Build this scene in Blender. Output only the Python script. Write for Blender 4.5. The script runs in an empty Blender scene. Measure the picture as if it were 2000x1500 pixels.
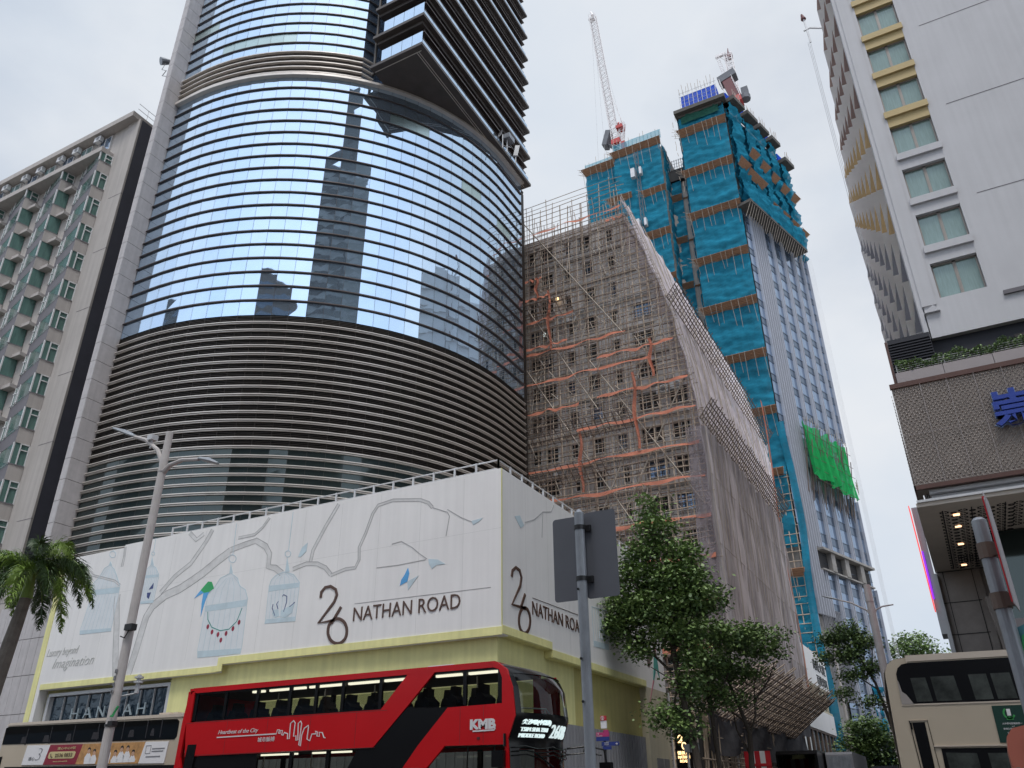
import bpy, math, random
from mathutils import Matrix, Vector
sc = bpy.context.scene
COL = sc.collection
random.seed(7)

# ---------------------------------------------------------------- camera
cam_data = bpy.data.cameras.new('camera')
cam_data.sensor_width = 36.0
cam_data.lens = 28.44
cam_data.clip_start = 0.1
cam_data.clip_end = 6000
cam = bpy.data.objects.new('camera', cam_data)
COL.objects.link(cam)
cam.matrix_world = Matrix.Translation((0, 0, 1.65)) @ Matrix([[0.881159, 0.22259, 0.417149], [0.472765, -0.401229, -0.784544], [-0.007259, 0.888521, -0.458779]]).to_4x4()
sc.camera = cam

# ---------------------------------------------------------------- sky, sun, exposure
SUN_EL, SUN_AZ = 65.0, 155.0        # azimuth measured clockwise from +y
world = bpy.data.worlds.new('World')
sc.world = world
world.use_nodes = True
nt = world.node_tree
for n in list(nt.nodes): nt.nodes.remove(n)
def wn(t, **k):
    n = nt.nodes.new(t)
    for a, b in k.items(): setattr(n, a, b)
    return n
out = wn('ShaderNodeOutputWorld'); bg = wn('ShaderNodeBackground')
sky = wn('ShaderNodeTexSky', sky_type='NISHITA')
sky.sun_disc = False
sky.sun_elevation = math.radians(SUN_EL)
sky.sun_rotation = math.radians(SUN_AZ)
tc = wn('ShaderNodeTexCoord')
mp = wn('ShaderNodeMapping'); mp.inputs['Scale'].default_value = (1.0, 1.0, 1.7)
no = wn('ShaderNodeTexNoise'); no.inputs['Scale'].default_value = 1.5; no.inputs['Detail'].default_value = 7; no.inputs['Roughness'].default_value = .55
no2 = wn('ShaderNodeTexNoise'); no2.inputs['Scale'].default_value = 2.6; no2.inputs['Detail'].default_value = 6
rmp = wn('ShaderNodeValToRGB'); rmp.color_ramp.elements[0].position = .30; rmp.color_ramp.elements[1].position = .52
rmp.color_ramp.elements[0].color = (.7, .7, .7, 1); rmp.color_ramp.elements[1].color = (1, 1, 1, 1)
cr = wn('ShaderNodeValToRGB'); cr.color_ramp.elements[0].position = .3; cr.color_ramp.elements[1].position = .7
cr.color_ramp.elements[0].color = (5.1, 5.75, 6.6, 1); cr.color_ramp.elements[1].color = (6.6, 6.8, 7.1, 1)
sep = wn('ShaderNodeSeparateXYZ')
# the cloud deck is thick over the street ahead and breaks up behind the photographer
mr = wn('ShaderNodeMapRange'); mr.inputs['From Min'].default_value = -.75; mr.inputs['From Max'].default_value = .25
mr.inputs['To Min'].default_value = .68; mr.inputs['To Max'].default_value = 1.0
mul = wn('ShaderNodeMath', operation='MULTIPLY')
mx = wn('ShaderNodeMix', data_type='RGBA')
L = nt.links.new
L(tc.outputs['Generated'], mp.inputs['Vector']); L(mp.outputs[0], no.inputs['Vector']); L(mp.outputs[0], no2.inputs['Vector'])
L(no.outputs['Fac'], rmp.inputs['Fac']); L(no2.outputs['Fac'], cr.inputs['Fac'])
L(tc.outputs['Generated'], sep.inputs[0]); L(sep.outputs['Y'], mr.inputs['Value'])
L(rmp.outputs['Color'], mul.inputs[0]); L(mr.outputs[0], mul.inputs[1])
L(mul.outputs[0], mx.inputs['Factor']); L(sky.outputs['Color'], mx.inputs['A']); L(cr.outputs['Color'], mx.inputs['B'])
dt = wn('ShaderNodeVectorMath', operation='DOT_PRODUCT'); dt.inputs[1].default_value = (.35, -.93, 0)
m3 = wn('ShaderNodeMapRange'); m3.inputs['From Min'].default_value = -.2; m3.inputs['From Max'].default_value = .8
m3.inputs['To Min'].default_value = 1.0; m3.inputs['To Max'].default_value = 2.1      # the sunward half of an overcast sky is brighter
sc3 = wn('ShaderNodeVectorMath', operation='SCALE')
L(tc.outputs['Generated'], dt.inputs[0]); L(dt.outputs['Value'], m3.inputs['Value']); L(mx.outputs['Result'], sc3.inputs[0]); L(m3.outputs[0], sc3.inputs['Scale'])
L(sc3.outputs[0], bg.inputs['Color'])
bg.inputs['Strength'].default_value = 0.1
L(bg.outputs[0], out.inputs['Surface'])

sun_data = bpy.data.lights.new('sun', 'SUN')
sun_data.energy = 1.5; sun_data.angle = math.radians(18); sun_data.color = (1, .97, .92)
sun = bpy.data.objects.new('sun', sun_data); COL.objects.link(sun)
el, az = math.radians(SUN_EL), math.radians(SUN_AZ)
sd = Vector((math.sin(az) * math.cos(el), math.cos(az) * math.cos(el), math.sin(el)))
sun.rotation_euler = sd.to_track_quat('Z', 'Y').to_euler()

sc.view_settings.view_transform = 'Standard'
sc.view_settings.look = 'None'
sc.view_settings.exposure = 0.32
sc.view_settings.gamma = 1.0

# ---------------------------------------------------------------- helpers
WL = {}
def tag(o, label=None, cat=None, group=None, kind=None):
    if label: o['label'] = label
    if cat: o['category'] = cat
    if group: o['group'] = group
    if kind: o['kind'] = kind
    return o
def thing(name, label, cat, loc=(0, 0, 0), group=None):
    o = bpy.data.objects.new(name, None); COL.objects.link(o)
    o.location = loc; o.empty_display_size = .5
    WL[o] = Vector(loc)
    return tag(o, label, cat, group)
def copy_tree(o, parent=None):
    c = o.copy(); COL.objects.link(c)
    if parent is not None: c.parent = parent
    for ch in [x for x in KIDS.get(o, [])]: copy_tree(ch, c)
    return c
KIDS = {}

class MB:
    """collects boxes, prisms, tubes and sheets in a local frame and links them as ONE mesh object"""
    def __init__(s): s.v = []; s.f = []; s.m = []; s.mi = 0; s.fr()
    def fr(s, O=(0, 0, 0), U=(1, 0, 0), N=(0, 1, 0), Z=(0, 0, 1)):
        s.O, s.U, s.N, s.Z = Vector(O), Vector(U), Vector(N), Vector(Z)
        s.flip = s.U.cross(s.N).dot(s.Z) < 0
        return s
    def P(s, p):
        q = s.O + s.U * p[0] + s.N * p[1] + s.Z * p[2]
        s.v.append((q.x, q.y, q.z)); return len(s.v) - 1
    def F(s, idx):
        s.f.append(tuple(reversed(idx)) if s.flip else tuple(idx)); s.m.append(s.mi)
    def face(s, pts): s.F([s.P(p) for p in pts])
    def box(s, a0, a1, b0, b1, c0, c1):
        if a0 > a1: a0, a1 = a1, a0
        if b0 > b1: b0, b1 = b1, b0
        if c0 > c1: c0, c1 = c1, c0
        i = [s.P((a, b, c)) for c in (c0, c1) for b in (b0, b1) for a in (a0, a1)]
        for q in ((0, 2, 3, 1), (4, 5, 7, 6), (0, 1, 5, 4), (2, 6, 7, 3), (0, 4, 6, 2), (1, 3, 7, 5)): s.F([i[k] for k in q])
        return s
    def poly(s, pts, b0, b1):
        """pts in the (U,Z) plane, swept along N from b0 to b1"""
        A = sum(pts[i][0] * pts[(i + 1) % len(pts)][1] - pts[(i + 1) % len(pts)][0] * pts[i][1] for i in range(len(pts)))
        if A < 0: pts = list(reversed(pts))
        if b0 > b1: b0, b1 = b1, b0
        lo = [s.P((a, b0, c)) for a, c in pts]; hi = [s.P((a, b1, c)) for a, c in pts]
        n = len(pts)
        s.F(lo); s.F(list(reversed(hi)))
        for i in range(n):
            j = (i + 1) % n; s.F([lo[j], lo[i], hi[i], hi[j]])
        return s
    def strip(s, pts, w, b0, b1, w2=None):
        """a flat ribbon of width w along a polyline of the (U,Z) plane"""
        n = len(pts); closed = n > 3 and (abs(pts[0][0] - pts[-1][0]) + abs(pts[0][1] - pts[-1][1])) < 1e-3
        L_, R_ = [], []
        for i, p in enumerate(pts):
            a = pts[i - 1] if i > 0 else (pts[-2] if closed else p)
            b = pts[i + 1] if i < n - 1 else (pts[1] if closed else p)
            dx, dz = b[0] - a[0], b[1] - a[1]; l = math.hypot(dx, dz) or 1
            ww = w if w2 is None else w + (w2 - w) * i / (n - 1)
            nx, nz = -dz / l * ww / 2, dx / l * ww / 2
            L_.append((p[0] + nx, p[1] + nz)); R_.append((p[0] - nx, p[1] - nz))
        for i in range(n - 1): s.poly([L_[i], R_[i], R_[i + 1], L_[i + 1]], b0, b1)
        return s
    def tube(s, pts, r, n=6, r2=None, cap=True):
        pts = [Vector(p) for p in pts]; rings = []
        for i, p in enumerate(pts):
            d = (pts[min(i + 1, len(pts) - 1)] - pts[max(i - 1, 0)])
            if d.length < 1e-6: d = Vector((0, 0, 1))
            d.normalize(); up = Vector((0, 0, 1)) if abs(d.z) < .9 else Vector((1, 0, 0))
            x = d.cross(up).normalized(); y = x.cross(d)
            rr = r if r2 is None else r + (r2 - r) * i / max(1, len(pts) - 1)
            rings.append([s.P(p + x * rr * math.cos(2 * math.pi * k / n) + y * rr * math.sin(2 * math.pi * k / n)) for k in range(n)])
        for i in range(len(rings) - 1):
            for k in range(n):
                j = (k + 1) % n; s.F([rings[i][j], rings[i][k], rings[i + 1][k], rings[i + 1][j]])
        if cap: s.F(rings[0]); s.F(list(reversed(rings[-1])))
        return s
    def bar(s, p, q, r=.03, n=4): return s.tube([p, q], r, n)
    def sheet(s, fn, nu, nv):
        g = [[s.P(fn(i / nu, j / nv)) for j in range(nv + 1)] for i in range(nu + 1)]
        for i in range(nu):
            for j in range(nv): s.F([g[i][j], g[i + 1][j], g[i + 1][j + 1], g[i][j + 1]])
        return s
    def text(s, body, a0, a1, c0, c1, b0, b1, shear=0, bold=0):
        V, Fc = text_geo(body, shear, bold)
        xs = [v[0] for v in V]; ys = [v[1] for v in V]; zs = [v[2] for v in V]
        x0, x1, y0, y1, z0, z1 = min(xs), max(xs), min(ys), max(ys), min(zs), max(zs)
        base = len(s.v)
        for v in V: s.P((a0 + (v[0] - x0) / (x1 - x0) * (a1 - a0), b0 + (v[2] - z0) / ((z1 - z0) or 1) * (b1 - b0), c0 + (v[1] - y0) / (y1 - y0) * (c1 - c0)))
        flip = (s.flip == ((a1 > a0) == (b1 > b0)))
        for f in Fc:
            f = [base + i for i in f]
            s.f.append(tuple(f) if not flip else tuple(reversed(f))); s.m.append(s.mi)
        return s
    def build(s, name, mats, parent=None, loc=None, label=None, smooth=False):
        me = bpy.data.meshes.new(name)
        off = Vector((0, 0, 0))
        if parent is not None: off = WL[parent]
        elif loc is not None: off = Vector(loc)
        me.from_pydata([(v[0] - off.x, v[1] - off.y, v[2] - off.z) for v in s.v], [], s.f)
        if not isinstance(mats, (list, tuple)): mats = [mats]
        for m in mats: me.materials.append(m)
        if len(mats) > 1: me.polygons.foreach_set('material_index', s.m)
        if smooth: me.polygons.foreach_set('use_smooth', [True] * len(s.f))
        me.update()
        o = bpy.data.objects.new(name, me); COL.objects.link(o)
        if parent is not None:
            o.parent = parent; KIDS.setdefault(parent, []).append(o)
        elif loc is not None: o.location = loc
        WL[o] = off
        if label: o['label'] = label
        return o

TG = {}
def text_geo(body, shear=0, bold=0):
    key = (body, shear, bold)
    if key not in TG:
        c = bpy.data.curves.new('t', 'FONT'); c.body = body; c.size = 1; c.extrude = .05; c.shear = shear; c.offset = bold
        c.resolution_u = 3
        o = bpy.data.objects.new('t', c); COL.objects.link(o)
        dg = bpy.context.evaluated_depsgraph_get(); ev = o.evaluated_get(dg); me = ev.to_mesh()
        TG[key] = ([tuple(v.co) for v in me.vertices], [tuple(p.vertices) for p in me.polygons])
        ev.to_mesh_clear(); bpy.data.objects.remove(o); bpy.data.curves.remove(c)
    return TG[key]

# ---------------------------------------------------------------- materials
def mat(name, col, rough=.7, metal=0, var=.15, scale=1.0, bump=0, bscale=20, streak=0, spec=.5, emit=None, estr=1, stretch=(1, 1, 1)):
    m = bpy.data.materials.new(name); m.use_nodes = True
    t = m.node_tree; b = t.nodes['Principled BSDF']
    b.inputs['Roughness'].default_value = rough; b.inputs['Metallic'].default_value = metal
    b.inputs['Specular IOR Level'].default_value = spec
    col = tuple(col) + (1,)
    b.inputs['Base Color'].default_value = col
    N = t.nodes.new
    if var or bump or streak:
        co = N('ShaderNodeTexCoord'); ma = N('ShaderNodeMapping'); ma.inputs['Scale'].default_value = stretch
        t.links.new(co.outputs['Object'], ma.inputs[0])
    if var:
        n = N('ShaderNodeTexNoise'); n.inputs['Scale'].default_value = scale; n.inputs['Detail'].default_value = 6; n.inputs['Roughness'].default_value = .65
        t.links.new(ma.outputs[0], n.inputs['Vector'])
        r = N('ShaderNodeValToRGB'); r.color_ramp.elements[0].position = .3; r.color_ramp.elements[1].position = .7
        r.color_ramp.elements[0].color = tuple(c * (1 - var) for c in col[:3]) + (1,)
        r.color_ramp.elements[1].color = tuple(min(1, c * (1 + var * .6)) for c in col[:3]) + (1,)
        t.links.new(n.outputs['Fac'], r.inputs['Fac']); last = r.outputs['Color']
        if streak:
            m2 = N('ShaderNodeMapping'); m2.inputs['Scale'].default_value = (3, 3, .12)
            t.links.new(co.outputs['Object'], m2.inputs[0])
            n2 = N('ShaderNodeTexNoise'); n2.inputs['Scale'].default_value = 1.2; n2.inputs['Detail'].default_value = 5
            t.links.new(m2.outputs[0], n2.inputs['Vector'])
            r2 = N('ShaderNodeValToRGB'); r2.color_ramp.elements[0].position = .35; r2.color_ramp.elements[1].position = .62
            r2.color_ramp.elements[0].color = (1 - streak,) * 3 + (1,); r2.color_ramp.elements[1].color = (1, 1, 1, 1)
            t.links.new(n2.outputs['Fac'], r2.inputs['Fac'])
            mm = N('ShaderNodeMix'); mm.data_type = 'RGBA'; mm.blend_type = 'MULTIPLY'; mm.inputs['Factor'].default_value = 1
            t.links.new(last, mm.inputs['A']); t.links.new(r2.outputs['Color'], mm.inputs['B']); last = mm.outputs['Result']
        t.links.new(last, b.inputs['Base Color'])
    if bump:
        n3 = N('ShaderNodeTexNoise'); n3.inputs['Scale'].default_value = bscale; n3.inputs['Detail'].default_value = 4
        t.links.new(ma.outputs[0], n3.inputs['Vector'])
        bp = N('ShaderNodeBump'); bp.inputs['Strength'].default_value = min(1, bump); bp.inputs['Distance'].default_value = .02
        t.links.new(n3.outputs['Fac'], bp.inputs['Height']); t.links.new(bp.outputs[0], b.inputs['Normal'])
    if emit:
        b.inputs['Emission Color'].default_value = tuple(emit) + (1,); b.inputs['Emission Strength'].default_value = estr
    return m
def mirror_glass(name, tint, rough=.02, wave=.05, base=.9, dist=.006, wscale=.8):
    """coated curtain wall glass: a tinted mirror with slightly wavy panes"""
    m = mat(name, tint, rough, base, var=.04, scale=.6)
    t = m.node_tree; b = t.nodes['Principled BSDF']
    co = t.nodes.new('ShaderNodeTexCoord'); n = t.nodes.new('ShaderNodeTexNoise'); n.inputs['Scale'].default_value = wscale; n.inputs['Detail'].default_value = 2
    bp = t.nodes.new('ShaderNodeBump'); bp.inputs['Strength'].default_value = wave; bp.inputs['Distance'].default_value = dist * 10
    t.links.new(co.outputs['Object'], n.inputs['Vector']); t.links.new(n.outputs['Fac'], bp.inputs['Height']); t.links.new(bp.outputs[0], b.inputs['Normal'])
    return m
def clear_glass(name, tint=(.5, .55, .55), mixf=.75):
    """thin window glass: mostly lets light through, with a fresnel reflection"""
    m = bpy.data.materials.new(name); m.use_nodes = True; t = m.node_tree
    for n in list(t.nodes): t.nodes.remove(n)
    o = t.nodes.new('ShaderNodeOutputMaterial'); tr = t.nodes.new('ShaderNodeBsdfTransparent'); gl = t.nodes.new('ShaderNodeBsdfGlossy')
    lw = t.nodes.new('ShaderNodeFresnel'); lw.inputs['IOR'].default_value = 1.5; mxx = t.nodes.new('ShaderNodeMixShader')
    tr.inputs['Color'].default_value = tuple(tint) + (1,); gl.inputs['Roughness'].default_value = .03
    t.links.new(lw.outputs[0], mxx.inputs['Fac']); t.links.new(tr.outputs[0], mxx.inputs[1]); t.links.new(gl.outputs[0], mxx.inputs[2])
    t.links.new(mxx.outputs[0], o.inputs['Surface'])
    return m
def net_mat(name, col, alpha=.9, var=.25, scale=.7, trans=.25, stretch=(1, 1, 1), hole=None):
    """woven debris netting: diffuse + translucent, slightly see-through"""
    m = bpy.data.materials.new(name); m.use_nodes = True; t = m.node_tree
    for n in list(t.nodes): t.nodes.remove(n)
    N = t.nodes.new; o = N('ShaderNodeOutputMaterial'); d = N('ShaderNodeBsdfDiffuse'); tl = N('ShaderNodeBsdfTranslucent'); tr = N('ShaderNodeBsdfTransparent')
    m1 = N('ShaderNodeMixShader'); m2 = N('ShaderNodeMixShader'); m1.inputs['Fac'].default_value = trans
    co = N('ShaderNodeTexCoord'); ma = N('ShaderNodeMapping'); ma.inputs['Scale'].default_value = stretch
    n = N('ShaderNodeTexNoise'); n.inputs['Scale'].default_value = scale; n.inputs['Detail'].default_value = 8; n.inputs['Roughness'].default_value = .7
    r = N('ShaderNodeValToRGB'); r.color_ramp.elements[0].position = .3; r.color_ramp.elements[1].position = .7
    r.color_ramp.elements[0].color = tuple(c * (1 - var) for c in col) + (1,); r.color_ramp.elements[1].color = tuple(c * (1 + var) for c in col) + (1,)
    ra = N('ShaderNodeMapRange'); ra.inputs['From Min'].default_value = .35; ra.inputs['From Max'].default_value = .65
    ra.inputs['To Min'].default_value = alpha - .08; ra.inputs['To Max'].default_value = min(1, alpha + .08)
    K = t.links.new
    K(co.outputs['Object'], ma.inputs[0]); K(ma.outputs[0], n.inputs['Vector']); K(n.outputs['Fac'], r.inputs['Fac']); K(n.outputs['Fac'], ra.inputs['Value'])
    K(r.outputs['Color'], d.inputs['Color']); K(r.outputs['Color'], tl.inputs['Color'])
    K(d.outputs[0], m1.inputs[1]); K(tl.outputs[0], m1.inputs[2]); K(ra.outputs[0], m2.inputs['Fac']); K(tr.outputs[0], m2.inputs[1]); K(m1.outputs[0], m2.inputs[2])
    K(m2.outputs[0], o.inputs['Surface'])
    return m

M = {}
M['asphalt'] = mat('asphalt', (.055, .055, .058), .9, bump=.4, bscale=60)
M['paving'] = mat('paving', (.30, .29, .28), .9, bump=.3)
M['paint_white'] = mat('paint_white', (.7, .7, .68), .6)
M['white_wall'] = mat('white_wall', (.76, .74, .725), .75, var=.06, scale=.25, streak=.05)
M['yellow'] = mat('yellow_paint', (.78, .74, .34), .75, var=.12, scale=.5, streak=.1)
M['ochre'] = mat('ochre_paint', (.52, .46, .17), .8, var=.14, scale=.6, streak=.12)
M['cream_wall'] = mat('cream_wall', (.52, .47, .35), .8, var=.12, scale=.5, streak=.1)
M['glass_blue'] = mirror_glass('reflective_blue_glass', (.52, .66, .81), wave=.04)
M['glass_green'] = mirror_glass('pale_green_glass', (.40, .50, .49), rough=.25)  # pale tint stands in for the few panes that look lit greenish
M['glass_dark'] = mirror_glass('dark_green_glass', (.042, .058, .056), rough=.06, base=.45)
M['bronze'] = mat('bronze_fin', (.12, .10, .095), .35, .6, var=.1)
M['cream_metal'] = mat('pale_metal_fin', (.62, .57, .52), .35, .3, var=.08)
M['louver'] = mat('dark_louver', (.034, .027, .022), .55, .2, var=.25, scale=.6)
M['soffit'] = mat('bronze_soffit', (.085, .072, .066), .5, .2, var=.2)
M['stone'] = mat('granite_cladding', (.47, .44, .44), .55, var=.1, scale=2, streak=.1)
M['stone_dark'] = mat('dark_stone', (.30, .265, .24), .6, var=.15, scale=1.5)
M['black'] = mat('black_paint', (.012, .012, .013), .45)
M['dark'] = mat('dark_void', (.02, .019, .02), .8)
M['grey'] = mat('grey_paint', (.19, .19, .20), .6)
M['galv'] = mat('galvanised_steel', (.30, .32, .35), .5, .35, var=.3, scale=6, stretch=(1, 1, .4), bump=.1)
M['steel_light'] = mat('pale_steel', (.55, .55, .56), .5, .2, var=.1)
M['lamp_paint'] = mat('pale_grey_paint', (.50, .46, .44), .5, var=.12, scale=3)
M['concrete'] = mat('raw_concrete', (.32, .30, .28), .9, var=.25, scale=.8, streak=.2)
M['plaster'] = mat('stained_plaster', (.68, .645, .635), .9, var=.2, scale=.6, streak=.28, bump=.2, bscale=6)
M['hotel_beige'] = mat('beige_render', (.43, .395, .37), .85, var=.08, scale=.4, streak=.12)
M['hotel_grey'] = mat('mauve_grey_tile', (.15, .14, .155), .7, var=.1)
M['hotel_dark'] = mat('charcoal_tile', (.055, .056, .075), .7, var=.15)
M['white_frame'] = mat('white_window_frame', (.62, .62, .62), .5, var=.05)
M['curtain_green'] = mat('green_tinted_glass', (.12, .21, .185), .12, .15, var=.3, scale=1.2, stretch=(4, 4, .6))
M['glass_aqua'] = mirror_glass('aqua_glass', (.36, .52, .52), rough=.06, base=.75)
M['bamboo'] = mat('bamboo', (.50, .40, .31), .7, var=.35, scale=2)
M['bamboo_dark'] = mat('dark_bamboo', (.16, .12, .10), .8, var=.3, scale=2)
M['bamboo_pale'] = mat('weathered_bamboo', (.42, .36, .3), .75, var=.25, scale=2)
M['orange_net'] = net_mat('orange_netting', (.56, .22, .15), .92)
M['pink_net'] = net_mat('washed_pink_netting', (.78, .71, .74), .93, var=.1, scale=.8, trans=.3)
M['mauve_net'] = net_mat('mauve_netting', (.52, .475, .485), .94, var=.5, scale=1.5, trans=.25, stretch=(1, 2.6, .05))  # upright noise streaks paint the dark fold lines into the colour
M['grey_tarp'] = net_mat('grey_tarpaulin', (.13, .13, .14), .97, var=.25)
M['teal_net'] = net_mat('teal_netting', (.024, .205, .31), .93, var=.22, scale=.55, trans=.2, stretch=(1, 1, 1.6))
M['teal_net_thin'] = net_mat('thin_teal_netting', (.06, .30, .40), .6, var=.2)
M['green_net'] = net_mat('bright_green_netting', (.03, .42, .12), .82, var=.3, trans=.3, scale=1.5, stretch=(1, 1, .15))  # stretched noise adds painted fold stripes to the modelled folds
M['blue_tarp'] = net_mat('blue_tarpaulin', (.03, .09, .52), .97, var=.15, trans=.2)
M['plank'] = mat('orange_brown_planks', (.40, .22, .13), .8, var=.35, scale=2, stretch=(.4, 3, 3))
M['plank_grey'] = mat('grey_brown_planks', (.085, .078, .07), .85, var=.3, scale=2)
M['tower_glass'] = mirror_glass('slate_blue_glass', (.25, .33, .45), rough=.08, base=.8, wave=.1)
M['tower_spandrel'] = mirror_glass('dark_blue_spandrel', (.10, .14, .20), rough=.12, base=.7)
M['fin_white'] = mat('white_metal_fin', (.46, .48, .54), .45, .2, var=.05)
M['hotel_white'] = mat('white_render', (.56, .555, .575), .8, var=.05, scale=.4, streak=.05, bump=.1, bscale=8)
M['sill_yellow'] = mat('mustard_sill', (.52, .40, .20), .7, var=.06)
M['tri_brown'] = mat('brown_fin', (.17, .10, .08), .6)
M['tri_ochre'] = mat('ochre_fin', (.40, .26, .11), .6)
M['tri_grey'] = mat('grey_fin', (.15, .145, .16), .6)
M['taupe_frame'] = mat('taupe_window_frame', (.30, .27, .245), .5)
M['curtain'] = mat('net_curtain_glass', (.22, .30, .28), .12, .2, var=.22, scale=2.5, stretch=(6, 6, .5))
M['mesh_taupe'] = mat('taupe_expanded_metal', (.48, .41, .37), .55, .1, var=.1)
M['panel_taupe'] = mat('taupe_panel', (.34, .30, .30), .5, var=.05)
M['red_brown'] = mat('red_brown_trim', (.10, .045, .035), .5)
M['logo_blue'] = mat('royal_blue_acrylic', (.02, .05, .30), .35)
M['logo_edge'] = mat('pale_blue_edge', (.25, .35, .55), .4)
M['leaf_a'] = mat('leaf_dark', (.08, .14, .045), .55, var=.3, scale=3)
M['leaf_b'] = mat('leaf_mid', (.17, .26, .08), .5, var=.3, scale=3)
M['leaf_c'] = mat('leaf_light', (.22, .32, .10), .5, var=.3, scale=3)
M['bark'] = mat('bark', (.075, .06, .048), .9, var=.35, scale=5, bump=.5, stretch=(1, 1, .4))
M['palm_a'] = mat('palm_leaf_dark', (.055, .10, .03), .45, var=.25)
M['palm_b'] = mat('palm_leaf_bright', (.19, .29, .05), .45, var=.25)
M['palm_bark'] = mat('palm_trunk', (.16, .14, .12), .9, var=.3, scale=4, bump=.4)
M['bus_red'] = mat('bus_red_paint', (.55, .008, .012), .25, .0, var=.06, spec=.35)
M['bus_beige'] = mat('champagne_paint', (.50, .42, .32), .3, .1, var=.05)
M['bus_beige_l'] = mat('champagne_roof', (.66, .56, .46), .28, .25, var=.05)
M['bus_black'] = mat('gloss_black', (.008, .008, .009), .22, spec=.25, var=0)
M['bus_glass'] = clear_glass('bus_window', (.5, .52, .48))
M['bus_glass_dark'] = clear_glass('tinted_bus_window', (.16, .17, .18))
M['seat'] = mat('seat_fabric', (.02, .018, .022), .8)
M['interior'] = mat('bus_interior', (.16, .16, .15), .7)
M['white'] = mat('white_vinyl', (.72, .70, .70), .5, var=.03)
M['light_strip'] = mat('light_tube', (.9, .9, .8), .5, var=0, emit=(1, .93, .78), estr=1.6)
M['led_white'] = mat('led_white', (.5, .6, .6), .5, var=0, emit=(.85, 1, 1), estr=.55)
M['led_warm'] = mat('led_warm', (.9, .75, .5), .5, var=0, emit=(1, .66, .30), estr=1.8)
M['down_light'] = mat('downlight', (.9, .7, .5), .5, var=0, emit=(1, .6, .35), estr=2.0)
M['led_red'] = mat('led_red', (.8, .1, .1), .5, var=0, emit=(1, .12, .12), estr=.7)
M['led_purple'] = mat('led_purple', (.3, .05, .6), .5, var=0, emit=(.25, .03, .75), estr=.9)
M['brown_letter'] = mat('brown_letter', (.085, .042, .028), .5, var=.1)
M['mural_grey'] = mat('mural_branch_grey', (.62, .61, .60), .8, var=.22, scale=1.6)
M['mural_dark'] = mat('mural_line_grey', (.40, .39, .39), .8, var=.2)
M['mural_blue'] = mat('mural_pale_blue', (.50, .60, .65), .8, var=.12, scale=2)
M['mural_blue_w'] = mat('mural_wash_blue', (.66, .69, .71), .8, var=.06, scale=2)
M['mural_sky'] = mat('mural_bright_blue', (.10, .36, .68), .7)
M['mural_navy'] = mat('mural_navy', (.05, .07, .20), .7)
M['mural_green'] = mat('mural_green', (.04, .36, .12), .7)
M['mural_red'] = mat('mural_ruby', (.28, .02, .05), .6)
M['mural_pink'] = mat('mural_pink', (.42, .16, .20), .7)
M['mural_teal'] = mat('mural_teal', (.05, .28, .24), .7)
M['mural_script'] = mat('mural_script_grey', (.50, .50, .48), .8)
M['crane_white'] = mat('crane_white_paint', (.66, .63, .63), .5, var=.1)
M['crane_red'] = mat('crane_red_paint', (.42, .045, .04), .5, var=.15)
M['crane_maroon'] = mat('crane_maroon_paint', (.12, .03, .035), .6, var=.15)
M['crane_grey'] = mat('crane_counterweight', (.13, .135, .15), .8)
M['sign_blue'] = mat('sign_navy', (.015, .035, .20), .5)
M['sign_magenta'] = mat('sign_magenta', (.42, .03, .14), .5)
M['sign_red'] = mat('sign_red', (.50, .02, .03), .4)
M['sign_grey'] = mat('sign_back_grey', (.125, .13, .15), .6, var=.08, scale=2)
M['ad_maroon'] = mat('ad_maroon', (.25, .01, .03), .4)
M['ad_orange'] = mat('ad_photo_backdrop', (.50, .26, .09), .5, var=.45, scale=4)
M['ad_gold'] = mat('ad_gold', (.60, .50, .25), .5)
M['ad_skin'] = mat('ad_skin', (.50, .30, .20), .5)
M['ad_green'] = mat('ad_dark_green', (.008, .04, .028), .4)
M['green_icon'] = mat('ad_icon_green', (.05, .30, .08), .4)
M['corrugated'] = mat('corrugated_hoarding', (.30, .30, .32), .6, .2, var=.08, streak=.1)
M['coral'] = mat('coral_plastic', (.52, .16, .11), .4, var=.1)
M['aqua_plastic'] = mat('aqua_plastic', (.10, .28, .33), .25, var=.2)
M['skin'] = mat('skin', (.35, .21, .15), .6)
M['hair'] = mat('dark_hair', (.012, .01, .009), .6)
M['shirt'] = mat('blue_shirt', (.12, .18, .32), .8)
M['rust'] = mat('rusty_trim', (.15, .11, .09), .8, var=.3)
M['tile_dark'] = mat('dark_reflecting_facade', (.06, .062, .068), .35, .2, var=.3, scale=.2)
M['mirror_tower'] = mat('grey_cladding', (.10, .11, .115), .4, .2, var=.25, scale=.15)
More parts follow.
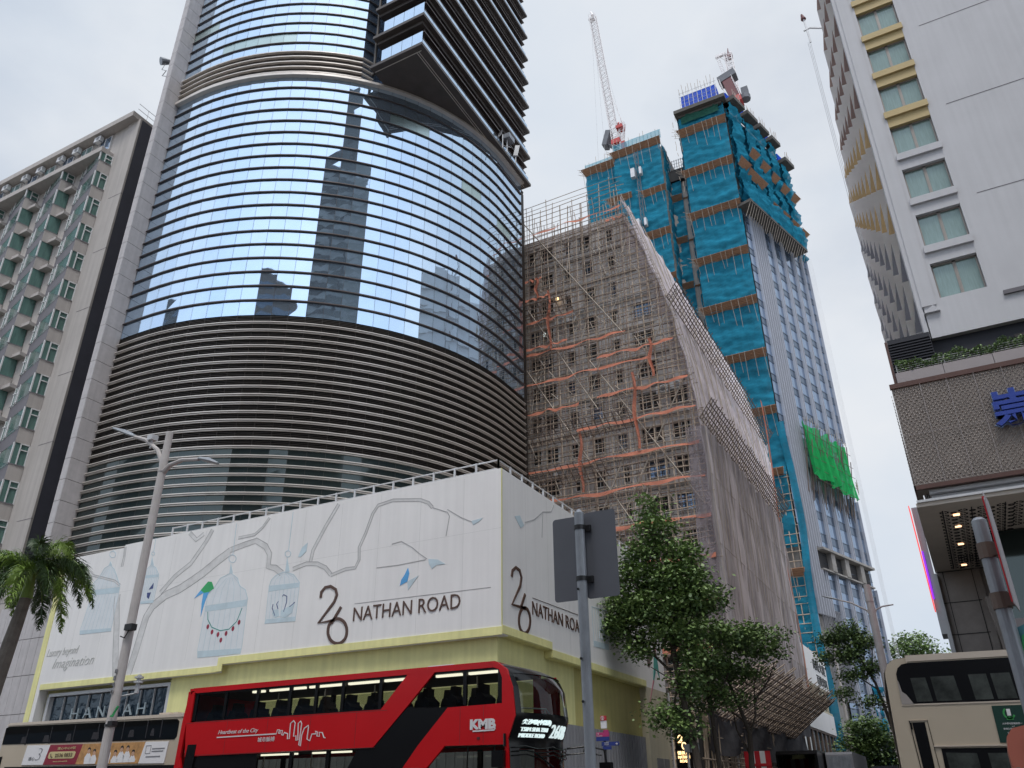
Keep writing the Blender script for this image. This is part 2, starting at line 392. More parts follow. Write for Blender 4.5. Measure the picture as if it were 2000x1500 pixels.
D={'limbs':[[[[-36.64,7.26],[-36.98,8.34],[-37.33,9.69],[-37.7,10.82],[-37.76,11.27]],0.38],[[[-37.9,12.76],[-37.89,13.29],[-37.97,13.83]],0.14],[[[-35.76,7.2],[-35.53,8.22],[-35.37,9.24],[-35.25,9.91],[-34.92,10.41],[-34.12,10.86],[-33.18,11.07],[-32.43,11.36],[-31.69,11.69],[-30.91,12.13],[-30.12,12.5]],0.42],[[[-30.13,12.57],[-29.28,12.71],[-28.51,12.8],[-27.85,12.44],[-27.52,12.01],[-27.5,11.43],[-27.07,11.31],[-26.61,11.0]],0.26],[[[-25.98,11.11],[-25.2,11.26],[-24.56,11.17],[-24.07,10.93],[-23.72,10.58]],0.17],[[[-24.97,11.29],[-24.89,11.83],[-24.31,12.82],[-23.64,13.81]],0.16],[[[-23.72,10.55],[-22.91,10.72],[-22.39,10.71],[-22.21,11.04],[-22.26,11.59],[-21.95,12.22],[-21.65,13.04],[-21.39,13.37],[-20.59,13.47],[-19.14,13.24],[-18.72,13.04],[-18.5,12.79]],0.12],[[[-34.55,11.02],[-33.73,11.73],[-32.72,12.26],[-31.9,13.25],[-31.58,13.81]],0.22],[[[-41.22,13.32],[-40.16,12.59],[-39.01,12.27],[-38.26,12.06],[-37.75,11.78]],0.1],[[[-33.2,13.89],[-32.63,13.44],[-32.15,13.68]],0.2],[[[-27.83,13.83],[-28.19,13.42],[-28.66,13.12],[-29.71,13.11]],0.12]],'twigs':[[[-18.5,12.79],[-17.74,12.46],[-17.63,12.27],[-17.77,11.44]],[[-17.74,12.58],[-17.06,12.12],[-16.47,11.82]],[[-20.51,11.49],[-20.02,11.54],[-19.44,11.19],[-19.01,10.84],[-18.67,10.6]],[[-21.22,10.56],[-20.09,10.53],[-18.73,10.58]]],'rule':[[-22.27,9.16],[-15.63,9.08]],'cages':[{'top':[[-31.24,10.02],[-28.52,10.03],[-28.52,9.73],[-31.17,9.74]],'base':[[-31.25,7.96],[-28.47,7.85],[-28.49,7.62],[-31.18,7.65]],'dome':[[-31.18,10.03],[-31.17,10.55],[-30.8,10.87],[-30.5,11.25],[-29.85,11.42],[-29.36,11.11],[-29.16,10.73],[-28.75,10.5],[-28.52,10.03]],'ring':[[-29.65,12.09],[-29.66,12.01],[-29.71,11.95],[-29.8,11.92],[-29.91,11.94],[-30.02,11.99],[-30.1,12.06],[-30.14,12.15],[-30.14,12.23],[-30.08,12.29],[-29.99,12.31],[-29.88,12.3],[-29.78,12.25],[-29.69,12.17],[-29.65,12.09]],'chain':[[-29.91,12.32],[-29.95,13.1],[-29.98,13.87]],'fin':[[-29.95,11.43],[-29.96,11.92],[-29.73,11.4]]},{'top':[[-27.3,10.51],[-25.47,10.44],[-25.47,10.23],[-27.29,10.24]],'base':[[-27.25,9.0],[-25.48,8.95],[-25.47,8.75],[-27.27,8.81]],'dome':[[-27.28,10.5],[-27.2,10.76],[-26.95,10.95],[-26.5,11.05],[-25.9,10.86],[-25.47,10.44]],'ring':[[-26.2,11.85],[-26.21,11.79],[-26.25,11.74],[-26.32,11.72],[-26.4,11.73],[-26.47,11.77],[-26.53,11.83],[-26.56,11.89],[-26.55,11.95],[-26.51,12.0],[-26.44,12.02],[-26.36,12.01],[-26.29,11.97],[-26.23,11.91],[-26.2,11.85]],'chain':[[-26.37,12.01],[-26.37,12.94],[-26.37,13.87]],'fin':[[-26.41,11.04],[-26.4,11.72],[-26.15,11.01]]},{'top':[[-39.88,11.77],[-37.72,11.69],[-37.71,11.38],[-39.78,11.49]],'base':[[-40.15,9.71],[-37.7,9.61],[-37.67,9.45],[-40.1,9.5]],'dome':[[-39.93,11.8],[-39.92,12.15],[-39.57,12.4],[-39.29,12.86],[-38.9,12.98],[-38.48,12.72],[-38.18,12.34],[-37.73,11.72]],'ring':[[-38.62,13.52],[-38.62,13.44],[-38.67,13.39],[-38.76,13.37],[-38.87,13.38],[-38.98,13.43],[-39.07,13.5],[-39.13,13.59],[-39.13,13.66],[-39.08,13.72],[-38.99,13.74],[-38.87,13.72],[-38.76,13.67],[-38.67,13.6],[-38.62,13.52]],'chain':[[-38.89,13.73],[-38.9,13.84]],'fin':[[-39.0,12.97],[-38.93,13.19],[-38.71,12.93]]},{'top':[[-35.91,12.06],[-34.91,11.99],[-34.9,11.85],[-35.89,11.92]],'base':[[-35.9,10.73],[-34.93,10.71],[-34.93,10.57],[-35.89,10.61]],'dome':[[-35.88,12.08],[-35.88,12.39],[-35.62,12.58],[-35.23,12.36],[-34.93,11.99]],'ring':[[-35.54,13.14],[-35.54,13.1],[-35.57,13.08],[-35.61,13.07],[-35.66,13.08],[-35.71,13.1],[-35.75,13.13],[-35.78,13.17],[-35.77,13.21],[-35.75,13.24],[-35.71,13.25],[-35.66,13.24],[-35.6,13.22],[-35.56,13.18],[-35.54,13.14]],'chain':[[-35.65,13.26],[-35.68,13.97]],'fin':[[-35.68,12.56],[-35.7,13.02],[-35.44,12.53]]}],'gems':[[-30.82,9.02],[-30.49,8.75],[-30.08,8.6],[-29.57,8.6],[-29.18,8.78],[-28.85,9.03],[-29.84,8.33]],'necklace':[[-30.98,9.72],[-30.9,9.36],[-30.56,8.97],[-29.97,8.76],[-29.43,8.78],[-29.01,9.08],[-28.79,9.67]],'parrot_green':[[-31.29,11.19],[-31.04,11.14],[-30.82,10.8],[-31.1,10.67],[-31.45,10.66],[-31.71,10.82]],'parrot_blue':[[-31.1,10.67],[-31.24,10.38],[-31.32,10.08],[-31.41,9.53],[-31.49,10.15],[-31.49,10.67],[-32.06,10.46],[-31.71,10.82],[-31.45,10.66]],'bfly':[[[[-19.6,10.35],[-19.52,10.11],[-19.6,9.78],[-19.96,9.65],[-19.91,9.88],[-19.75,10.08]],0],[[[-19.6,9.78],[-19.05,9.95],[-19.32,9.67],[-19.54,9.41]],1],[[[-18.6,10.59],[-18.13,10.5],[-17.76,10.27],[-18.19,10.28],[-18.41,10.15],[-18.55,10.36]],1],[[[-16.55,11.89],[-16.02,11.94],[-16.21,11.8],[-16.47,11.71]],1],[[[-25.74,11.64],[-25.56,12.05],[-25.26,12.23],[-25.28,11.83],[-25.57,11.62]],1],[[[-35.45,11.28],[-35.18,11.59],[-35.14,11.3]],2],[[[-35.52,11.13],[-35.24,11.12],[-35.31,10.8],[-35.47,10.9]],2]],'swan':[[[-26.88,9.21],[-26.85,9.36],[-26.57,9.39],[-26.44,9.08],[-26.68,9.01]],[[-26.37,9.03],[-26.39,9.29],[-26.17,9.35],[-25.91,9.45],[-25.64,9.52],[-25.72,9.14],[-26.06,8.96]]],'necks':[[[-26.7,9.11],[-26.93,9.47],[-26.9,9.64]],[[-26.57,9.39],[-26.69,9.62],[-26.6,9.73]],[[-26.21,9.23],[-26.11,9.64],[-26.13,9.9],[-26.33,10.0],[-26.4,9.93]],[[-25.9,9.41],[-25.73,9.51],[-25.63,9.59]]],'n26':[[[-24.15,9.62],[-24.15,9.86],[-23.96,10.04],[-23.66,10.06],[-23.35,9.88],[-23.26,9.64],[-23.37,9.36],[-24.14,8.54],[-23.26,8.58]],[[-22.97,9.1],[-23.43,8.44]],[[-22.55,8.05],[-22.55,7.94],[-22.57,7.84],[-22.62,7.74],[-22.7,7.67],[-22.78,7.62],[-22.89,7.59],[-23.0,7.59],[-23.11,7.61],[-23.23,7.66],[-23.33,7.73],[-23.42,7.81],[-23.49,7.92],[-23.55,8.03],[-23.57,8.15],[-23.57,8.26],[-23.55,8.37],[-23.5,8.46],[-23.43,8.54],[-23.34,8.59],[-23.23,8.62],[-23.12,8.62],[-23.0,8.6],[-22.89,8.55],[-22.78,8.48],[-22.69,8.39],[-22.62,8.28],[-22.57,8.17],[-22.55,8.05]]],'nroad':[[-22.27,8.43],[-22.29,8.98],[-16.83,8.39],[-17.27,8.95]],'lux':[[-42.21,8.57],[-40.29,8.58],[-41.72,7.96],[-38.46,7.96]],'s26':[[[28.31,9.6],[28.38,9.86],[28.67,10.05],[29.0,10.0],[29.15,9.75],[29.03,9.38],[28.32,8.52],[29.46,8.56]],[[29.45,9.13],[29.06,8.53]],[[29.87,8.16],[29.84,8.02],[29.79,7.89],[29.71,7.78],[29.6,7.68],[29.48,7.61],[29.35,7.58],[29.22,7.57],[29.11,7.61],[29.01,7.67],[28.94,7.76],[28.89,7.87],[28.88,7.99],[28.9,8.12],[28.95,8.25],[29.03,8.37],[29.13,8.47],[29.25,8.54],[29.38,8.58],[29.51,8.58],[29.63,8.56],[29.73,8.49],[29.81,8.4],[29.85,8.29],[29.87,8.16]]],'snroad':[[30.08,8.41],[30.1,8.94],[34.73,8.48],[34.78,8.98]],'srule':[[30.14,9.12],[34.81,9.23]],'scage':[[36.42,9.91],[36.45,8.1],[38.26,8.18],[38.37,10.04]],'shouse':[[[37.4,9.5],[37.63,9.5],[37.62,9.02],[37.36,9.0]],[[37.28,8.97],[37.81,9.0],[37.84,8.59],[37.16,8.56]]],'stail':[[[[45.04,9.45],[45.39,9.5],[45.41,8.8],[44.98,8.74]],0],[[[44.99,8.78],[45.47,8.85],[45.69,7.57],[45.21,8.16],[44.63,7.37],[44.53,7.48]],1],[[[44.53,7.48],[44.69,7.42],[43.56,6.08]],2],[[[43.72,9.18],[44.32,9.1],[44.5,8.64],[44.11,8.07],[43.82,8.07]],3]],'stwig':[[[32.51,13.82],[32.21,13.41],[31.32,13.15],[30.45,12.55],[29.55,12.18]],[[31.32,13.15],[31.17,11.94]]],'sbfly':[[28.62,12.19],[29.09,12.35],[29.46,12.01],[29.15,11.82]],'steps':[[[-29.81,7.21],[-29.75,6.94],[-33.18,6.89],[-39.6,6.96],[-39.53,6.76]],[[31.92,7.37],[31.74,6.97],[43.24,7.19],[43.22,7.07]]],'bus':{'R2':[[-18.82,3.6],[-12.4,3.6],[-11.67,4.34],[-10.91,4.34],[-11.67,3.61],[-12.55,2.79],[-18.37,2.77],[-18.68,2.76]],'R3':[[-9.1,3.57],[-9.03,2.74],[-10.58,2.76],[-11.04,2.33],[-11.69,2.34],[-11.3,2.79],[-10.53,3.55]],'top':[[-18.59,4.46],[-9.34,4.47],[-18.75,4.34],[-11.68,4.34],[-10.93,4.33],[-9.34,4.34]],'fr':[[-9.34,4.47],[-9.1,4.15],[-9.1,3.59],[-8.78,3.91],[-8.79,3.3],[-8.96,2.85],[-8.94,2.28]],'kmb':[[-9.94,3.02],[-9.95,3.3],[-9.26,3.01],[-9.27,3.28]],'line':[[-17.6,3.19],[-15.56,3.2],[-15.54,3.29],[-15.47,3.29],[-15.49,3.21],[-15.44,3.2],[-15.44,3.27],[-15.37,3.27],[-15.38,3.17],[-15.33,3.16],[-15.3,3.22],[-15.24,3.2],[-15.19,3.19],[-15.18,3.07],[-15.12,3.07],[-15.13,3.42],[-15.04,3.48],[-14.98,3.42],[-14.99,3.12],[-14.91,3.13],[-14.9,3.03],[-14.84,3.03],[-14.88,3.41],[-14.81,3.46],[-14.77,3.4],[-14.79,2.92],[-14.74,2.89],[-14.73,3.14],[-14.67,3.29],[-14.55,3.35],[-14.54,3.3],[-14.55,3.04],[-14.46,3.0],[-14.41,3.15],[-14.29,3.15],[-14.31,3.21],[-14.25,3.19],[-14.25,3.1],[-14.17,3.09],[-14.19,3.18],[-14.09,3.17],[-14.03,3.06],[-13.98,3.05]],'hb':[[-17.57,3.27],[-17.58,3.37],[-16.17,3.24],[-16.19,3.35]],'ch':[[-16.17,3.03],[-15.59,3.02],[-16.19,3.14]],'mull':[-17.52,-16.4,-15.29,-14.44,-13.6,-12.46,-10.11]},'front':[[-8.2,14.68,4.14],[-8.2,15.49,3.26],[-8.2,15.18,2.81],[-8.2,15.25,2.23],[-8.2,16.77,4.13],[-8.2,17.43,3.23],[-8.2,17.49,2.29],[-8.2,15.9,3.14],[-8.2,16.98,2.93],[-8.2,16.4,2.92]]}
# ================================================================ ground
g = MB(); g.sheet(lambda u, v: (-900 + 1800 * u, -900 + 1800 * v, 0), 8, 8)
tag(g.build('ground', M['paving']), kind='structure')
r = MB(); r.box(-13.0, .6, -60, 600, -.1, .004); r.box(-120, -13.0, 10.5, 24.4, -.1, .004); r.box(.6, 90, 10.5, 30.5, -.1, .004)
tag(r.build('road', M['asphalt']), kind='structure')
pv = MB(); pv.box(-13.0, -12.9, 24.4, 600, 0, .14); pv.box(-120, -13, 24.4, 24.5, 0, .14); pv.box(.6, .7, 30.5, 600, 0, .14); pv.box(-15.15, -13, 24.5, 600, .001, .13); pv.box(-120, -15.15, 24.5, 27.5, .002, .13); pv.box(.7, 90, 30.5, 49, .001, .13)
tag(pv.build('pavement', M['paving']), kind='structure')
lm = MB()
for yy in range(32, 400, 8): lm.box(-6.6, -6.5, yy, yy + 4, 0, .012)
for xx in range(-100, -14, 6): lm.box(xx, xx + 3, 17.9, 18.0, 0, .012)
tag(lm.build('road_marking', M['paint_white']), kind='structure')

# ================================================================ corner podium with the painted mural
X0, Y0 = -15.15, 27.5
pod = thing('podium_building', 'low white corner building with yellow base and a painted tree mural reading 26 Nathan Road', 'shop building', (X0, Y0, 0))
m = MB(); m.fr((0, Y0, 0))
m.poly([(-43, 13.8), (-38, 13.8), (-38, 13.95), (X0, 13.95), (X0, 7.25), (-29.8, 7.25), (-29.8, 6.93), (-42.3, 6.93), (-42.3, .1), (-43, .1)], 0, .5)
m.fr((X0, 0, 0), (0, 1, 0), (-1, 0, 0))
m.poly([(28.0, 13.95), (46.55, 13.95), (46.55, 7.0), (31.85, 7.0), (31.85, 7.3), (28.0, 7.3)], .0, .5)
m.fr(); m.box(-42.9, X0 - .3, 28, 46.4, 13.4, 13.7)
m.build('wall_panel', M['white_wall'], pod)
m = MB(); m.box(X0 - .6, X0, 43.25, 46.55, .1, 7.0); m.build('lower_wall', M['cream_wall'], pod, label='plain beige end of the side wall')
m = MB(); m.box(-33.0, -15.5, Y0 + .3, Y0 + .6, .1, 7.4); m.box(-43, -33, Y0 + .8, Y0 + 1, .1, 7.2); m.box(-15.5 - .3, -15.5, Y0 + .6, 34.8, .1, 7.4)
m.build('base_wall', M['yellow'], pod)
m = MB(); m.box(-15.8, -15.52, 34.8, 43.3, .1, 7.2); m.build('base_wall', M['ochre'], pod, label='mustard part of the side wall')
m = MB()
m.fr((0, Y0, 0)); m.box(-29.8, X0 + .03, -.04, .001, 7.25, 7.55); m.box(-29.8, -29.5, -.04, .001, 6.95, 7.25); m.box(-42.3, -29.8, -.04, .001, 6.93, 7.2); m.box(-43, -42.6, -.04, .001, .1, 13.5)
m.fr((X0, 0, 0), (0, 1, 0), (-1, 0, 0)); m.box(Y0 + .001, 31.85, -.04, .001, 7.3, 7.6); m.box(31.85, 43.3, -.04, .001, 7.0, 7.3)
m.box(27.47, 27.56, -.012, .001, 7.6, 13.95); m.box(Y0 + .1, 31.85, .003, .52, 7.27, 7.298); m.box(31.87, 43.3, .003, .52, 6.97, 6.998); m.box(31.83, 31.87, .003, .52, 6.99, 7.28)
m.build('cornice', M['yellow'], pod)
# railing on the roof edge
m = MB()
def rail(m, p, q, n):
    p, q = Vector(p), Vector(q)
    for i in range(n + 1):
        a = p.lerp(q, i / n); m.box(a.x - .035, a.x + .035, a.y - .035, a.y + .035, 13.9, 14.62)
    for zz in (14.2, 14.58):
        d = (q - p).normalized(); m.tube([p + Vector((0, 0, zz)), q + Vector((0, 0, zz))], .035, 4)
    for i in range(n * 9):
        a = p.lerp(q, (i + .5) / (n * 9)); m.tube([a + Vector((0, 0, 13.9)), a + Vector((0, 0, 14.2))], .012, 3, cap=False)
rail(m, (-35.2, 28.05, 0), (X0 - .45, 28.05, 0), 18); rail(m, (X0 - .45, 28.05, 0), (X0 - .45, 46.3, 0), 17)
m.build('railing', M['steel_light'], pod)
# storefront
m = MB(); m.fr((0, Y0 + .55, 0)); m.box(-41.9, -33.1, 0, .1, 1.2, 6.75)
gl = m.build('storefront', M['dark'], pod)
m = MB(); m.fr((0, Y0 + .5, 0)); m.box(-41.8, -33.2, 0, .03, 1.3, 6.55); sg = m.build('pane', mirror_glass('navy_shop_glass', (.018, .035, .055), rough=.12, base=.3, wave=.3, wscale=2.5), gl)
m = MB(); m.fr((0, Y0 + .42, 0))
for i in range(10): x = -41.7 + i * .94; m.box(x - .012, x + .012, -.01, .09, 1.3, 6.55)
m.box(-41.95, -33.05, -.1, .3, 6.6, 6.75); m.box(-42.0, -41.8, -.1, .3, .8, 6.6); m.box(-33.2, -33.0, -.1, .3, .8, 6.6)
m.build('frame', M['steel_light'], gl)
m = MB(); m.fr((0, Y0 + .38, 0)); m.text('H', -39.9, -39.35, 5.45, 5.95, .03, -.03, bold=-.01); m.text('A', -38.95, -38.35, 5.45, 5.95, .03, -.03, bold=-.01); m.text('N', -37.95, -37.4, 5.45, 5.95, .03, -.03, bold=-.01); m.text('N', -37.0, -36.45, 5.45, 5.95, .03, -.03, bold=-.01); m.text('A', -36.05, -35.45, 5.45, 5.95, .03, -.03, bold=-.01); m.text('H', -35.1, -34.55, 5.45, 5.95, .03, -.03, bold=-.01); m.build('lettering', mat('dull_silver_letter', (.30, .36, .39), .5), gl)
# hoarding of corrugated sheets
m = MB(); n = 90
for i in range(n):
    y = 27.6 + i * (43.2 - 27.6) / n; m.box(-15.45, -15.36 if i % 2 else -15.40, y, y + .173, .1, 4.55)
for i in range(90):
    x = -33 + i * .195; m.box(x, x + .195, Y0 + .18 if i % 2 else Y0 + .14, Y0 + .29, .1, 4.4)
m.build('hoarding', M['corrugated'], pod)
m = MB(); m.box(-15.3, -15.1, 44.1, 45.0, .6, 3.6); m.box(-15.3, -15.1, 45.15, 46.0, .6, 3.6); m.build('vent', M['grey'], pod)
# mural, painted shapes a few mm proud of the wall
m = MB(); m.fr((0, Y0, 0))
for i in range(12): x = -40.6 + 2.15 * i; m.box(x, x + .012, -.0015, .001, 7.6, 13.8)
m.box(-42.5, X0, -.0015, .001, 11.4, 11.41)
m.fr((X0, 0, 0), (0, 1, 0), (-1, 0, 0))
for i in range(9): y = 29.6 + 2.1 * i; m.box(y, y + .012, -.0015, .001, 7.6, 13.8)
m.build('panel_joint', mat('faint_joint', (.55, .54, .52), .8), pod)
def FR(): a = MB(); a.fr((0, Y0, 0)); return a
def SR(): a = MB(); a.fr((X0, 0, 0), (0, 1, 0), (-1, 0, 0)); return a
m = FR(); e = FR()
for k, (pts, w) in enumerate(D['limbs']):
    m.strip(pts, w, -.004 - .0004 * k, .002)
    for s_ in (-1, 1):
        q = []
        for i, p in enumerate(pts):
            a = pts[max(0, i - 1)]; b = pts[min(len(pts) - 1, i + 1)]; l = math.hypot(b[0] - a[0], b[1] - a[1]) or 1
            q.append((p[0] - (b[1] - a[1]) / l * w * .5 * s_, p[1] + (b[0] - a[0]) / l * w * .5 * s_))
        e.strip(q, .036 if s_ > 0 else .024, -.010, .002)
for pts in D['twigs']: e.strip(pts, .035, -.0108, .002)
e.strip(D['rule'], .02, -.0108, .002)
tm = m.build('tree_mural', M['mural_grey'], pod); e.build('outline', M['mural_dark'], tm)
def lerp2(a, b, t): return (a[0] + (b[0] - a[0]) * t, a[1] + (b[1] - a[1]) * t)
for c in D['cages']:
    m = FR(); m.poly(c['top'], -.011, .002); m.poly(c['base'], -.011, .002); m.strip(c['ring'], .035, -.0115, .002); m.strip(c['chain'], .03, -.0112, .002); m.poly(c['fin'], -.0118, .002)
    m.strip(c['dome'], .035, -.0122, .002)
    cg = m.build('birdcage_mural', M['mural_blue'], pod)
    w = FR(); w.poly(c['dome'], -.006, .002); w.poly([c['top'][0], c['top'][1], c['base'][1], c['base'][0]], -.0065, .002); w.build('wash', M['mural_blue_w'], cg)
    b = FR()
    for i in range(9):
        t = i / 8; b.strip([lerp2(c['top'][3], c['top'][2], t), lerp2(c['base'][0], c['base'][1], t)], .022, -.0095, .002)
    for i in range(1, 6):
        t = i / 6; a = lerp2(c['top'][0], c['top'][1], t); apex = c['dome'][len(c['dome']) // 2]; mid = (a[0] * .85 + apex[0] * .15, (a[1] + apex[1]) / 2)
        b.strip([a, mid, lerp2(mid, apex, .7)], .018, -.0095, .002)
    b.build('bars', M['mural_blue'], cg)
m = FR(); m.strip(D['necklace'], .04, -.014, .002)
nk = m.build('necklace_mural', M['mural_teal'], pod)
m = FR()
for g_ in D['gems']: m.poly([(g_[0] + .085 * math.cos(k * .785), g_[1] + .115 * math.sin(k * .785)) for k in range(8)], -.017, .002)
m.build('rubies', M['mural_red'], nk)
m = FR(); m.poly(D['parrot_blue'], -.013, .002); pm = m.build('parrot_mural', M['mural_sky'], pod)
m = FR(); m.poly(D['parrot_green'], -.0145, .002); m.build('head', M['mural_green'], pm)
for pts, c in D['bfly']:
    m = FR(); m.poly(pts, -.015, .002); m.build('butterfly_mural', [M['mural_sky'], M['mural_blue'], M['mural_navy']][c], pod)
m = FR(); [m.poly(p, -.016, .002) for p in D['swan']]; sw = m.build('swan_mural', M['mural_blue'], pod)
m = FR(); [m.strip(p, .035, -.017, .002) for p in D['necks']]; m.build('outline', M['mural_navy'], sw)
m = FR(); [m.strip(p, .125, -.035, .002) for p in D['n26']]; m.text('NATHAN ROAD', -22.27, -17.0, 8.42, 9.0, .0, -.035, bold=-.006); m.build('lettering', M['brown_letter'], pod)
m = FR(); m.text('Luxury beyond', -42.4, -39.9, 8.45, 8.95, .002, -.02, shear=.3, bold=-.012); m.text('Imagination', -41.7, -38.5, 7.78, 8.4, .002, -.02, shear=.35, bold=-.012); m.build('script_lettering', M['mural_script'], pod)
m = SR(); [m.strip(p, .13, -.035, .002) for p in D['s26']]; m.text('NATHAN ROAD', 30.08, 35.3, 8.43, 8.98, .0, -.035, bold=-.006); m.strip(D['srule'], .02, -.012, .002); m.build('lettering', M['brown_letter'], pod)
m = SR()
for p in D['stwig']: m.strip(p, .04, -.01, .002)
m.build('twig_mural', M['mural_dark'], pod)
m = SR(); sc_ = D['scage']; m.strip(sc_ + [sc_[0]], .05, -.012, .002); m.poly([sc_[1], sc_[2], (sc_[2][0], sc_[2][1] + .25), (sc_[1][0], sc_[1][1] + .25)], -.013, .002)
for i in range(1, 7): m.strip([lerp2(sc_[0], sc_[3], i / 7), lerp2(sc_[1], sc_[2], i / 7)], .02, -.010, .002)
for p in D['shouse']: m.strip(p + [p[0]], .04, -.016, .002)
m.build('birdcage_mural', M['mural_blue'], pod)
for pts, c in D['stail']:
    m = SR()
    if c == 2: m.strip(pts, .10, -.014, .002, .02) if len(pts) < 3 else m.poly(pts, -.014, .002)
    else: m.poly(pts, -.013, .002)
    m.build('bird_mural', [M['mural_pink'], M['mural_teal'], M['mural_pink'], M['brown_letter']][c], pod)
m = SR(); m.poly(D['sbfly'], -.012, .002); m.build('butterfly_mural', M['mural_blue'], pod)

# ================================================================ curved glass tower
CX, CY, CR = -44.5, 48.0, 18.3
def cpath(phi0, phi1, n, left=True, right=0, rr=0.0):
    """plan path of the curved facade with outward normals"""
    P = []
    if left: P.append((-46.28, CY - CR - rr, 0, -1))
    for i in range(n + 1):
        a = math.radians(phi0 + (phi1 - phi0) * i / n)
        P.append((CX + (CR + rr) * math.sin(a), CY - (CR + rr) * math.cos(a), math.sin(a), -math.cos(a)))
    for i in range(right): P.append((CX + CR + rr, CY + 1.1 * (i + 1), 1, 0))
    return P
def ring(mb, path, z0, z1, o0, o1):
    idx = []
    for x, y, nx, ny in path:
        idx.append([mb.P((x + nx * o, y + ny * o, z)) for o, z in ((o1, z0), (o1, z1), (o0, z1), (o0, z0))])
    for i in range(len(idx) - 1):
        for k in range(4):
            j = (k + 1) % 4; mb.F([idx[i][k], idx[i + 1][k], idx[i + 1][j], idx[i][j]])
    mb.F(idx[0]); mb.F(list(reversed(idx[-1])))
def glass_band(name, path, z0, z1, parent, main, odd=()):
    mb = MB(); rnd = random.Random(int(z0 * 97))
    for i in range(len(path) - 1):
        a, b = path[i], path[i + 1]
        nx, ny = (a[2] + b[2]) / 2, (a[3] + b[3]) / 2
        t = [rnd.uniform(-.006, .006) for _ in range(4)]
        mb.mi = 2 if i in odd else 0
        mb.face([(a[0] + nx * t[0], a[1] + ny * t[0], z0), (b[0] + nx * t[1], b[1] + ny * t[1], z0), (b[0] + nx * t[2], b[1] + ny * t[2], z1), (a[0] + nx * t[3], a[1] + ny * t[3], z1)])
        mb.mi = 1
        tx, ty = -a[3] * .006, a[2] * .006
        mb.face([(a[0] - tx + a[2] * .03, a[1] - ty + a[3] * .03, z0), (a[0] + tx + a[2] * .03, a[1] + ty + a[3] * .03, z0), (a[0] + tx + a[2] * .03, a[1] + ty + a[3] * .03, z1), (a[0] - tx + a[2] * .03, a[1] - ty + a[3] * .03, z1)])
    mb.mi = 0
    return mb.build(name, [main, M['bronze'], M['glass_green']], parent)
tw = thing('office_tower', 'curved blue glass office tower with horizontal bronze fins above the white corner podium', 'tower', (-36, 40, 0))
full = cpath(0, 90, 26, True, 3)
core = MB(); pts = [(p[0] - p[2] * .35, p[1] - p[3] * .35) for p in full] + [(-26.6, 52.6), (-46.8, 60), (-46.8, 31)]
def plan_prism(mb, pts, z0, z1):
    lo = [mb.P((x, y, z0)) for x, y in pts]; hi = [mb.P((x, y, z1)) for x, y in pts]; n = len(pts)
    mb.F(list(reversed(lo))); mb.F(hi)
    for i in range(n): j = (i + 1) % n; mb.F([lo[i], lo[j], hi[j], hi[i]])
plan_prism(core, pts, .1, 51.9); core.build('core', M['louver'], tw)
z = 13.7 + .03
# lower dark glass with pale rings
zz = [20.76 - .587 * k for k in range(13)]
for k in range(12): glass_band('glass_band', full, zz[k + 1], zz[k], tw, M['glass_dark'])
for k in range(13):
    mb = MB(); ring(mb, full, zz[k] - .01, zz[k] + .045, 0, .17); ring(mb, full, zz[k] - .10, zz[k] - .06, 0, .12); mb.build('fin', M['cream_metal'], tw)
# louvre band
for k in range(1, 16):
    zt = 20.76 + .5838 * k; mb = MB()
    ring(mb, full, zt - .01, zt + .045, 0, .17); ring(mb, full, zt - .10, zt - .06, 0, .12); mb.build('fin', M['cream_metal'], tw)
mb = MB()
for k in range(16):
    for j in range(4): zt = 20.80 + .5838 * k + .085 + j * .115; ring(mb, full, zt, zt + .035, -.3, .02)
for p in full[::1]: mb.box(p[0] - .02, p[0] + .02, p[1] - .02, p[1] + .02, 20.8, 30.1)
mb.build('louver_band', M['louver'], tw)
# blue glass floors
odd = {16: (16, 17, 18), 17: (), 12: (26, 27), 13: (22, 23), 6: ()}
for k in range(19):
    z0 = 30.12 + 1.149 * k
    glass_band('glass_band', full, z0, z0 + 1.149, tw, M['glass_blue'], odd.get(k, ()))
    if k:
        mb = MB(); ring(mb, full, z0 - .03, z0 + .035, 0, .115); ring(mb, full, z0 - .048, z0 - .032, .06, .13); mb.build('fin', M['bronze'], tw)
mb = MB(); ring(mb, full, 51.9, 52.12, -.6, .34); mb.build('roof_edge', M['cream_metal'], tw)
mb = MB(); plan_prism(mb, [(p[0] - p[2] * .3, p[1] - p[3] * .3) for p in full] + [(-26.5, 52.4), (-46, 60)], 51.9, 52.05); mb.build('terrace', M['soffit'], tw)
# upper part: bronze band, then glass
up = cpath(0, 43.9, 13, True, 0)
ux, uy = up[-1][0], up[-1][1]
upe = up + [(ux + .35, uy + .9, .95, -.3)]
core = MB(); plan_prism(core, [(p[0] - p[2] * .3, p[1] - p[3] * .3) for p in up] + [(-31.4, 37.0), (-27.2, 37), (-27.2, 52), (-46.8, 58), (-46.8, 31)], 52.2, 87); core.build('core', M['louver'], tw)
for k in range(5):
    zt = 52.3 + .57 * k; mb = MB(); ring(mb, upe, zt, zt + .09, 0, .22); mb.build('fin', M['cream_metal'], tw)
mb = MB()
for p in up: mb.box(p[0] - .015, p[0] + .015, p[1] - .03, p[1], 52.2, 54.6)
ring(mb, up, 52.15, 54.6, -.3, -.02); mb.build('bronze_band', M['soffit'], tw)
for k in range(28):
    z0 = 54.62 + 1.16 * k
    glass_band('glass_band', up, z0, z0 + 1.16, tw, M['glass_blue'], {1: (3, 4, 5, 6, 7, 8), 4: (0, 1)}.get(k, ()))
    mb = MB(); ring(mb, upe, z0 - .03, z0 + .035, 0, .115); mb.build('fin', M['bronze'], tw)
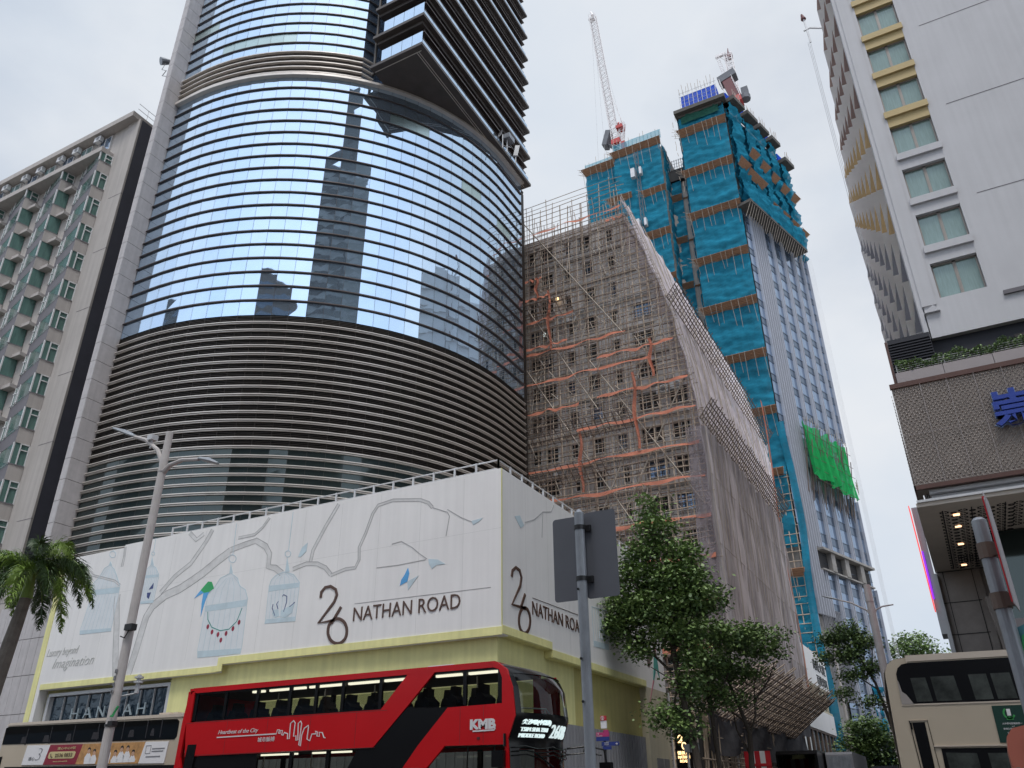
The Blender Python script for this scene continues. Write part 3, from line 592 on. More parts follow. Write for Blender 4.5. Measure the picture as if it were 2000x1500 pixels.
# recess between curve and block
mb = MB()
for k in range(30):
    z0 = 52.4 + 1.16 * k; mb.mi = 0
    mb.face([(ux, uy, z0), (-31.1, 36.8, z0), (-31.1, 36.8, z0 + 1.1), (ux, uy, z0 + 1.1)])
    mb.face([(-31.1, 36.8, z0), (-29.7, 35.9, z0), (-29.7, 35.9, z0 + 1.1), (-31.1, 36.8, z0 + 1.1)])
mb.build('recess_glass', M['tower_glass'], tw)
mb = MB(); mb.tube([(-30.45, 34.7, 52), (-30.45, 34.7, 87)], .12, 8); mb.build('drain_pipe', M['louver'], tw)
# projecting block with stepped sunshades
blk = MB(); blk.box(-29.6, -27.0, 35.2, 52, 52.45, 87); blk.build('block_core', M['louver'], tw)
for k in range(11):
    z0 = 52.1 + 3.28 * k
    sl = MB(); sl.box(-30.35, -25.55, 34.1, 52.1, z0, z0 + .28)
    if k: sl.box(-30.2, -25.9, 34.5, 51.8, z0 - .35, z0)
    s_ = sl.build('sunshade', M['soffit'], tw)
    wl = MB()
    for o in (.62, .80): wl.box(-25.55 - o, -25.55 - o + .05, 34.6, 51.9, z0 - .02, z0 + .001)
    if k == 0: wl.box(-30.2, -25.9, 34.55, 34.6, z0 - .05, z0)
    wl.build('slot_trim', M['cream_metal'], s_)
    gb = MB()
    for i in range(4):
        x = -29.5 + i * .96; gb.face([(x, 34.32, z0 + .28), (x + .93, 34.32, z0 + .28), (x + .93, 34.32, z0 + 1.75), (x, 34.32, z0 + 1.75)])
    for i in range(14):
        y = 34.32 + i * 1.25; gb.face([(-25.66, y, z0 + .28), (-25.66, y + 1.22, z0 + .28), (-25.66, y + 1.22, z0 + .85), (-25.66, y, z0 + .85)])
    gb.build('parapet_glass', M['glass_blue'], tw)
    fr = MB()
    fr.box(-26.2, -25.72, 34.6, 51.7, z0 + 2.02, z0 + 2.10); fr.box(-26.3, -25.85, 34.6, 51.7, z0 + 1.35, z0 + 1.41)
    for zc in (1.15, 1.5, 1.85, 2.2, 2.55): fr.box(-27.0, -25.95, 35.4, 51.6, z0 + zc, z0 + zc + .05)
    for i in range(9): y = 35 + 2 * i; fr.box(-27.0, -26.0, y - .03, y + .03, z0 + .28, z0 + 3.0)
    fr.build('inner_louver', M['bronze'], tw)
# stone pier
mb = MB(); h = .1
while h < 86:
    mb.box(-46.87, -46.3, 28.4, 31.0, h, h + 1.36); h += 1.39
mb.build('stone_pier', M['stone'], tw)
mb = MB(); mb.box(-46.8, -46.37, 28.5, 31.2, .1, 86); mb.box(-46.35, -46.2, 29.9, 30.6, 12, 86); mb.build('pier_joint', M['dark'], tw)
mb = MB()
for i in range(8):
    for j in range(6): mb.box(-48.6 + i * .70, -47.9 + i * .70 - .02, 28.1, 28.3, .1 + j * 1.95, .1 + j * 1.95 + 1.92)
mb.build('cladding_panel', M['stone'], tw, label='pale grey stone panels at the foot of the tower')
# dishes on the terrace edge
def dish_cluster(x, y, z, label, tripod=False):
    t = thing('satellite_dish', label, 'antenna', (x, y, z))
    a = MB(); a.tube([(x, y, z), (x, y, z + 1.5)], .05, 6)
    a.tube([(x, y, z + .3), (x + .5, y + .2, z)], .03, 4); a.build('mast', M['steel_light'], t)
    b = MB(); n = 14; c = Vector((x - .1, y - .1, z + 1.5)); d = Vector((-.5, -.8, .25)).normalized(); u = d.cross(Vector((0, 0, 1))).normalized(); w = u.cross(d)
    rings = []
    for k in range(4):
        rr = .42 * k / 3; dep = .14 * (k / 3) ** 2
        rings.append([b.P(c + d * dep + u * rr * math.cos(2 * math.pi * i / n) + w * rr * math.sin(2 * math.pi * i / n)) for i in range(n)])
    for k in range(3):
        for i in range(n): j = (i + 1) % n; b.F([rings[k][i], rings[k][j], rings[k + 1][j], rings[k + 1][i]])
    b.build('dish', M['steel_light'], t)
    return t
dish_cluster(-25.4, 46.4, 52.0, 'round white dish at the left of the antennas on the glass tower terrace')
t = thing('floodlight', 'grey box floodlight on a bracket in the middle of the terrace antennas', 'floodlight', (-25.4, 47.2, 52.1))
a = MB(); a.tube([(-25.4, 47.2, 52.1), (-25.4, 47.2, 53.6)], .05, 6); a.tube([(-25.4, 47.2, 52.9), (-25.4, 47.9, 53.3)], .04, 4); a.build('bracket', M['steel_light'], t)
a = MB(); a.box(-25.7, -25.0, 46.9, 47.9, 53.6, 54.1); a.build('head', M['galv'], t)
t = thing('panel_antenna', 'white slab antenna tilted at the right of the terrace antennas', 'antenna', (-25.4, 48.8, 52.1))
a = MB(); a.tube([(-25.4, 48.8, 52.1), (-25.4, 48.8, 54.2)], .05, 6); a.build('mast', M['steel_light'], t)
a = MB(); a.fr((-25.3, 48.8, 53.6), (.8, .5, 0), (-.5, .8, 0), (.15, .1, 1)); a.box(-.2, .2, -.08, .08, -.6, .6); a.build('panel', M['white_frame'], t)
t = thing('floodlight', 'round dark floodlight on a coiled bracket at the pier edge above the beige hotel', 'floodlight', (-49.0, 29.8, 57.0))
a = MB(); a.tube([(-49.0, 29.8, 57.0), (-49.6, 29.7, 57.3), (-49.2, 29.7, 57.7), (-49.7, 29.6, 58.0), (-49.4, 29.6, 58.6)], .04, 5); a.build('bracket', M['steel_light'], t)
a = MB(); a.tube([(-49.7, 29.3, 58.75), (-49.5, 29.7, 58.95), (-49.3, 30.0, 59.1)], .36, 10, .2); a.build('head', M['galv'], t)

# ================================================================ beige hotel at the left edge
ht = thing('hotel_building', 'beige high-rise with green zigzag bay windows at the left edge', 'hotel', (-56, 32, 0))
m = MB(); m.box(-92, -56.2, 31.35, 48, .1, 55.55); m.build('wall', M['hotel_beige'], ht)
m = MB(); m.box(-56.2, -55.15, 31.3, 31.9, .1, 55.55); m.box(-55.05, -53.5, 31.2, 31.36, .1, 55.55); m.box(-55.2, -55.0, 31.4, 31.9, .1, 55.55)
for k in range(10): pass
m.build('end_wall', M['hotel_beige'], ht)
m = MB()
for k in range(9): m.box(-55.04, -53.48, 31.185, 31.3, 2 + 5.64 * k, 2.025 + 5.64 * k)
m.build('wall_joint', M['hotel_grey'], ht)
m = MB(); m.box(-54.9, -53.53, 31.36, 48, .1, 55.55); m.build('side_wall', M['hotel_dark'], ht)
m = MB(); m.box(-93, -53.8, 30.55, 48.5, 55.55, 56.1); m.box(-93, -54.0, 30.7, 48, 56.1, 56.3); m.box(-93, -56.4, 30.2, 31.6, 52.35, 52.85)
rf = m.build('roof', M['hotel_beige'], ht)
m = MB()
for i in range(6): m.tube([(-54.0, 32 + i * 2.2, 56.2), (-54.0, 32 + i * 2.2, 57.4)], .03, 4)
for zq in (56.8, 57.4): m.tube([(-54.0, 31, zq), (-54.0, 43, zq)], .03, 4)
m.build('railing', M['steel_light'], rf)
for k in range(7):      # top storey windows
    x = -57.9 - 2.62 * k; m = MB(); m.mi = 0
    m.box(x - .75, x + .75, 31.2, 31.36, 53.7, 55.25); m.mi = 1
    m.face([(x - .68, 31.19, 53.77), (x + .68, 31.19, 53.77), (x + .68, 31.19, 55.18), (x - .68, 31.19, 55.18)])
    m.mi = 0; m.box(x - .03, x + .03, 31.12, 31.2, 53.75, 55.2)
    m.build('window', [M['white_frame'], M['glass_aqua'] if k % 2 else M['tower_glass']], ht)
ac_labels = ['white air conditioner nearest the roof corner of the beige hotel', 'second air conditioner from the corner under the beige hotel roof', 'third air conditioner from the corner under the beige hotel roof', 'fourth air conditioner from the corner under the beige hotel roof', 'fifth air conditioner from the corner under the beige hotel roof', 'leftmost air conditioner under the beige hotel roof']
def ac_unit(x, y, z, label, group, s=1.0):
    t = thing('air_conditioner', label, 'air conditioner', (x, y, z), group)
    a = MB(); a.box(x - .42 * s, x + .42 * s, y - .35 * s, y, z, z + .55 * s); a.build('casing', M['white_frame'], t)
    a = MB(); a.tube([(x + .1 * s, y - .352 * s, z + .28 * s), (x + .1 * s, y - .37 * s, z + .28 * s)], .2 * s, 10); a.build('fan_grille', M['grey'], t)
    a = MB(); a.box(x - .4 * s, x - .35 * s, y - .4 * s, y + .1, z - .08 * s, z - .001); a.box(x + .35 * s, x + .4 * s, y - .4 * s, y + .1, z - .08 * s, z - .001); a.build('bracket', M['galv'], t)
for k in range(6): ac_unit(-58.6 - 2.62 * k - (.4 if k % 2 else 0), 31.1, 54.85, ac_labels[k], 'air conditioners under the beige hotel roof')
for j in range(17):
    zt = 51.35 - 2.82 * j
    for k in range(5):
        xp = -56.45 - 5.1 * k
        if xp < -58 - (zt - 5) / 45 * 22: continue
        xl, xr = xp - 3.9, xp + .22; yp, yw = 30.3, 31.3
        b = MB(); b.mi = 0
        b.face([(xl, yw, zt - 1.15), (xp, yp, zt - 1.15), (xp, yp, zt), (xl, yw, zt)])
        b.mi = 1
        b.face([(xp, yp, zt - 1.15), (xr, yw, zt - 1.15), (xr, yw, zt), (xp, yp, zt)])
        b.face([(xl, yw, zt - 1.15), (xr, yw, zt - 1.15), (xp, yp, zt - 1.15)])
        b.face([(xl, yw, zt), (xp, yp, zt), (xr, yw, zt)])
        b.mi = 0; o = .06     # ledge
        b.face([(xl - .1, yw - o, zt - .02), (xp, yp - o - .03, zt - .02), (xp, yp - o - .03, zt + .06), (xl - .1, yw - o, zt + .06)])
        b.face([(xp, yp - o - .03, zt - .02), (xr + o, yw - o, zt - .02), (xr + o, yw - o, zt + .06), (xp, yp - o - .03, zt + .06)])
        b.mi = 1; b.box(xl - 1.05, xl, yw - .55, yw + .1, zt - 1.15, zt - .85)
        o_ = b.build('bay_window', [M['hotel_grey'], M['hotel_beige']], ht)
        zg = zt + (1.67 if j else .98)
        g_ = MB()
        def at(t): return (xl + (xp - xl) * t, yw + (yp - yw) * t)
        a0, a1, a2 = at(.30), at(.62), at(.97)
        g_.mi = 1; g_.face([(a0[0], a0[1] + .02, zt), (a1[0], a1[1] + .02, zt), (a1[0], a1[1] + .02, zg), (a0[0], a0[1] + .02, zg)])
        g_.mi = 0; g_.face([(a1[0], a1[1] + .02, zt), (a2[0], a2[1] + .02, zt), (a2[0], a2[1] + .02, zg), (a1[0], a1[1] + .02, zg)])
        g_.mi = 1; g_.face([(xp - .05, yp + .03, zt), (xr - .05, yw, zt), (xr - .05, yw, zg), (xp - .05, yp + .03, zg)])
        g_.mi = 1; g_.box(xl + .02, xl + 1.0, yw - .05, yw + .03, zt, zg)
        g_.build('pane', [M['glass_aqua'], M['curtain_green']], o_)
        f_ = MB()
        for t in (.04, .27, .98):
            p = at(t); f_.box(p[0] - .05, p[0] + .05, p[1] - .05, p[1] + .05, zt, zg)
        if k == 0 or j < 1:
            f_.fr((xp, yp, 0), ((xr - xp), (yw - yp), 0), (1, -.2, 0))
            for t in (.42, .98): f_.box(t - .04, t + .04, -.03, .03, zt, zg)
            f_.box(.42, 1, -.03, .03, zg - .52, zg - .45); f_.box(.42, 1, -.03, .03, zt, zt + .06); f_.box(.42, 1, -.03, .03, zg - .08, zg)
            f_.fr()
        f_.box(xl, xl + .95, yw - .12, yw - .04, zt + 1.1, zt + 1.17); f_.box(xl + .45, xl + .52, yw - .12, yw - .04, zt, zg)
        f_.build('frame', M['white_frame'], o_)

# ================================================================ tenement wrapped in bamboo scaffolding
def wob(r, s=.05): return r.uniform(-s, s)
tb = thing('tenement_building', 'stained grey tenement block behind bamboo scaffolding, stepping back towards its top', 'apartment building', (-20, 55.2, 0))
YW = 55.2
prof = [(-28, .1), (-13.9, .1), (-13.9, 31), (-14.9, 31), (-14.9, 36.2), (-15.9, 36.2), (-15.9, 40.2), (-16.9, 40.2), (-16.9, 43.6), (-18.1, 43.6), (-18.1, 47.3), (-28, 47.3)]
winx = [(-26.95, .8), (-25.7, 1.3), (-23.55, .6), (-21.7, 1.2), (-19.5, .6), (-17.1, 1.9), (-14.95, 1.5)]
def rightedge(z):
    return -13.9 if z < 31 else -14.9 if z < 36.2 else -15.9 if z < 40.2 else -16.9 if z < 43.6 else -18.1
rw = random.Random(3)
m = MB(); m.fr((0, YW, 0)); m.poly(prof, 0, 24); m.build('wall', M['plaster'], tb)
m = MB()
for k in range(14):
    z0 = 8.1 + 2.82 * k; m.box(-28, rightedge(z0) - .3, YW - .14, YW, z0 - .12, z0 + .10)
m.build('floor_ledge', M['concrete'], tb)
m = MB()
for z0, x in ((31, -14.9), (36.2, -15.9), (40.2, -16.9), (43.6, -18.1), (47.3, -18.3)): m.box(x, x + .9, YW - .1, YW + 23, z0 - .1, z0 + .5) if z0 < 47 else m.box(-28, x + .4, YW - .15, YW + 23, z0, z0 + .9)
m.build('parapet', M['plaster'], tb)
for k in range(14):
    z0 = 8.1 + 2.82 * k
    for i, (x, w) in enumerate(winx):
        if x + w / 2 > rightedge(z0 + 2) - .2: continue
        x += rw.uniform(-.12, .12); w *= .88; hh = 1.25 if w > .6 else 1.1
        m = MB(); m.mi = 0; zz0 = z0 + .85; m.fr((0, YW - .03, 0))
        m.box(x - w / 2, x + w / 2, -.01, .01, zz0, zz0 + hh); m.mi = 1
        for q in (x - w / 2, x + w / 2): m.box(q - .035, q + .035, -.05, .02, zz0, zz0 + hh)
        n = max(1, int(w / .5))
        for j in range(1, n): q = x - w / 2 + w * j / n; m.box(q - .02, q + .02, -.04, .02, zz0, zz0 + hh)
        m.box(x - w / 2, x + w / 2, -.04, .02, zz0 + hh * .68, zz0 + hh * .68 + .04); m.mi = 2
        m.box(x - w / 2 - .1, x + w / 2 + .1, -.3, .02, zz0 + hh, zz0 + hh + .07); m.box(x - w / 2 - .05, x + w / 2 + .05, -.12, .02, zz0 - .08, zz0)
        lit = (k, i) in ((12, 1),)
        m.build('window', [M['dark'] if not ((k + i) % 5 == 0) else M['tower_spandrel'], M['white_frame'] if rw.random() < .5 else M['hotel_grey'], M['plaster']], tb)
for n_, (x, z0, lb) in enumerate([(-24.4, 38.4, 'upper left'), (-23.3, 38.4, 'upper centre left'), (-16.0, 29.7, 'upper right'), (-14.9, 29.8, 'far right'), (-20.4, 18.9, 'lower middle'), (-25.0, 24.5, 'lower left')]):
    ac_unit(x, YW, z0, 'dusty air conditioner on the tenement wall behind the bamboo, ' + lb, 'air conditioners on the tenement wall', 1.15)
for (x, z0, mt, lb) in ((-24.55, 40.95, 'led_warm', 'warm bare bulb glowing behind the bamboo high on the tenement'), (-25.9, 37.7, 'led_white', 'cold white bulb glowing behind the bamboo near the glass tower')):
    t = thing('light_bulb', lb, 'light', (x, YW - .4, z0)); a = MB(); a.tube([(x, YW - .4, z0 - .13), (x, YW - .4, z0 - .09), (x, YW - .4, z0 + .09), (x, YW - .4, z0 + .13)], .13, 8); a.build('bulb', M[mt], t); a = MB(); a.tube([(x, YW - .4, z0 + .13), (x, YW - .02, z0 + .4)], .02, 4); a.build('cable', M['black'], t)

sf = thing('bamboo_scaffold', 'tied bamboo scaffolding with orange net strips over the grey tenement front', 'scaffolding', (-20, 54, 0))
rs = random.Random(11)
def edge_x(z):   # outer profile of the scaffold towards the street
    P = [(0, -13.0), (25.9, -13.1), (30.7, -13.55), (36.5, -14.4), (43.8, -16.35), (49, -17.6)]
    for (z0, x0), (z1, x1) in zip(P, P[1:]):
        if z <= z1: return x0 + (x1 - x0) * (z - z0) / (z1 - z0)
    return -17.7
def vpoles(yf, sp, ztop, mb, r, n0):
    x = -27.6
    while x < -13.2:
        zt = ztop + rs.uniform(0, 4.2)
        while zt > 8 and x > edge_x(min(zt, 49)) : zt -= .5
        pts = []; z_ = 2 + rs.uniform(0, 1)
        while z_ < zt: pts.append((x + wob(rs, .07), yf + wob(rs, .06), z_)); z_ += 4.2
        pts.append((x + wob(rs, .12), yf, zt)); mb.tube(pts, r * rs.uniform(.75, 1.3), 4, cap=False)
        x += sp * rs.uniform(.72, 1.28)
m = MB(); vpoles(54.0, .60, 48.0, m, .040, 0); m.build('upright_pole', M['bamboo'], sf)
m = MB(); vpoles(54.75, .95, 48.0, m, .042, 0); m.build('upright_pole', M['bamboo_pale'], sf)
def ledgers(yf, z0, z1, sp, mb, r):
    z_ = z0
    while z_ < z1:
        xe = edge_x(min(z_, 49)) + rs.uniform(-.1, .35); x = -27.8; pts = []
        while x < xe: pts.append((x, yf + wob(rs, .04), z_ + wob(rs, .07))); x += 3.1
        pts.append((xe, yf, z_ + wob(rs, .1))); mb.tube(pts, r * rs.uniform(.75, 1.2), 4, cap=False); z_ += sp * rs.uniform(.8, 1.2)
m = MB(); ledgers(53.95, 3, 51.5, .50, m, .034); m.build('ledger_pole', M['bamboo'], sf)
m = MB(); vpoles(54.35, .7, 47.0, m, .03, 0); ledgers(54.35, 3, 47.5, .62, m, .028); m.build('upright_pole', mat('brown_bamboo', (.38, .28, .23), .8, var=.3), sf)
m = MB(); ledgers(54.7, 3, 48.5, .85, m, .036); m.build('ledger_pole', M['bamboo_dark'], sf)
m = MB()
for a, b in (((-27.5, 53.9, 50), (-18.3, 53.9, 35)), ((-27.5, 53.9, 34.5), (-18, 53.9, 18)), ((-21.5, 53.9, 33.5), (-13.5, 53.9, 20)), ((-20, 53.9, 27), (-13.6, 53.9, 38)), ((-27, 53.9, 9), (-19, 53.9, 25)), ((-24, 53.9, 12), (-14, 53.9, 30)), ((-27, 53.9, 40), (-21, 53.9, 29))): m.tube([a, b], .05, 4)
for i in range(170):
    x = rs.uniform(-27.5, -14); z_ = rs.uniform(9, 46)
    if x < edge_x(z_) - .5: l = rs.uniform(1.2, 3); m.tube([(x, 53.9, z_), (x + rs.uniform(-1, 1), 53.9 + rs.uniform(-.3, .8), z_ + l * rs.choice((-1, 1)) * .6)], .035, 4)
m.build('brace_pole', M['bamboo_pale'], sf)
# small catch fans at two levels of the front
for (z0, xa, xb) in ((26.9, -27.6, -18), (38.6, -27.6, -22.5), (23.4, -27.6, -20)):
    m = MB()
    for i in range(5): t = i / 4; m.tube([(xa, 53.9 - t * 1.5, z0 + t * .9), (xb, 53.9 - t * 1.5, z0 + t * .9 + wob(rs))], .035, 4)
    x = xa
    while x < xb: m.tube([(x, 53.95, z0 - .1), (x + wob(rs, .1), 52.3, z0 + .95)], .03, 4); x += .55
    m.build('catch_fan', M['bamboo_dark'], sf)
# orange net strips, one per lift
rn = random.Random(5)
def net_strip(x0, x1, z0, h=.27, y=53.75, par=sf):
    m = MB(); ph = rn.uniform(0, 6)
    m.sheet(lambda u, v: (x0 + (x1 - x0) * u, y - .09 * math.sin(u * 23 + ph) - .16 * v, z0 + .05 * math.sin(u * 9 + ph) + .03 * math.sin(u * 31) - h * v * (1 + .35 * math.sin(u * 17 + ph))), 40, 2)
    return m.build('safety_net', M['orange_net'], par)
for z0, xa, xb in ((48.0, -27.3, -17.7), (46.9, -19.3, -17.6), (43.0, -27.4, -25.5), (41.0, -27.4, -24.8), (38.6, -27.4, -22.6), (36.0, -27.4, -23.3), (35.4, -27.4, -18.2), (32.6, -27.4, -16.4), (33.6, -20.8, -14.4), (29.9, -27.4, -22.5), (30.1, -21.0, -13.6), (27.6, -22.8, -13.3), (24.8, -27.4, -13.3), (22.2, -26, -13.2), (19.3, -22.5, -13.1), (16.5, -21, -13.1), (13.5, -20.5, -13.1), (10.6, -19.5, -13.1)): net_strip(xa, xb, z0)
for x, z0, z1 in ((-25.0, 41.3, 35.4), (-18.0, 31.4, 24.9), (-22.7, 27.3, 22.3), (-16.4, 34.0, 30.6), (-26.1, 43, 40.8)):
    m = MB(); m.sheet(lambda u, v: (x + .10 * math.sin(u * 9) + .26 * v, 53.6 + .1 * math.sin(v * 5 + u * 8), z0 + (z1 - z0) * u), 20, 2); m.build('safety_net', M['orange_net'], sf, label='vertical strip of orange net')

# netting on the street side
def slant_x(z): return edge_x(z)
rm = random.Random(9); ph = [rm.uniform(0, 6.28) for _ in range(8)]
def fold(y, z, a=1.15): return a * (.16 * math.sin(y * 3.1 + ph[0] + .25 * math.sin(z * .35)) + .10 * math.sin(y * 7.3 + ph[1] + .5 * math.sin(z * .23)) + .07 * math.sin(y * 13 + ph[2] + z * .1) + .05 * math.sin(z * 1.3 + y))
ns = thing('netting_screen', 'long mauve grey debris netting hanging in folds along the street side of the bamboo scaffold', 'debris netting', (-13, 54, 8))
m = MB(); m.sheet(lambda u, v: (-12.95 + fold(53.5 + 27 * u, 8.6 + 17.2 * v), 53.5 + 27 * u, 8.6 + 17.2 * v + .25 * math.sin(u * 40) * (1 - v)), 220, 26); m.build('netting', M['mauve_net'], ns)
m = MB()
for i in range(24): y = 53.6 + i * 1.12 + wob(rs, .3); m.tube([(-12.75 + wob(rs), y, 9 + rs.uniform(0, 8)), (-12.72 + wob(rs), y + wob(rs, .1), 26.6 + rs.uniform(0, .6))], .022, 4, cap=False)
for i in range(3): m.tube([(-12.72, 53.5, 12 + 5 * i), (-12.72, 80.4, 12 + 5 * i + wob(rs, .2))], .02, 4, cap=False)
m.build('support_pole', M['bamboo_pale'], ns)
m = MB()
def slope_sheet(u, v):
    z = 25.9 + 23.2 * v; ye = 80.5 + 16.5 * v; y = 53.7 + (ye - 53.7) * u
    return (slant_x(z) + .05 + .10 * math.sin(y * 2.3 + ph[3]) + .05 * math.sin(y * 6.1) + .06 * math.sin(z * 1.7 + y * .3), y, z)
m.sheet(slope_sheet, 150, 40); m.build('netting', M['pink_net'], ns, label='pale pinkish netting on the sloping upper part')
m = MB()
for i in range(26):
    u = i / 25; pts = [slope_sheet(u, v / 8) for v in range(9)]; m.tube([(p[0] + .12, p[1], p[2]) for p in pts], .03, 4, cap=False)
m.build('support_pole', M['bamboo_pale'], ns)
m = MB(); m.sheet(lambda u, v: (-14.2 + 1.2 * u + .05 * math.sin(v * 30), 53.6 + .12 * math.sin(v * 22 + u * 4), 8 + 17.8 * v), 4, 60); m.build('netting', net_mat('thin_mauve_netting', (.34, .30, .33), .5, .2), ns, label='thin see-through netting round the corner')
def grid_fan(name, par, p00, p10, p01, p11, nu, nv, r, mt):
    """a sloping lattice of tied bamboo between four corners"""
    m = MB(); p00, p10, p01, p11 = map(Vector, (p00, p10, p01, p11)); rr = random.Random(nu * 7 + nv)
    for i in range(nu + 1):
        t = i / nu; a = p00.lerp(p10, t); b = p01.lerp(p11, t); d = (b - a) * rr.uniform(.02, .25)
        m.tube([a - d * .4, b + d], r, 4, cap=False)
    for j in range(nv + 1):
        t = j / nv; a = p00.lerp(p01, t); b = p10.lerp(p11, t); m.tube([a + Vector((0, 0, wob(rr, .08))), a.lerp(b, .5) + Vector((0, 0, wob(rr, .1) - .1)), b], r, 4, cap=False)
    return m.build(name, mt, par)
grid_fan('catch_fan', ns, (-13.0, 53.4, 26.3), (-13.0, 81, 26.3), (-12.0, 53.4, 27.6), (-12.0, 81, 27.6), 56, 5, .04, M['bamboo_dark'])
grid_fan('catch_fan', ns, (-14.4, 53.4, 37.2), (-14.4, 88, 37.2), (-13.5, 53.4, 38.4), (-13.5, 88, 38.4), 60, 5, .04, M['bamboo_dark'])
m = MB(); m.sheet(lambda u, v: (-13.0 + 1.5 * v, 53.4 + 27 * u, 26.25 + 1.2 * v), 4, 2)
m = MB(); m.sheet(lambda u, v: (-12.88 + .1 * math.sin(v * 9), 79.6 + .8 * u, 9 + 30 * v), 3, 30); m.build('safety_net', M['orange_net'], ns, label='vertical strip of orange net at the far end')
# street canopy
cn = thing('bamboo_canopy', 'wide sloping bamboo lattice canopy over the pavement under the mauve netting', 'canopy', (-12, 58, 4))
grid_fan('lattice', cn, (-13.2, 45.5, 6.0), (-13.2, 72, 6.0), (-9.9, 46.5, 8.1), (-9.9, 71.5, 8.3), 52, 13, .032, M['bamboo'])
grid_fan('lattice', cn, (-13.1, 46, 5.9), (-13.1, 71.5, 5.9), (-10.1, 47, 7.9), (-10.1, 71, 8.1), 36, 7, .038, M['bamboo_dark'])
m = MB(); m.sheet(lambda u, v: (-13.15 + .15 * math.sin(u * 30 + v * 3), 47 + 30 * u, 6.4 - 2.3 * v - .25 * math.sin(u * 14)), 80, 6); m.build('tarpaulin', M['grey_tarp'], cn)
m = MB(); m.sheet(lambda u, v: (-13.05 + .12 * math.sin(u * 40 + v * 2), 52.5 + 27 * u, 9.6 - 3.0 * v - .3 * math.sin(u * 9)), 80, 6); m.build('tarpaulin', M['grey_tarp'], cn)
m = MB()
for i in range(60): y = 46 + i * .52; m.tube([(-13.4 + wob(rs, .3), y, .14), (-13.4 + wob(rs, .2), y + wob(rs, .25), 5.9)], .05, 4, cap=False)
for i in range(4): m.tube([(-13.3, 46, 1.2 + i * 1.2), (-13.3, 78, 1.2 + i * 1.2)], .045, 4, cap=False)
m.build('post', M['bamboo'], cn)
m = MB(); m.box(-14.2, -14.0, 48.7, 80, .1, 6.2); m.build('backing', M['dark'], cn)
m = MB(); m.sheet(lambda u, v: (-15.1 + 1.9 * u, 52.2 + .1 * math.sin(u * 9), 6.9 - 1.9 * v), 8, 4); m.build('tarpaulin', net_mat('pale_blue_sheet', (.20, .23, .33), .9), cn, label='pale blue sheet hung by the trees')
# dark lobby sign pylon
sg = thing('shop_sign', 'black upright sign with glowing gold 26 Nathan Road lettering behind the trees', 'sign', (-15, 48.65, 0))
m = MB(); m.box(-15.55, -14.5, 48.6, 48.9, .1, 6.45); m.build('panel', M['bus_black'], sg)
m = MB(); m.fr((0, 48.6, 0)); E26 = [(.03, .80), (.06, .9), (.18, .98), (.30, .95), (.36, .84), (.3, .74), (.02, .50), (.28, .52)]
X, Zq, W_, H_ = -15.36, 4.15, .52, .80
m.strip([(X + a * W_ * 1.3, Zq + b * H_) for a, b in E26], .055, -.04, 0); m.strip([(X + .40 * W_, Zq + .58 * H_), (X + .52 * W_ - .02, Zq + .78 * H_)], .055, -.04, 0)
m.strip([(X + .335 + .115 * math.cos(k * math.pi / 8), Zq + .23 + .17 * math.sin(k * math.pi / 8)) for k in range(17)], .055, -.04, 0)
m.build('numerals', M['led_warm'], sg)
m = MB(); m.fr((0, 48.6, 0)); m.text('彌敦道', -15.44, -14.75, 3.93, 4.12, 0, -.04); m.text('NATHAN', -15.42, -14.75, 3.73, 3.88, 0, -.04, bold=.01); m.text('ROAD', -15.33, -14.85, 3.53, 3.68, 0, -.04, bold=.01); m.build('lettering', M['led_warm'], sg)
m = MB(); m.tube([(-15.62, 48.4, .1), (-15.62, 48.4, 7.2)], .07, 8); m.build('post', M['steel_light'], sg)

# ================================================================ white low building further down the street
wb = thing('white_building', 'low white building with ribbon windows beyond the mauve netting', 'shop building', (-15, 90, 0))
m = MB(); m.box(-30, -14.5, 81.2, 104.2, 12.4, 16.0); m.box(-30, -14.5, 81.2, 104.2, 7.9, 9.9); m.box(-30, -14.5, 81.2, 104.2, 4.4, 5.2); m.build('wall', M['white_wall'], wb)
m = MB(); m.box(-30, -14.8, 81.4, 104, .1, 15.8); m.build('core', M['dark'], wb)
for zz0, zz1 in ((9.9, 12.4), (5.2, 7.9), (.3, 4.4)):
    for i in range(9):
        y = 81.6 + i * 2.5; m = MB(); m.mi = 0; m.box(-14.75, -14.68, y + .25, y + 2.3, zz0 + .25, zz1 - .2); m.mi = 1
        m.box(-14.8, -14.55, y - .1, y + .25, zz0, zz1); m.box(-14.8, -14.55, y + .25, y + 2.4, zz0, zz0 + .25); m.box(-14.8, -14.55, y + .25, y + 2.4, zz1 - .2, zz1)
        m.build('window', [M['glass_dark'], M['rust'] if zz0 < 9 else M['cream_wall']], wb)
m = MB(); m.fr((-14.5, 0, 0), (0, 1, 0), (-1, 0, 0)); m.text('商業大廈', 95.5, 103.2, 14.1, 15.2, .01, -.06, bold=.015); m.text('百貨公司', 96.8, 103.2, 12.7, 13.7, .01, -.06, bold=.015); m.build('lettering', M['black'], wb)

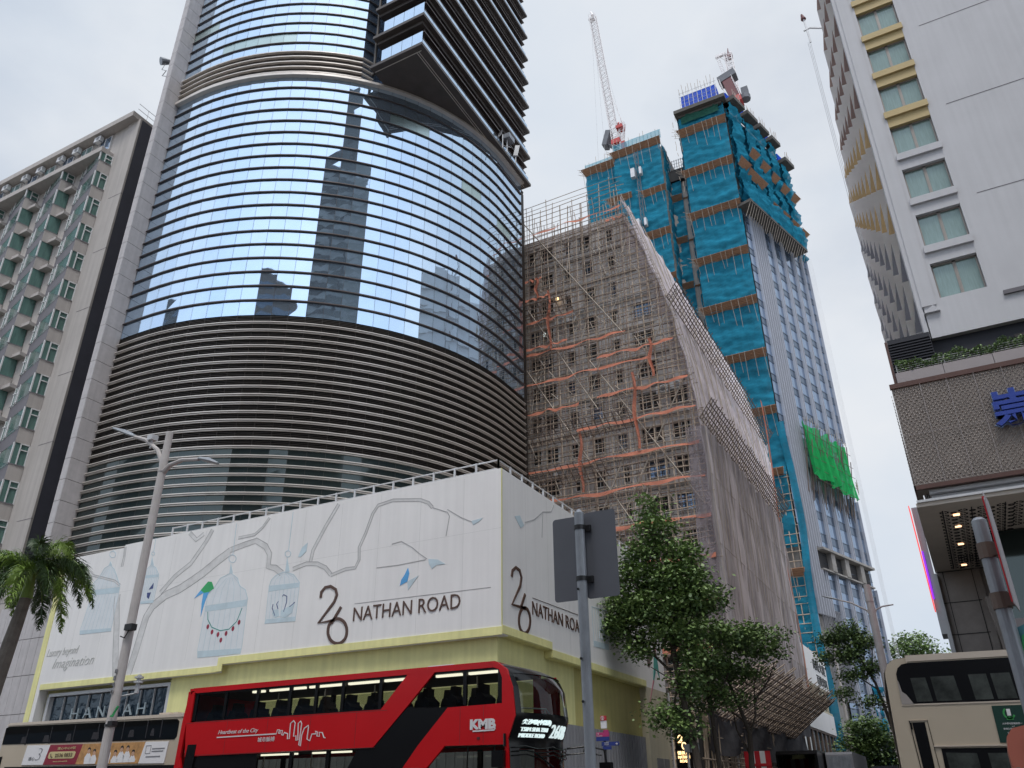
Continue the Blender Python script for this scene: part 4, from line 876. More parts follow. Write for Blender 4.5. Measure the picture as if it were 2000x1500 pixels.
# ================================================================ unfinished tower in teal netting
ut = thing('unfinished_tower', 'tall unfinished tower wrapped in teal netting with a slate blue glass side', 'tower', (-15.1, 106, 0))
FX, FY = -15.1, 106.0
ca, sa = math.cos(math.radians(16.4)), math.sin(math.radians(16.4))
def side(): m = MB(); m.fr((FX, FY, 0), (sa, ca, 0), (-ca, sa, 0)); return m      # U along the wall, outward = -N
def sideP(l, o, z): return (FX + sa * l + ca * o, FY + ca * l - sa * o, z)
core = MB()
plan_prism(core, [(-23.2, 106.3), (-15.4, 106.3), sideP(21.2, -.2, 0)[:2], (-24, 127), (-24, 112), (-23.2, 112)], .1, 107)
plan_prism(core, [(-26.5, 108.4), (-23.2, 109.0), (-23.2, 127), (-26.5, 127)], .1, 98.6)
plan_prism(core, [(-41, 106.9), (-35.2, 106.9), (-35.2, 106.3), (-26.5, 106.3), (-26.5, 127), (-41, 127)], .1, 103)
core.build('concrete_frame', M['concrete'], ut)
rt = random.Random(21)
def net(x0, x1, y, z0, z1, mt, seed, sag=9.0, dep=.35, par=ut, fr=None):
    p = [random.Random(seed).uniform(0, 6.28) for _ in range(6)]; rr = random.Random(seed)
    ja = [rr.uniform(-1, 1) for _ in range(400)]
    def fn(u, v):
        a = x0 + (x1 - x0) * u; z = z0 + (z1 - z0) * v
        s = dep * (.28 * math.sin(z * 3.6 + p[0] + 1.6 * math.sin(a * .8 + p[1])) * math.sin(z * .7 + p[4]) + .2 * math.sin(a * 1.7 + p[2] + .9 * math.sin(z * .9)) + .25 * math.sin(z * 2 * math.pi / sag * 2 + p[3] + .7 * math.sin(a * .6)) + .12 * math.sin(a * 4.1 + z * 1.1) + .14 * math.sin(z * 7.1 + a * 2.3 + p[5]))
        return (a, s - .12, z)
    m = fr() if fr else MB()
    if not fr: m.fr((0, y, 0))
    w = abs(x1 - x0); m.sheet(fn, max(4, int(w / .32)), max(6, int((z1 - z0) / .30)))
    return m.build('debris_net', mt, par, smooth=True)
def platform(x0, x1, y, z, w=1.3, fr=None, mt='plank', par=ut, poles=True):
    """bamboo catch platform with planks and splayed pole ends"""
    m = fr() if fr else MB()
    if not fr: m.fr((0, y, 0))
    L_ = abs(x1 - x0)
    m.face([(x0 - .4, -w, z + .75), (x1 + .3, -w, z + .75), (x1, .1, z), (x0, .1, z)])
    m.face([(x0, .1, z + .05), (x1, .1, z + .05), (x1 + .3, -w, z + .80), (x0 - .4, -w, z + .80)])
    for i in range(7): t = i / 6; m.tube([(x0 - .5 * t - .2, .1 - t * (w + .1), z - .05 + .78 * t), (x1 + .3 * t + .1, .1 - t * (w + .1), z - .05 + .78 * t)], .045, 4, cap=False)
    o = m.build('scaffold_platform', M[mt], par)
    if poles:
        m = fr() if fr else MB()
        if not fr: m.fr((0, y, 0))
        k = 0.
        while k < L_: xx = min(x0, x1) + k; m.tube([(xx, -w - .1, z + .85), (xx + rt.uniform(-.2, .2), -.2, z - rt.uniform(1.4, 3.6))], .03, 4, cap=False); k += rt.uniform(.7, 1.5)
        for i in range(5): m.tube([(x0 + .2, -w * i / 5, z + .7 * i / 5), (x0 - rt.uniform(.8, 1.5), -w * i / 5 - .2, z + .7 * i / 5 + rt.uniform(.2, .9))], .03, 4, cap=False)
        m.build('pole', M['bamboo_pale'], o)
    return o
def whiskers(pts, par, name='rebar', mt='bamboo_pale', h=(1, 2.8), r=.04):
    m = MB()
    for p in pts: m.tube([p, (p[0] + rt.uniform(-.15, .15), p[1], p[2] + rt.uniform(*h))], r, 4, cap=False)
    return m.build(name, M[mt], par)
# right block, front
bz = [39.6 + 8.95 * k for k in range(8)]
xs = {0: -15.1}
for k in range(8):
    z0, z1 = bz[k], (bz[k + 1] if k < 7 else 107)
    bul = .0 if k < 7 else 0
    net(-22.9, -15.1, 105.4, z0 + .1, z1, M['teal_net'], 30 + k, 6)
    platform(-22.9, -15.2 if k else -15.6, 105.4, z0)
for q, (z0, z1) in enumerate(((30, 39.6), (17, 26.4), (2, 14))):
    net(-22.9, -15.2, 105.4, z0, z1, M['teal_net'], 60 + q)
m = MB(); k = 0
for x in [-22.5 + .9 * i for i in range(9)]: m.tube([(x, 105.3, 2), (x + .1, 105.3, 40)], .06, 4, cap=False)
for i in range(34): m.tube([(-22.8, 105.25, 3 + 1.1 * i), (-14.9, 105.25, 3 + 1.1 * i + wob(rt, .15))], .055, 4, cap=False)
m.build('scaffold_lattice', M['bamboo'], ut)
platform(-22.9, -15.2, 105.2, 26.3, 1.0)
# shoulder behind the left of the front: net returns at the slot side
def slot(): m = MB(); m.fr((-23.1, 106, 0), (0, 1, 0), (1, 0, 0)); return m
net(-.4, 4, 0, 15, 107, M['teal_net'], 80, fr=slot)
# left block
net(-41.0, -35.2, 106.4, 20, 102.2, M['teal_net'], 81)
net(-35.2, -26.7, 105.6, 20, 103.0, M['teal_net'], 82, 12)
def slot2(): m = MB(); m.fr((-26.5, 105.6, 0), (0, 1, 0), (-1, 0, 0)); return m
net(0, 4, 0, 20, 103, M['teal_net'], 83, fr=slot2)
net(-26.4, -24.6, 108.6, 20, 98, M['teal_net'], 84); net(-24.6, -23.2, 109.6, 20, 98, M['teal_net'], 85)
net(-41, -35.2, 106.2, 103.1, 104.6, M['teal_net_thin'], 86, dep=.1); net(-35.2, -26.3, 105.4, 104.0, 106.0, M['teal_net_thin'], 87, dep=.1)
platform(-41.1, -35.3, 106.4, 102.2, 1.3); platform(-35.2, -26.6, 105.6, 103.0, 1.2)
for zq in (92.4, 83.6, 74.6): platform(-30.3, -26.6, 105.5, zq, 1.0); platform(-26.3, -24.8, 108.5, zq - .5, .8, poles=False); platform(-24.5, -23.4, 109.4, zq - .8, .8, poles=False)
platform(-36.5, -32.6, 105.6, 93.2, 1.0)
m = MB(); m.box(-26.3, -23.3, 108, 112, 96.0, 98.4); m.build('dark_storey', M['dark'], ut)
m = MB()
for i in range(9): x = -26.4 + i * .4; m.tube([(x, 107.9, 98.2), (x, 107.9, 100.4)], .05, 4)
for zq in (98.8, 99.5, 100.2): m.tube([(-26.5, 107.9, zq), (-23.1, 107.9, zq)], .04, 4)
m.build('guard_rail', M['galv'], ut)
whiskers([(-41 + i * .75, 106.2, 103 + i * .03) for i in range(8)] + [(-35 + i * .7, 105.4, 104.5) for i in range(13)], ut, h=(1.2, 3.6))
# hoist masts
m = MB()
for i in range(70):
    z0 = 22 + i * 1.15
    for a, b in ((-.25, .25), (.25, -.25)): m.tube([(-30.9 + a, 105.0, z0), (-30.9 + b, 105.0, z0 + 1.15)], .035, 3, cap=False)
for a in (-.28, .28): m.tube([(-30.9 + a, 105.0, 22), (-30.9 + a, 105.0, 103)], .06, 4)
hm = m.build('hoist_mast', M['crane_grey'], ut)
for zq in (96.6, 85.6): m = MB(); m.box(-32.0, -31.3, 104.2, 105, zq, zq + 1.9); m.box(-30.5, -30.1, 104.2, 105, zq + .2, zq + 1.7); m.build('hoist_cage', M['steel_light'], ut)
# top of the right block: grey platform, blue sheets
m = MB(); m.box(-23.3, -14.5, 104.0, 108, 106.8, 107.5); m.box(-22.9, -15.3, 104.8, 106, 106.4, 106.8); m.build('top_platform', M['plank_grey'], ut)
net(-22.4, -15.9, 105.0, 104.8, 106.6, net_mat('olive_netting', (.03, .10, .075), .95), 90, dep=.3)
m = MB(); m.sheet(lambda u, v: (-21.9 + 6.1 * u, 104.9 + .05 * math.sin(u * 20 + v * 9), 107.5 + 3.5 * v), 20, 8); m.sheet(lambda u, v: (-15.8 + .05 * math.sin(v * 9), 104.9 + 2 * u, 107.5 + 3.5 * v), 4, 8); m.build('blue_sheet', M['blue_tarp'], ut)
m = MB()
for i in range(9):
    m.tube([(-22.1 + i * .78, 104.8, 107.5), (-22.1 + i * .78, 104.8, 112.0 + .4 * (i % 2))], .05, 4)
for zq in (108.3, 109.1, 109.9, 110.9, 111.7): m.tube([(-22.2, 104.8, zq), (-15.6, 104.8, zq)], .035, 4)
m.build('rail', M['steel_light'], ut)
whiskers([(-22 + i * .55, 105, 111.5) for i in range(12)], ut, h=(1.2, 3.2))
whiskers([(-23.2 - rt.uniform(0, .6), 104.5, 90 + i * 1.3) for i in range(13)], ut, h=(.5, 1.4))
# street side, top part in teal
net(0, 21.3, 0, 84.5, 106, M['teal_net'], 95, fr=side, dep=.9)
for b, (l0, l1) in enumerate(((-.1, 3.4), (4.6, 7.8), (8.9, 11.8), (13.1, 15.8), (17.2, 20.2))):
    zt = 107.6 if b < 4 else 105.2
    m = side(); m.box(l0 - .1, l1 + .2, -2.0, .1, zt - .8, zt); m.build('top_platform', M['plank_grey'], ut)
    m = side(); m.box(l0 + 1.0, l1 - .2, -.2, .05, zt, zt + 2.6); m.build('blue_sheet', M['blue_tarp'], ut)
    net(l0, l1 + .3, 0, 86, zt - .9, M['teal_net'], 100 + b, fr=lambda: (lambda q: (q.fr(Vector((FX, FY, 0)) + Vector((ca, -sa, 0)) * .8, (sa, ca, 0), (-ca, sa, 0)), q)[1])(MB()), dep=.8)
    whiskers([sideP(l0 + i * .6, 1.9, zt) for i in range(int((l1 - l0) / .6))], ut, h=(.8, 2.0))
for (l0, l1, zq) in ((-.8, 1.5, 92.4), (4.0, 5.8, 97.4), (7.4, 9.2, 96.8), (10.8, 12.4, 96.4), (14.2, 15.8, 96), (18.0, 19.6, 96.2), (8.4, 10.0, 88.4), (11.8, 13.4, 88.6), (15.0, 16.6, 88.6), (18.4, 20.2, 88.6), (1.8, 6.6, 91.6)):
    platform(l0, l1, 0, zq, .9, fr=lambda: (lambda q: (q.fr(Vector((FX, FY, 0)) + Vector((ca, -sa, 0)) * 1.2, (sa, ca, 0), (-ca, sa, 0)), q)[1])(MB()), poles=False)
m = side(); m.box(-1.2, 17.6, -2.2, .1, 84.0, 84.5); m.build('soffit_deck', M['plank_grey'], ut)
m = side()
for i in range(28): m.tube([(-1.1 + i * .68, -2.1, 84.0), (-1.1 + i * .68 + wob(rt, .2), -1.0, 81.6)], .045, 4, cap=False)
m.build('bracket_pole', M['bamboo_pale'], ut)
net(-1.2, 17.8, 0, 84.4, 88.0, M['teal_net'], 120, fr=lambda: (lambda q: (q.fr(Vector((FX, FY, 0)) + Vector((ca, -sa, 0)) * 2.2, (sa, ca, 0), (-ca, sa, 0)), q)[1])(MB()), dep=.6)
# curtain wall: glass bays and white fins
bays = [(0, 1.5), (5.7, 8.1), (8.9, 11.6), (12.4, 15.3), (16.1, 18.7), (19.4, 21.0)]
for l0, l1 in bays:
    m = side(); z0 = 2.0
    while z0 < 86:
        hole = 27.6 < z0 < 29.6 and l0 > 4
        if not hole:
            m.mi = 0; m.face([(l0, -.05, z0), (l1, -.05, z0), (l1, -.05, z0 + 2.05), (l0, -.05, z0 + 2.05)])
            m.mi = 1; m.face([(l0, -.06, z0 + 2.05), (l1, -.06, z0 + 2.05), (l1, -.06, z0 + 3.1), (l0, -.06, z0 + 3.1)])
            for zq in (0, 2.02): m.box(l0, l1, -.12, -.05, z0 + zq, z0 + zq + .05)
        z0 += 3.12
    m.build('window_strip', [M['tower_glass'], M['tower_spandrel']], ut)
for l in [1.6, 2.3, 3.0, 3.7, 4.4, 5.1, 5.6, 8.2, 8.7, 11.7, 12.25, 15.4, 15.9, 18.8, 19.2, 21.1]:
    m = side(); brk = [(22, 27.9), (31, 86.2)] if 4 < l < 20 else [(22, 86.2)]
    if l > 8: brk = [(6, 27.9), (31, 41 if 8 < l < 22 else 86.2), (50.5, 86.2)]
    for a, b in brk: m.box(l - .045, l + .045, -.40, .02, a, b)
    m.build('fin', M['fin_white'], ut)
m = side(); m.box(1.5, 5.7, -.03, .05, 22, 86.2); m.box(8.1, 8.9, -.03, .05, 6, 86); m.box(11.6, 12.4, -.03, .05, 6, 86); m.box(15.3, 16.1, -.03, .05, 6, 86); m.box(18.7, 19.4, -.03, .05, 6, 86); m.build('cladding', M['grey'], ut)
m = side(); m.box(.0, .5, -.08, .02, 2, 22)
for i in range(12): m.box(2.6 + i * .45, 2.6 + i * .45 + .06, -.2, .0, 12, 23)
m.build('ribbed_cladding', M['corrugated'], ut)
m = side(); m.mi = 0; m.box(4.4, 20.4, -1.0, .1, 30.5, 30.8); m.box(4.4, 20.2, -.6, .1, 27.9, 28.1)
for l in (7, 11.2, 16): m.box(l, l + 1.2, -.7, .0, 28.1, 30.5)
m.mi = 1; m.box(4.4, 20.2, -.09, -.02, 28.1, 30.5)
m.build('open_storey', [M['concrete'], M['dark']], ut)
# green netting
gn = lambda: (lambda q: (q.fr(Vector((FX, FY, 0)) + Vector((ca, -sa, 0)) * 1.6, (sa, ca, 0), (-ca, sa, 0)), q)[1])(MB())
m = gn(); m.sheet(lambda u, v: (4.2 + 13.9 * u, .75 * abs(math.sin(u * 17)) - .12 * math.sin(u * 71 + v * 4) - (1 - v) * .5, 40.7 + 7.9 * v + .35 * math.sin(u * 25) - .5 * u * (1 - v)), 120, 24); m.build('debris_net', M['green_net'], ut, label='bright green netting in vertical folds', smooth=True)
m = side()
for i in range(46): l = 4.4 + i * .32; m.tube([(l, -1.5 - wob(rt, .2), 49.5 - rt.uniform(0, 4)), (l + rt.uniform(-.4, .4), -.4, 39.4 - rt.uniform(0, 2.4))], .07 if i % 5 == 0 else .04, 4, cap=False)
for zq in (40.2, 41.8, 43.4, 45, 47): m.tube([(4.2, -1.7, zq), (18.4, -1.7, zq + .2)], .045, 4, cap=False)
m.build('scaffold_lattice', M['bamboo_dark'], ut)
whiskers([sideP(18.2, 1.8, 41 + i * .3) for i in range(6)] + [sideP(4.4 + i * .85, 1.7, 48.5) for i in range(16)], ut, h=(.5, 1.3))
m = side()
for i in range(5): m.tube([(21.6 + .25 * i, -.2 - .1 * i, 86), (22.4 + .25 * i, -.8, 6)], .018, 3, cap=False)
m.build('hoist_cable', M['steel_light'], ut)
net(13, 22.6, 0, 2, 14.5, M['teal_net'], 130, fr=side, dep=.7); net(-1.6, .1, 0, 2, 16.5, M['teal_net'], 131, fr=side, dep=.7)
# teal net ribbon hanging beside the lattice
m = MB(); m.sheet(lambda u, v: (-15.0 + .9 * u + .25 * math.sin(v * 11), 104.9 + .2 * math.sin(v * 31), 3 + 44 * v), 4, 90); m.build('debris_net', M['teal_net'], ut)

# ================================================================ cranes
def lattice(m, p, q, w, n, r=.06, w2=None):
    p, q = Vector(p), Vector(q); d = (q - p).normalized(); up = Vector((0, 1, 0)) if abs(d.y) < .8 else Vector((1, 0, 0))
    x = d.cross(up).normalized(); y = x.cross(d); w2 = w if w2 is None else w2
    C = lambda t, i: p.lerp(q, t) + (x * (1 if i in (0, 3) else -1) + y * (1 if i < 2 else -1)) * (w + (w2 - w) * t) / 2
    for i in range(4): m.tube([C(0, i), C(1, i)], r, 4, cap=False)
    for k in range(n):
        for i in range(4):
            j = (i + 1) % 4; m.tube([C(k / n, i), C((k + 1) / n, j)] if k % 2 else [C(k / n, j), C((k + 1) / n, i)], r * .55, 3, cap=False); m.tube([C(k / n, i), C(k / n, j)], r * .5, 3, cap=False)
c1 = thing('tower_crane', 'white crane with a long raised jib on the lower block of the teal tower', 'crane', (-36.3, 112, 103))
m = MB(); lattice(m, (-36.3, 112, 100), (-36.4, 112, 112.5), 1.5, 8, .1); m.build('mast', M['crane_white'], c1)
m = MB(); m.box(-37.3, -35.6, 111, 113, 112.3, 113.4); m.box(-35.7, -34.7, 111.3, 112.4, 109.6, 112.4); m.build('slewing_deck', M['crane_red'], c1)
m = MB(); lattice(m, (-36.6, 112, 113.2), (-39.4, 112, 150.6), 1.25, 34, .085); m.build('jib', M['crane_white'], c1)
m = MB(); m.tube([(-39.4, 112, 150.6), (-39.8, 112, 152.2)], .35, 6, .12); m.box(-40.2, -39.0, 111.5, 112.5, 149.2, 149.5); m.build('jib_head', M['crane_white'], c1)
m = MB(); lattice(m, (-35.6, 112, 113.2), (-35.0, 112, 117.5), .9, 4, .08); m.tube([(-35.0, 112, 117.5), (-36.8, 112, 126)], .12, 5, .05); m.build('a_frame', M['crane_white'], c1)
m = MB(); m.box(-36.2, -34.9, 111.2, 112.8, 116.0, 116.7); m.tube([(-35.3, 112, 117.3), (-35.9, 112, 117.8)], .3, 6); m.build('winch', M['crane_red'], c1)
m = MB(); m.fr((-38.2, 112, 115.0), (.9, 0, -.35), (0, 1, 0), (.3, 0, 1)); m.box(-.5, .5, -.9, .9, -2.0, 1.3); m.fr(); m.tube([(-38.3, 112, 113.5), (-36.8, 112, 111.5)], .3, 4); m.build('counterweight', M['crane_grey'], c1)
m = MB()
for a, b in (((-39.7, 112, 149.4), (-40.2, 111, 104)), ((-39.3, 112, 149.4), (-38.6, 111, 104.5)), ((-39.3, 112, 148), (-35.2, 112, 117.5))): m.tube([a, b], .025, 3, cap=False)
m.build('hoist_rope', M['steel_light'], c1)
c2 = thing('tower_crane', 'red and white crane seen from below behind the tall block of the teal tower', 'crane', (-14.2, 116, 100))
m = MB(); lattice(m, (-13.8, 116, 100), (-14.2, 116, 114.9), 1.4, 9, .1); m.build('mast', M['crane_white'], c2)
m = MB(); lattice(m, (-14.3, 117, 116), (-15.6, 128, 141.5), 1.4, 22, .09); m.build('jib', M['crane_white'], c2)
m = MB(); m.tube([(-15.6, 128, 141.5), (-15.5, 128.3, 144)], .25, 6, .06); m.box(-16.3, -14.8, 127.5, 128.5, 140.6, 141.7); m.build('jib_head', M['crane_maroon'], c2)
m = MB(); lattice(m, (-15.2, 115, 121.8), (-16.0, 115, 128.0), .5, 5, .06); lattice(m, (-14.0, 115, 121.8), (-14.7, 115, 128.3), .5, 5, .06); m.box(-16.4, -14.4, 114.8, 115.3, 127.9, 128.5); m.tube([(-15.9, 115, 128.2), (-15.5, 120, 132)], .05, 4); m.build('a_frame', M['crane_white'], c2)
m = MB(); m.fr((-14.9, 115, 121.6), (1, 0, .30), (0, 1, 0), (-.25, 0, 1)); m.box(-1.6, 1.6, -1, 1, -.7, .8); m.build('counterweight', M['crane_grey'], c2)
m = MB(); m.fr((-14.4, 115, 118.2), (1, 0, .2), (0, 1, 0), (-.2, 0, 1)); m.box(-.95, .95, -.9, .9, -2.5, 2.6); m.build('machinery_deck', M['crane_maroon'], c2)
m = MB(); m.fr((-14.2, 115, 115.2), (1, 0, .15), (0, 1, 0), (-.15, 0, 1)); m.box(-1.1, 1.2, -1, 1, -.7, .7); m.build('slewing_ring', M['crane_red'], c2)
m = MB(); m.box(-12.9, -11.7, 114.4, 115.6, 115.4, 117.7); m.tube([(-12.4, 115, 115), (-12.4, 115, 116)], .9, 8); m.build('cab', M['crane_grey'], c2)
m = MB()
for s_ in (-1.15, 1.1):
    for i in range(8): m.tube([(-14.3 + s_ - .12 * i, 114, 115.6 + .65 * i), (-14.3 + s_ - .12 * i, 114, 116.4 + .65 * i)], .05, 4)
    m.tube([(-14.3 + s_, 114, 116.4), (-15.2 + s_, 114, 121.4)], .04, 4)
m.build('guard_rail', M['crane_white'], c2)
# gondola davit on the right hotel

# ================================================================ white hotel and department store on the right
hz = thing('hotel_building', 'white hotel tower with mustard window ledges above the mesh-clad store on the right', 'hotel', (2, 38, 0))
HX, HY = 1.95, 38.0
m = MB(); m.fr((0, HY, 0))
m.poly([(HX, 20.7), (22, 20.7), (22, 57.5), (4.78, 57.5), (4.78, 22.7), (2.78, 22.7), (2.78, 57.5), (HX, 57.5)], 0, .9)
m.fr(); m.box(2.2, 22, HY + .9, HY + 22, 20.5, 57.3)
m.build('wall', M['hotel_white'], hz)
m = MB(); m.box(HX - .0, HX + .62, HY - .07, HY - .001, 22.4, 57.4); m.poly([(HX, 22.0), (HX + .7, 22.0), (HX + .45, 22.35)], HY - .16, HY - .002); m.build('pilaster', M['hotel_white'], hz)
m = MB(); m.box(5.3, 22, HY - .12, HY - .001, 22.05, 22.25)
for zj in (27.9, 33.85, 39.8, 45.7, 51.6): m.box(5.6, 22, HY - .012, HY - .001, zj, zj + .035)
m.build('wall_joint', M['hotel_grey'], hz)
for k in range(12):
    zs = 22.72 + 2.965 * k
    m = MB(); m.mi = 0
    m.box(2.78, 4.78, HY + .30, HY + .42, zs, zs + 1.95); m.mi = 1
    m.box(2.86, 3.72, HY + .27, HY + .31, zs + .08, zs + 1.86); m.box(3.86, 4.70, HY + .27, HY + .31, zs + .08, zs + 1.86)
    m.mi = 0
    for q in (2.80, 3.72, 4.70): m.box(q, q + (.14 if q > 3 and q < 4 else .06), HY + .22, HY + .32, zs, zs + 1.95)
    m.box(2.8, 4.78, HY + .22, HY + .32, zs, zs + .08); m.box(2.8, 4.78, HY + .22, HY + .32, zs + 1.86, zs + 1.95)
    wdw = m.build('window', [M['taupe_frame'], M['curtain']], hz)
    if k:
        m = MB(); m.box(2.68, 4.84, HY - .06, HY + .5, zs - 1.0, zs - .001) if False else m.poly([(2.70, zs - .42), (4.84, zs - .42), (4.84, zs - .02), (2.70, zs - .02)], HY - .12, HY + .45)
        m.box(2.78, 4.78, HY + .02, HY + .45, zs - 1.02, zs - .42)
        m.build('ledge', M['sill_yellow'] if k >= 4 else M['hotel_white'], hz, label='mustard yellow window ledge' if k >= 4 else None)
# street side: folded white plates with coloured triangular sides
def hx(y): return 1.95 - .045 * (y - 38)
m = MB(); pts = [(hx(38.9) + .02, 38.9), (6, 38.9), (6, 76), (hx(76) + .02, 76)]
plan_prism(m, [(hx(76) + .05, 76), (hx(38.5) + .05, 38.5), (5, 38.9), (5, 76)], 20.7, 57.4); m.build('side_wall', M['hotel_white'], hz)
ncol = 9; tri = {0: MB(), 1: MB(), 2: MB()}; pl = MB()
for c in range(ncol):
    y0 = 39.2 + 4.1 * c; y1 = y0 + 4.1
    for rI in range(13):
        z0 = 18.8 + 2.97 * rI; z1 = z0 + 2.97
        if z0 < 20.5: z0 = 20.7
        if z1 > 57.5: z1 = 57.4
        x0, x1 = hx(y0), hx(y1); d = .44; e_ = .15
        a, b, c_, d_ = (x0 - d, y0, z0), (x1 - e_, y1, z0), (x1, y1, z1), (x0, y0, z1)
        pl.face([a, b, d_]); pl.face([b, c_, d_]); pl.face([a, (x0, y0, z0), (x1, y1, z0), b])
        k = 2 if (rI - c) < 3 else 1 if (rI - c) < 6 else 0
        tri[k].face([a, (x0 - e_, y0, z0), d_]); pl.face([(x0 - e_, y0, z0), (x0, y0, z0), d_])
pl.build('folded_plate', mat('white_plate', (.90, .89, .88), .7, var=.05), hz)
for k, nm in ((0, 'tri_brown'), (1, 'tri_ochre'), (2, 'tri_grey')): tri[k].build('plate_side', M[nm], hz)
m = MB(); m.box(1.75, 2.0, 38.0, 39.2, 20.7, 57.4); m.build('corner_strip', M['hotel_white'], hz)
# black louvred storey
m = MB(); m.box(.1, 1.9, 37.2, 60, 18.2, 20.68); m.box(1.9, 22, 38.3, 60, 18.2, 20.69)
for k in range(16): m.box(.12, 1.88, 37.12 , 37.2, 18.45 + .14 * k, 18.50 + .14 * k) if 18.5 + .14 * k < 20.6 else None
lv = m.build('louver_storey', mat('navy_black_louvre', (.012, .013, .022), .5, var=.1), hz)
m = MB(); m.box(-.02, .09, 37.15, 37.3, 18.2, 20.6); m.build('trim', M['red_brown'], hz)
m = MB()
for q in (5.2, 6.9, 8.6): m.box(q, q + 1.3, 38.2, 38.3, 18.5, 20.1)
m.build('smoked_panel', mat('smoked_panel', (.05, .04, .038), .25, var=.5, scale=.8), hz)
# planter, fascia, mesh box
st_ = thing('department_store', 'taupe mesh-clad store podium with a blue Chinese sign and a patterned soffit', 'shop building', (0, 36.5, 0))
m = MB()
for k in range(8): m.box(.12 + 1.95 * k, .12 + 1.95 * k + 1.93, 36.9, 37.1, 18.2, 18.82)
m.build('fascia', M['panel_taupe'], st_)
m = MB()
for zq in (18.9, 19.0, 19.1, 19.2): m.tube([(.2, 36.95, zq), (16, 36.95, zq)], .018, 4)
for k in range(9): m.tube([(.22 + 1.95 * k, 36.95, 18.8), (.22 + 1.95 * k, 36.95, 19.21)], .022, 4)
m.build('railing', M['steel_light'], st_)
m = MB(); m.box(-.2, 16, 36.55, 38, 13.35, 17.9); m.box(-.2, 0, 38, 60, 13.35, 17.9); m.build('mesh_backing', M['stone_dark'], st_)
m = MB(); m.box(-.25, 16, 36.44, 36.6, 17.9, 18.12); m.box(-.27, 16, 36.42, 36.6, 13.15, 13.33); m.box(-.27, -.2, 36.42, 50, 13.15, 13.33); m.build('trim', M['red_brown'], st_)
m = MB()       # expanded metal: a diamond lattice of thin strips
cw, chh = .20, .115
nx_, nz_ = int(9.5 / cw), int(4.5 / chh)
for j in range(nz_):
    for i in range(nx_):
        x = -.2 + i * cw + (cw / 2 if j % 2 else 0); z = 13.38 + j * chh
        m.face([(x, 36.46, z), (x + .03, 36.46, z - .012), (x + cw / 2 + .015, 36.50, z + chh * .9), (x + cw / 2 - .015, 36.42, z + chh)])
        m.face([(x + cw / 2 - .015, 36.42, z + chh), (x + cw / 2 + .015, 36.50, z + chh * .9), (x + cw + .0, 36.46, z - .012), (x + cw - .03, 36.46, z)])
m.box(9.3, 16, 36.44, 36.5, 13.35, 17.9)
m.build('mesh_screen', M['mesh_taupe'], st_)
m = MB()
for j in range(int(4.5 / .23)):
    for i in range(60):
        y = 36.7 + i * .4 + (.2 if j % 2 else 0); z = 13.4 + j * .23; m.face([(-.26, y, z), (-.26, y + .05, z), (-.24, y + .2, z + .2), (-.28, y + .15, z + .2)])
m.build('mesh_screen', M['mesh_taupe'], st_)
m = MB()
for k in range(9): m.box(.95 + 1.05 * k, .965 + 1.05 * k, 36.405, 36.42, 13.4, 17.9)
m.box(-.2, 9.3, 36.405, 36.42, 15.6, 15.61)
m.build('mesh_joint', M['panel_taupe'], st_)
m = MB(); m.fr((0, 36.32, 0)); m.text('崇光', 3.30, 6.9, 15.15, 16.78, 0, -.14, bold=.02); lg = m.build('sign_lettering', M['logo_blue'], st_)
m = MB(); m.fr((0, 36.40, 0)); m.text('崇光', 3.26, 6.94, 15.11, 16.82, 0, -.05, bold=.035); m.build('edge', M['logo_edge'], lg)
# ledges and patterned soffit
m = MB(); m.box(.25, 16, 36.7, 37.4, 12.98, 13.14); m.box(.3, 16, 36.95, 37.4, 12.8, 12.96); m.box(-.3, 16, 36.5, 37.3, 12.62, 12.72); m.build('ledge', M['steel_light'], st_, label='pale ledges under the mesh box')
m = MB(); m.box(-.35, 16, 36.6, 49.2, 12.45, 12.62); m.build('soffit', mat('taupe_soffit', (.58, .51, .44), .6, var=.08), st_)
m = MB()      # carved ornament on the soffit
def orn(x, y, s):
    for k in range(4):
        a = k * 1.57 + .5
        for q in range(3): m.box(x + math.cos(a + q * .7) * s * .42 - .035, x + math.cos(a + q * .7) * s * .42 + .035, y + math.sin(a + q * .7) * s * .42 - .03, y + math.sin(a + q * .7) * s * .42 + .03, 12.43, 12.449)
for i in range(4):
    for j in range(20):
        if i < 2 or j < 8:
            orn(.62 + .36 * i * 2, 37.9 + .55 * j, .36); orn(.98 + .36 * i * 2, 38.1 + .55 * j, .22)
for i in range(8):
    for j in range(7): orn(3.4 + .42 * i, 37.9 + .55 * j, .36)
for x in (.55, 1.65, 2.9): m.box(x, x + .04, 37.6, 48.6, 12.43, 12.449)
for i in range(12): m.box(.85 + i * .13, .89 + i * .13, 45.8, 47.3, 12.43, 12.449)
m.build('carved_pattern', M['dark'], st_)
for y in (38.3, 40.2, 43.4, 47.8):
    m = MB(); m.box(.95, 1.2, y, y + .22, 12.41, 12.44); m.build('downlight', M['down_light'], st_)
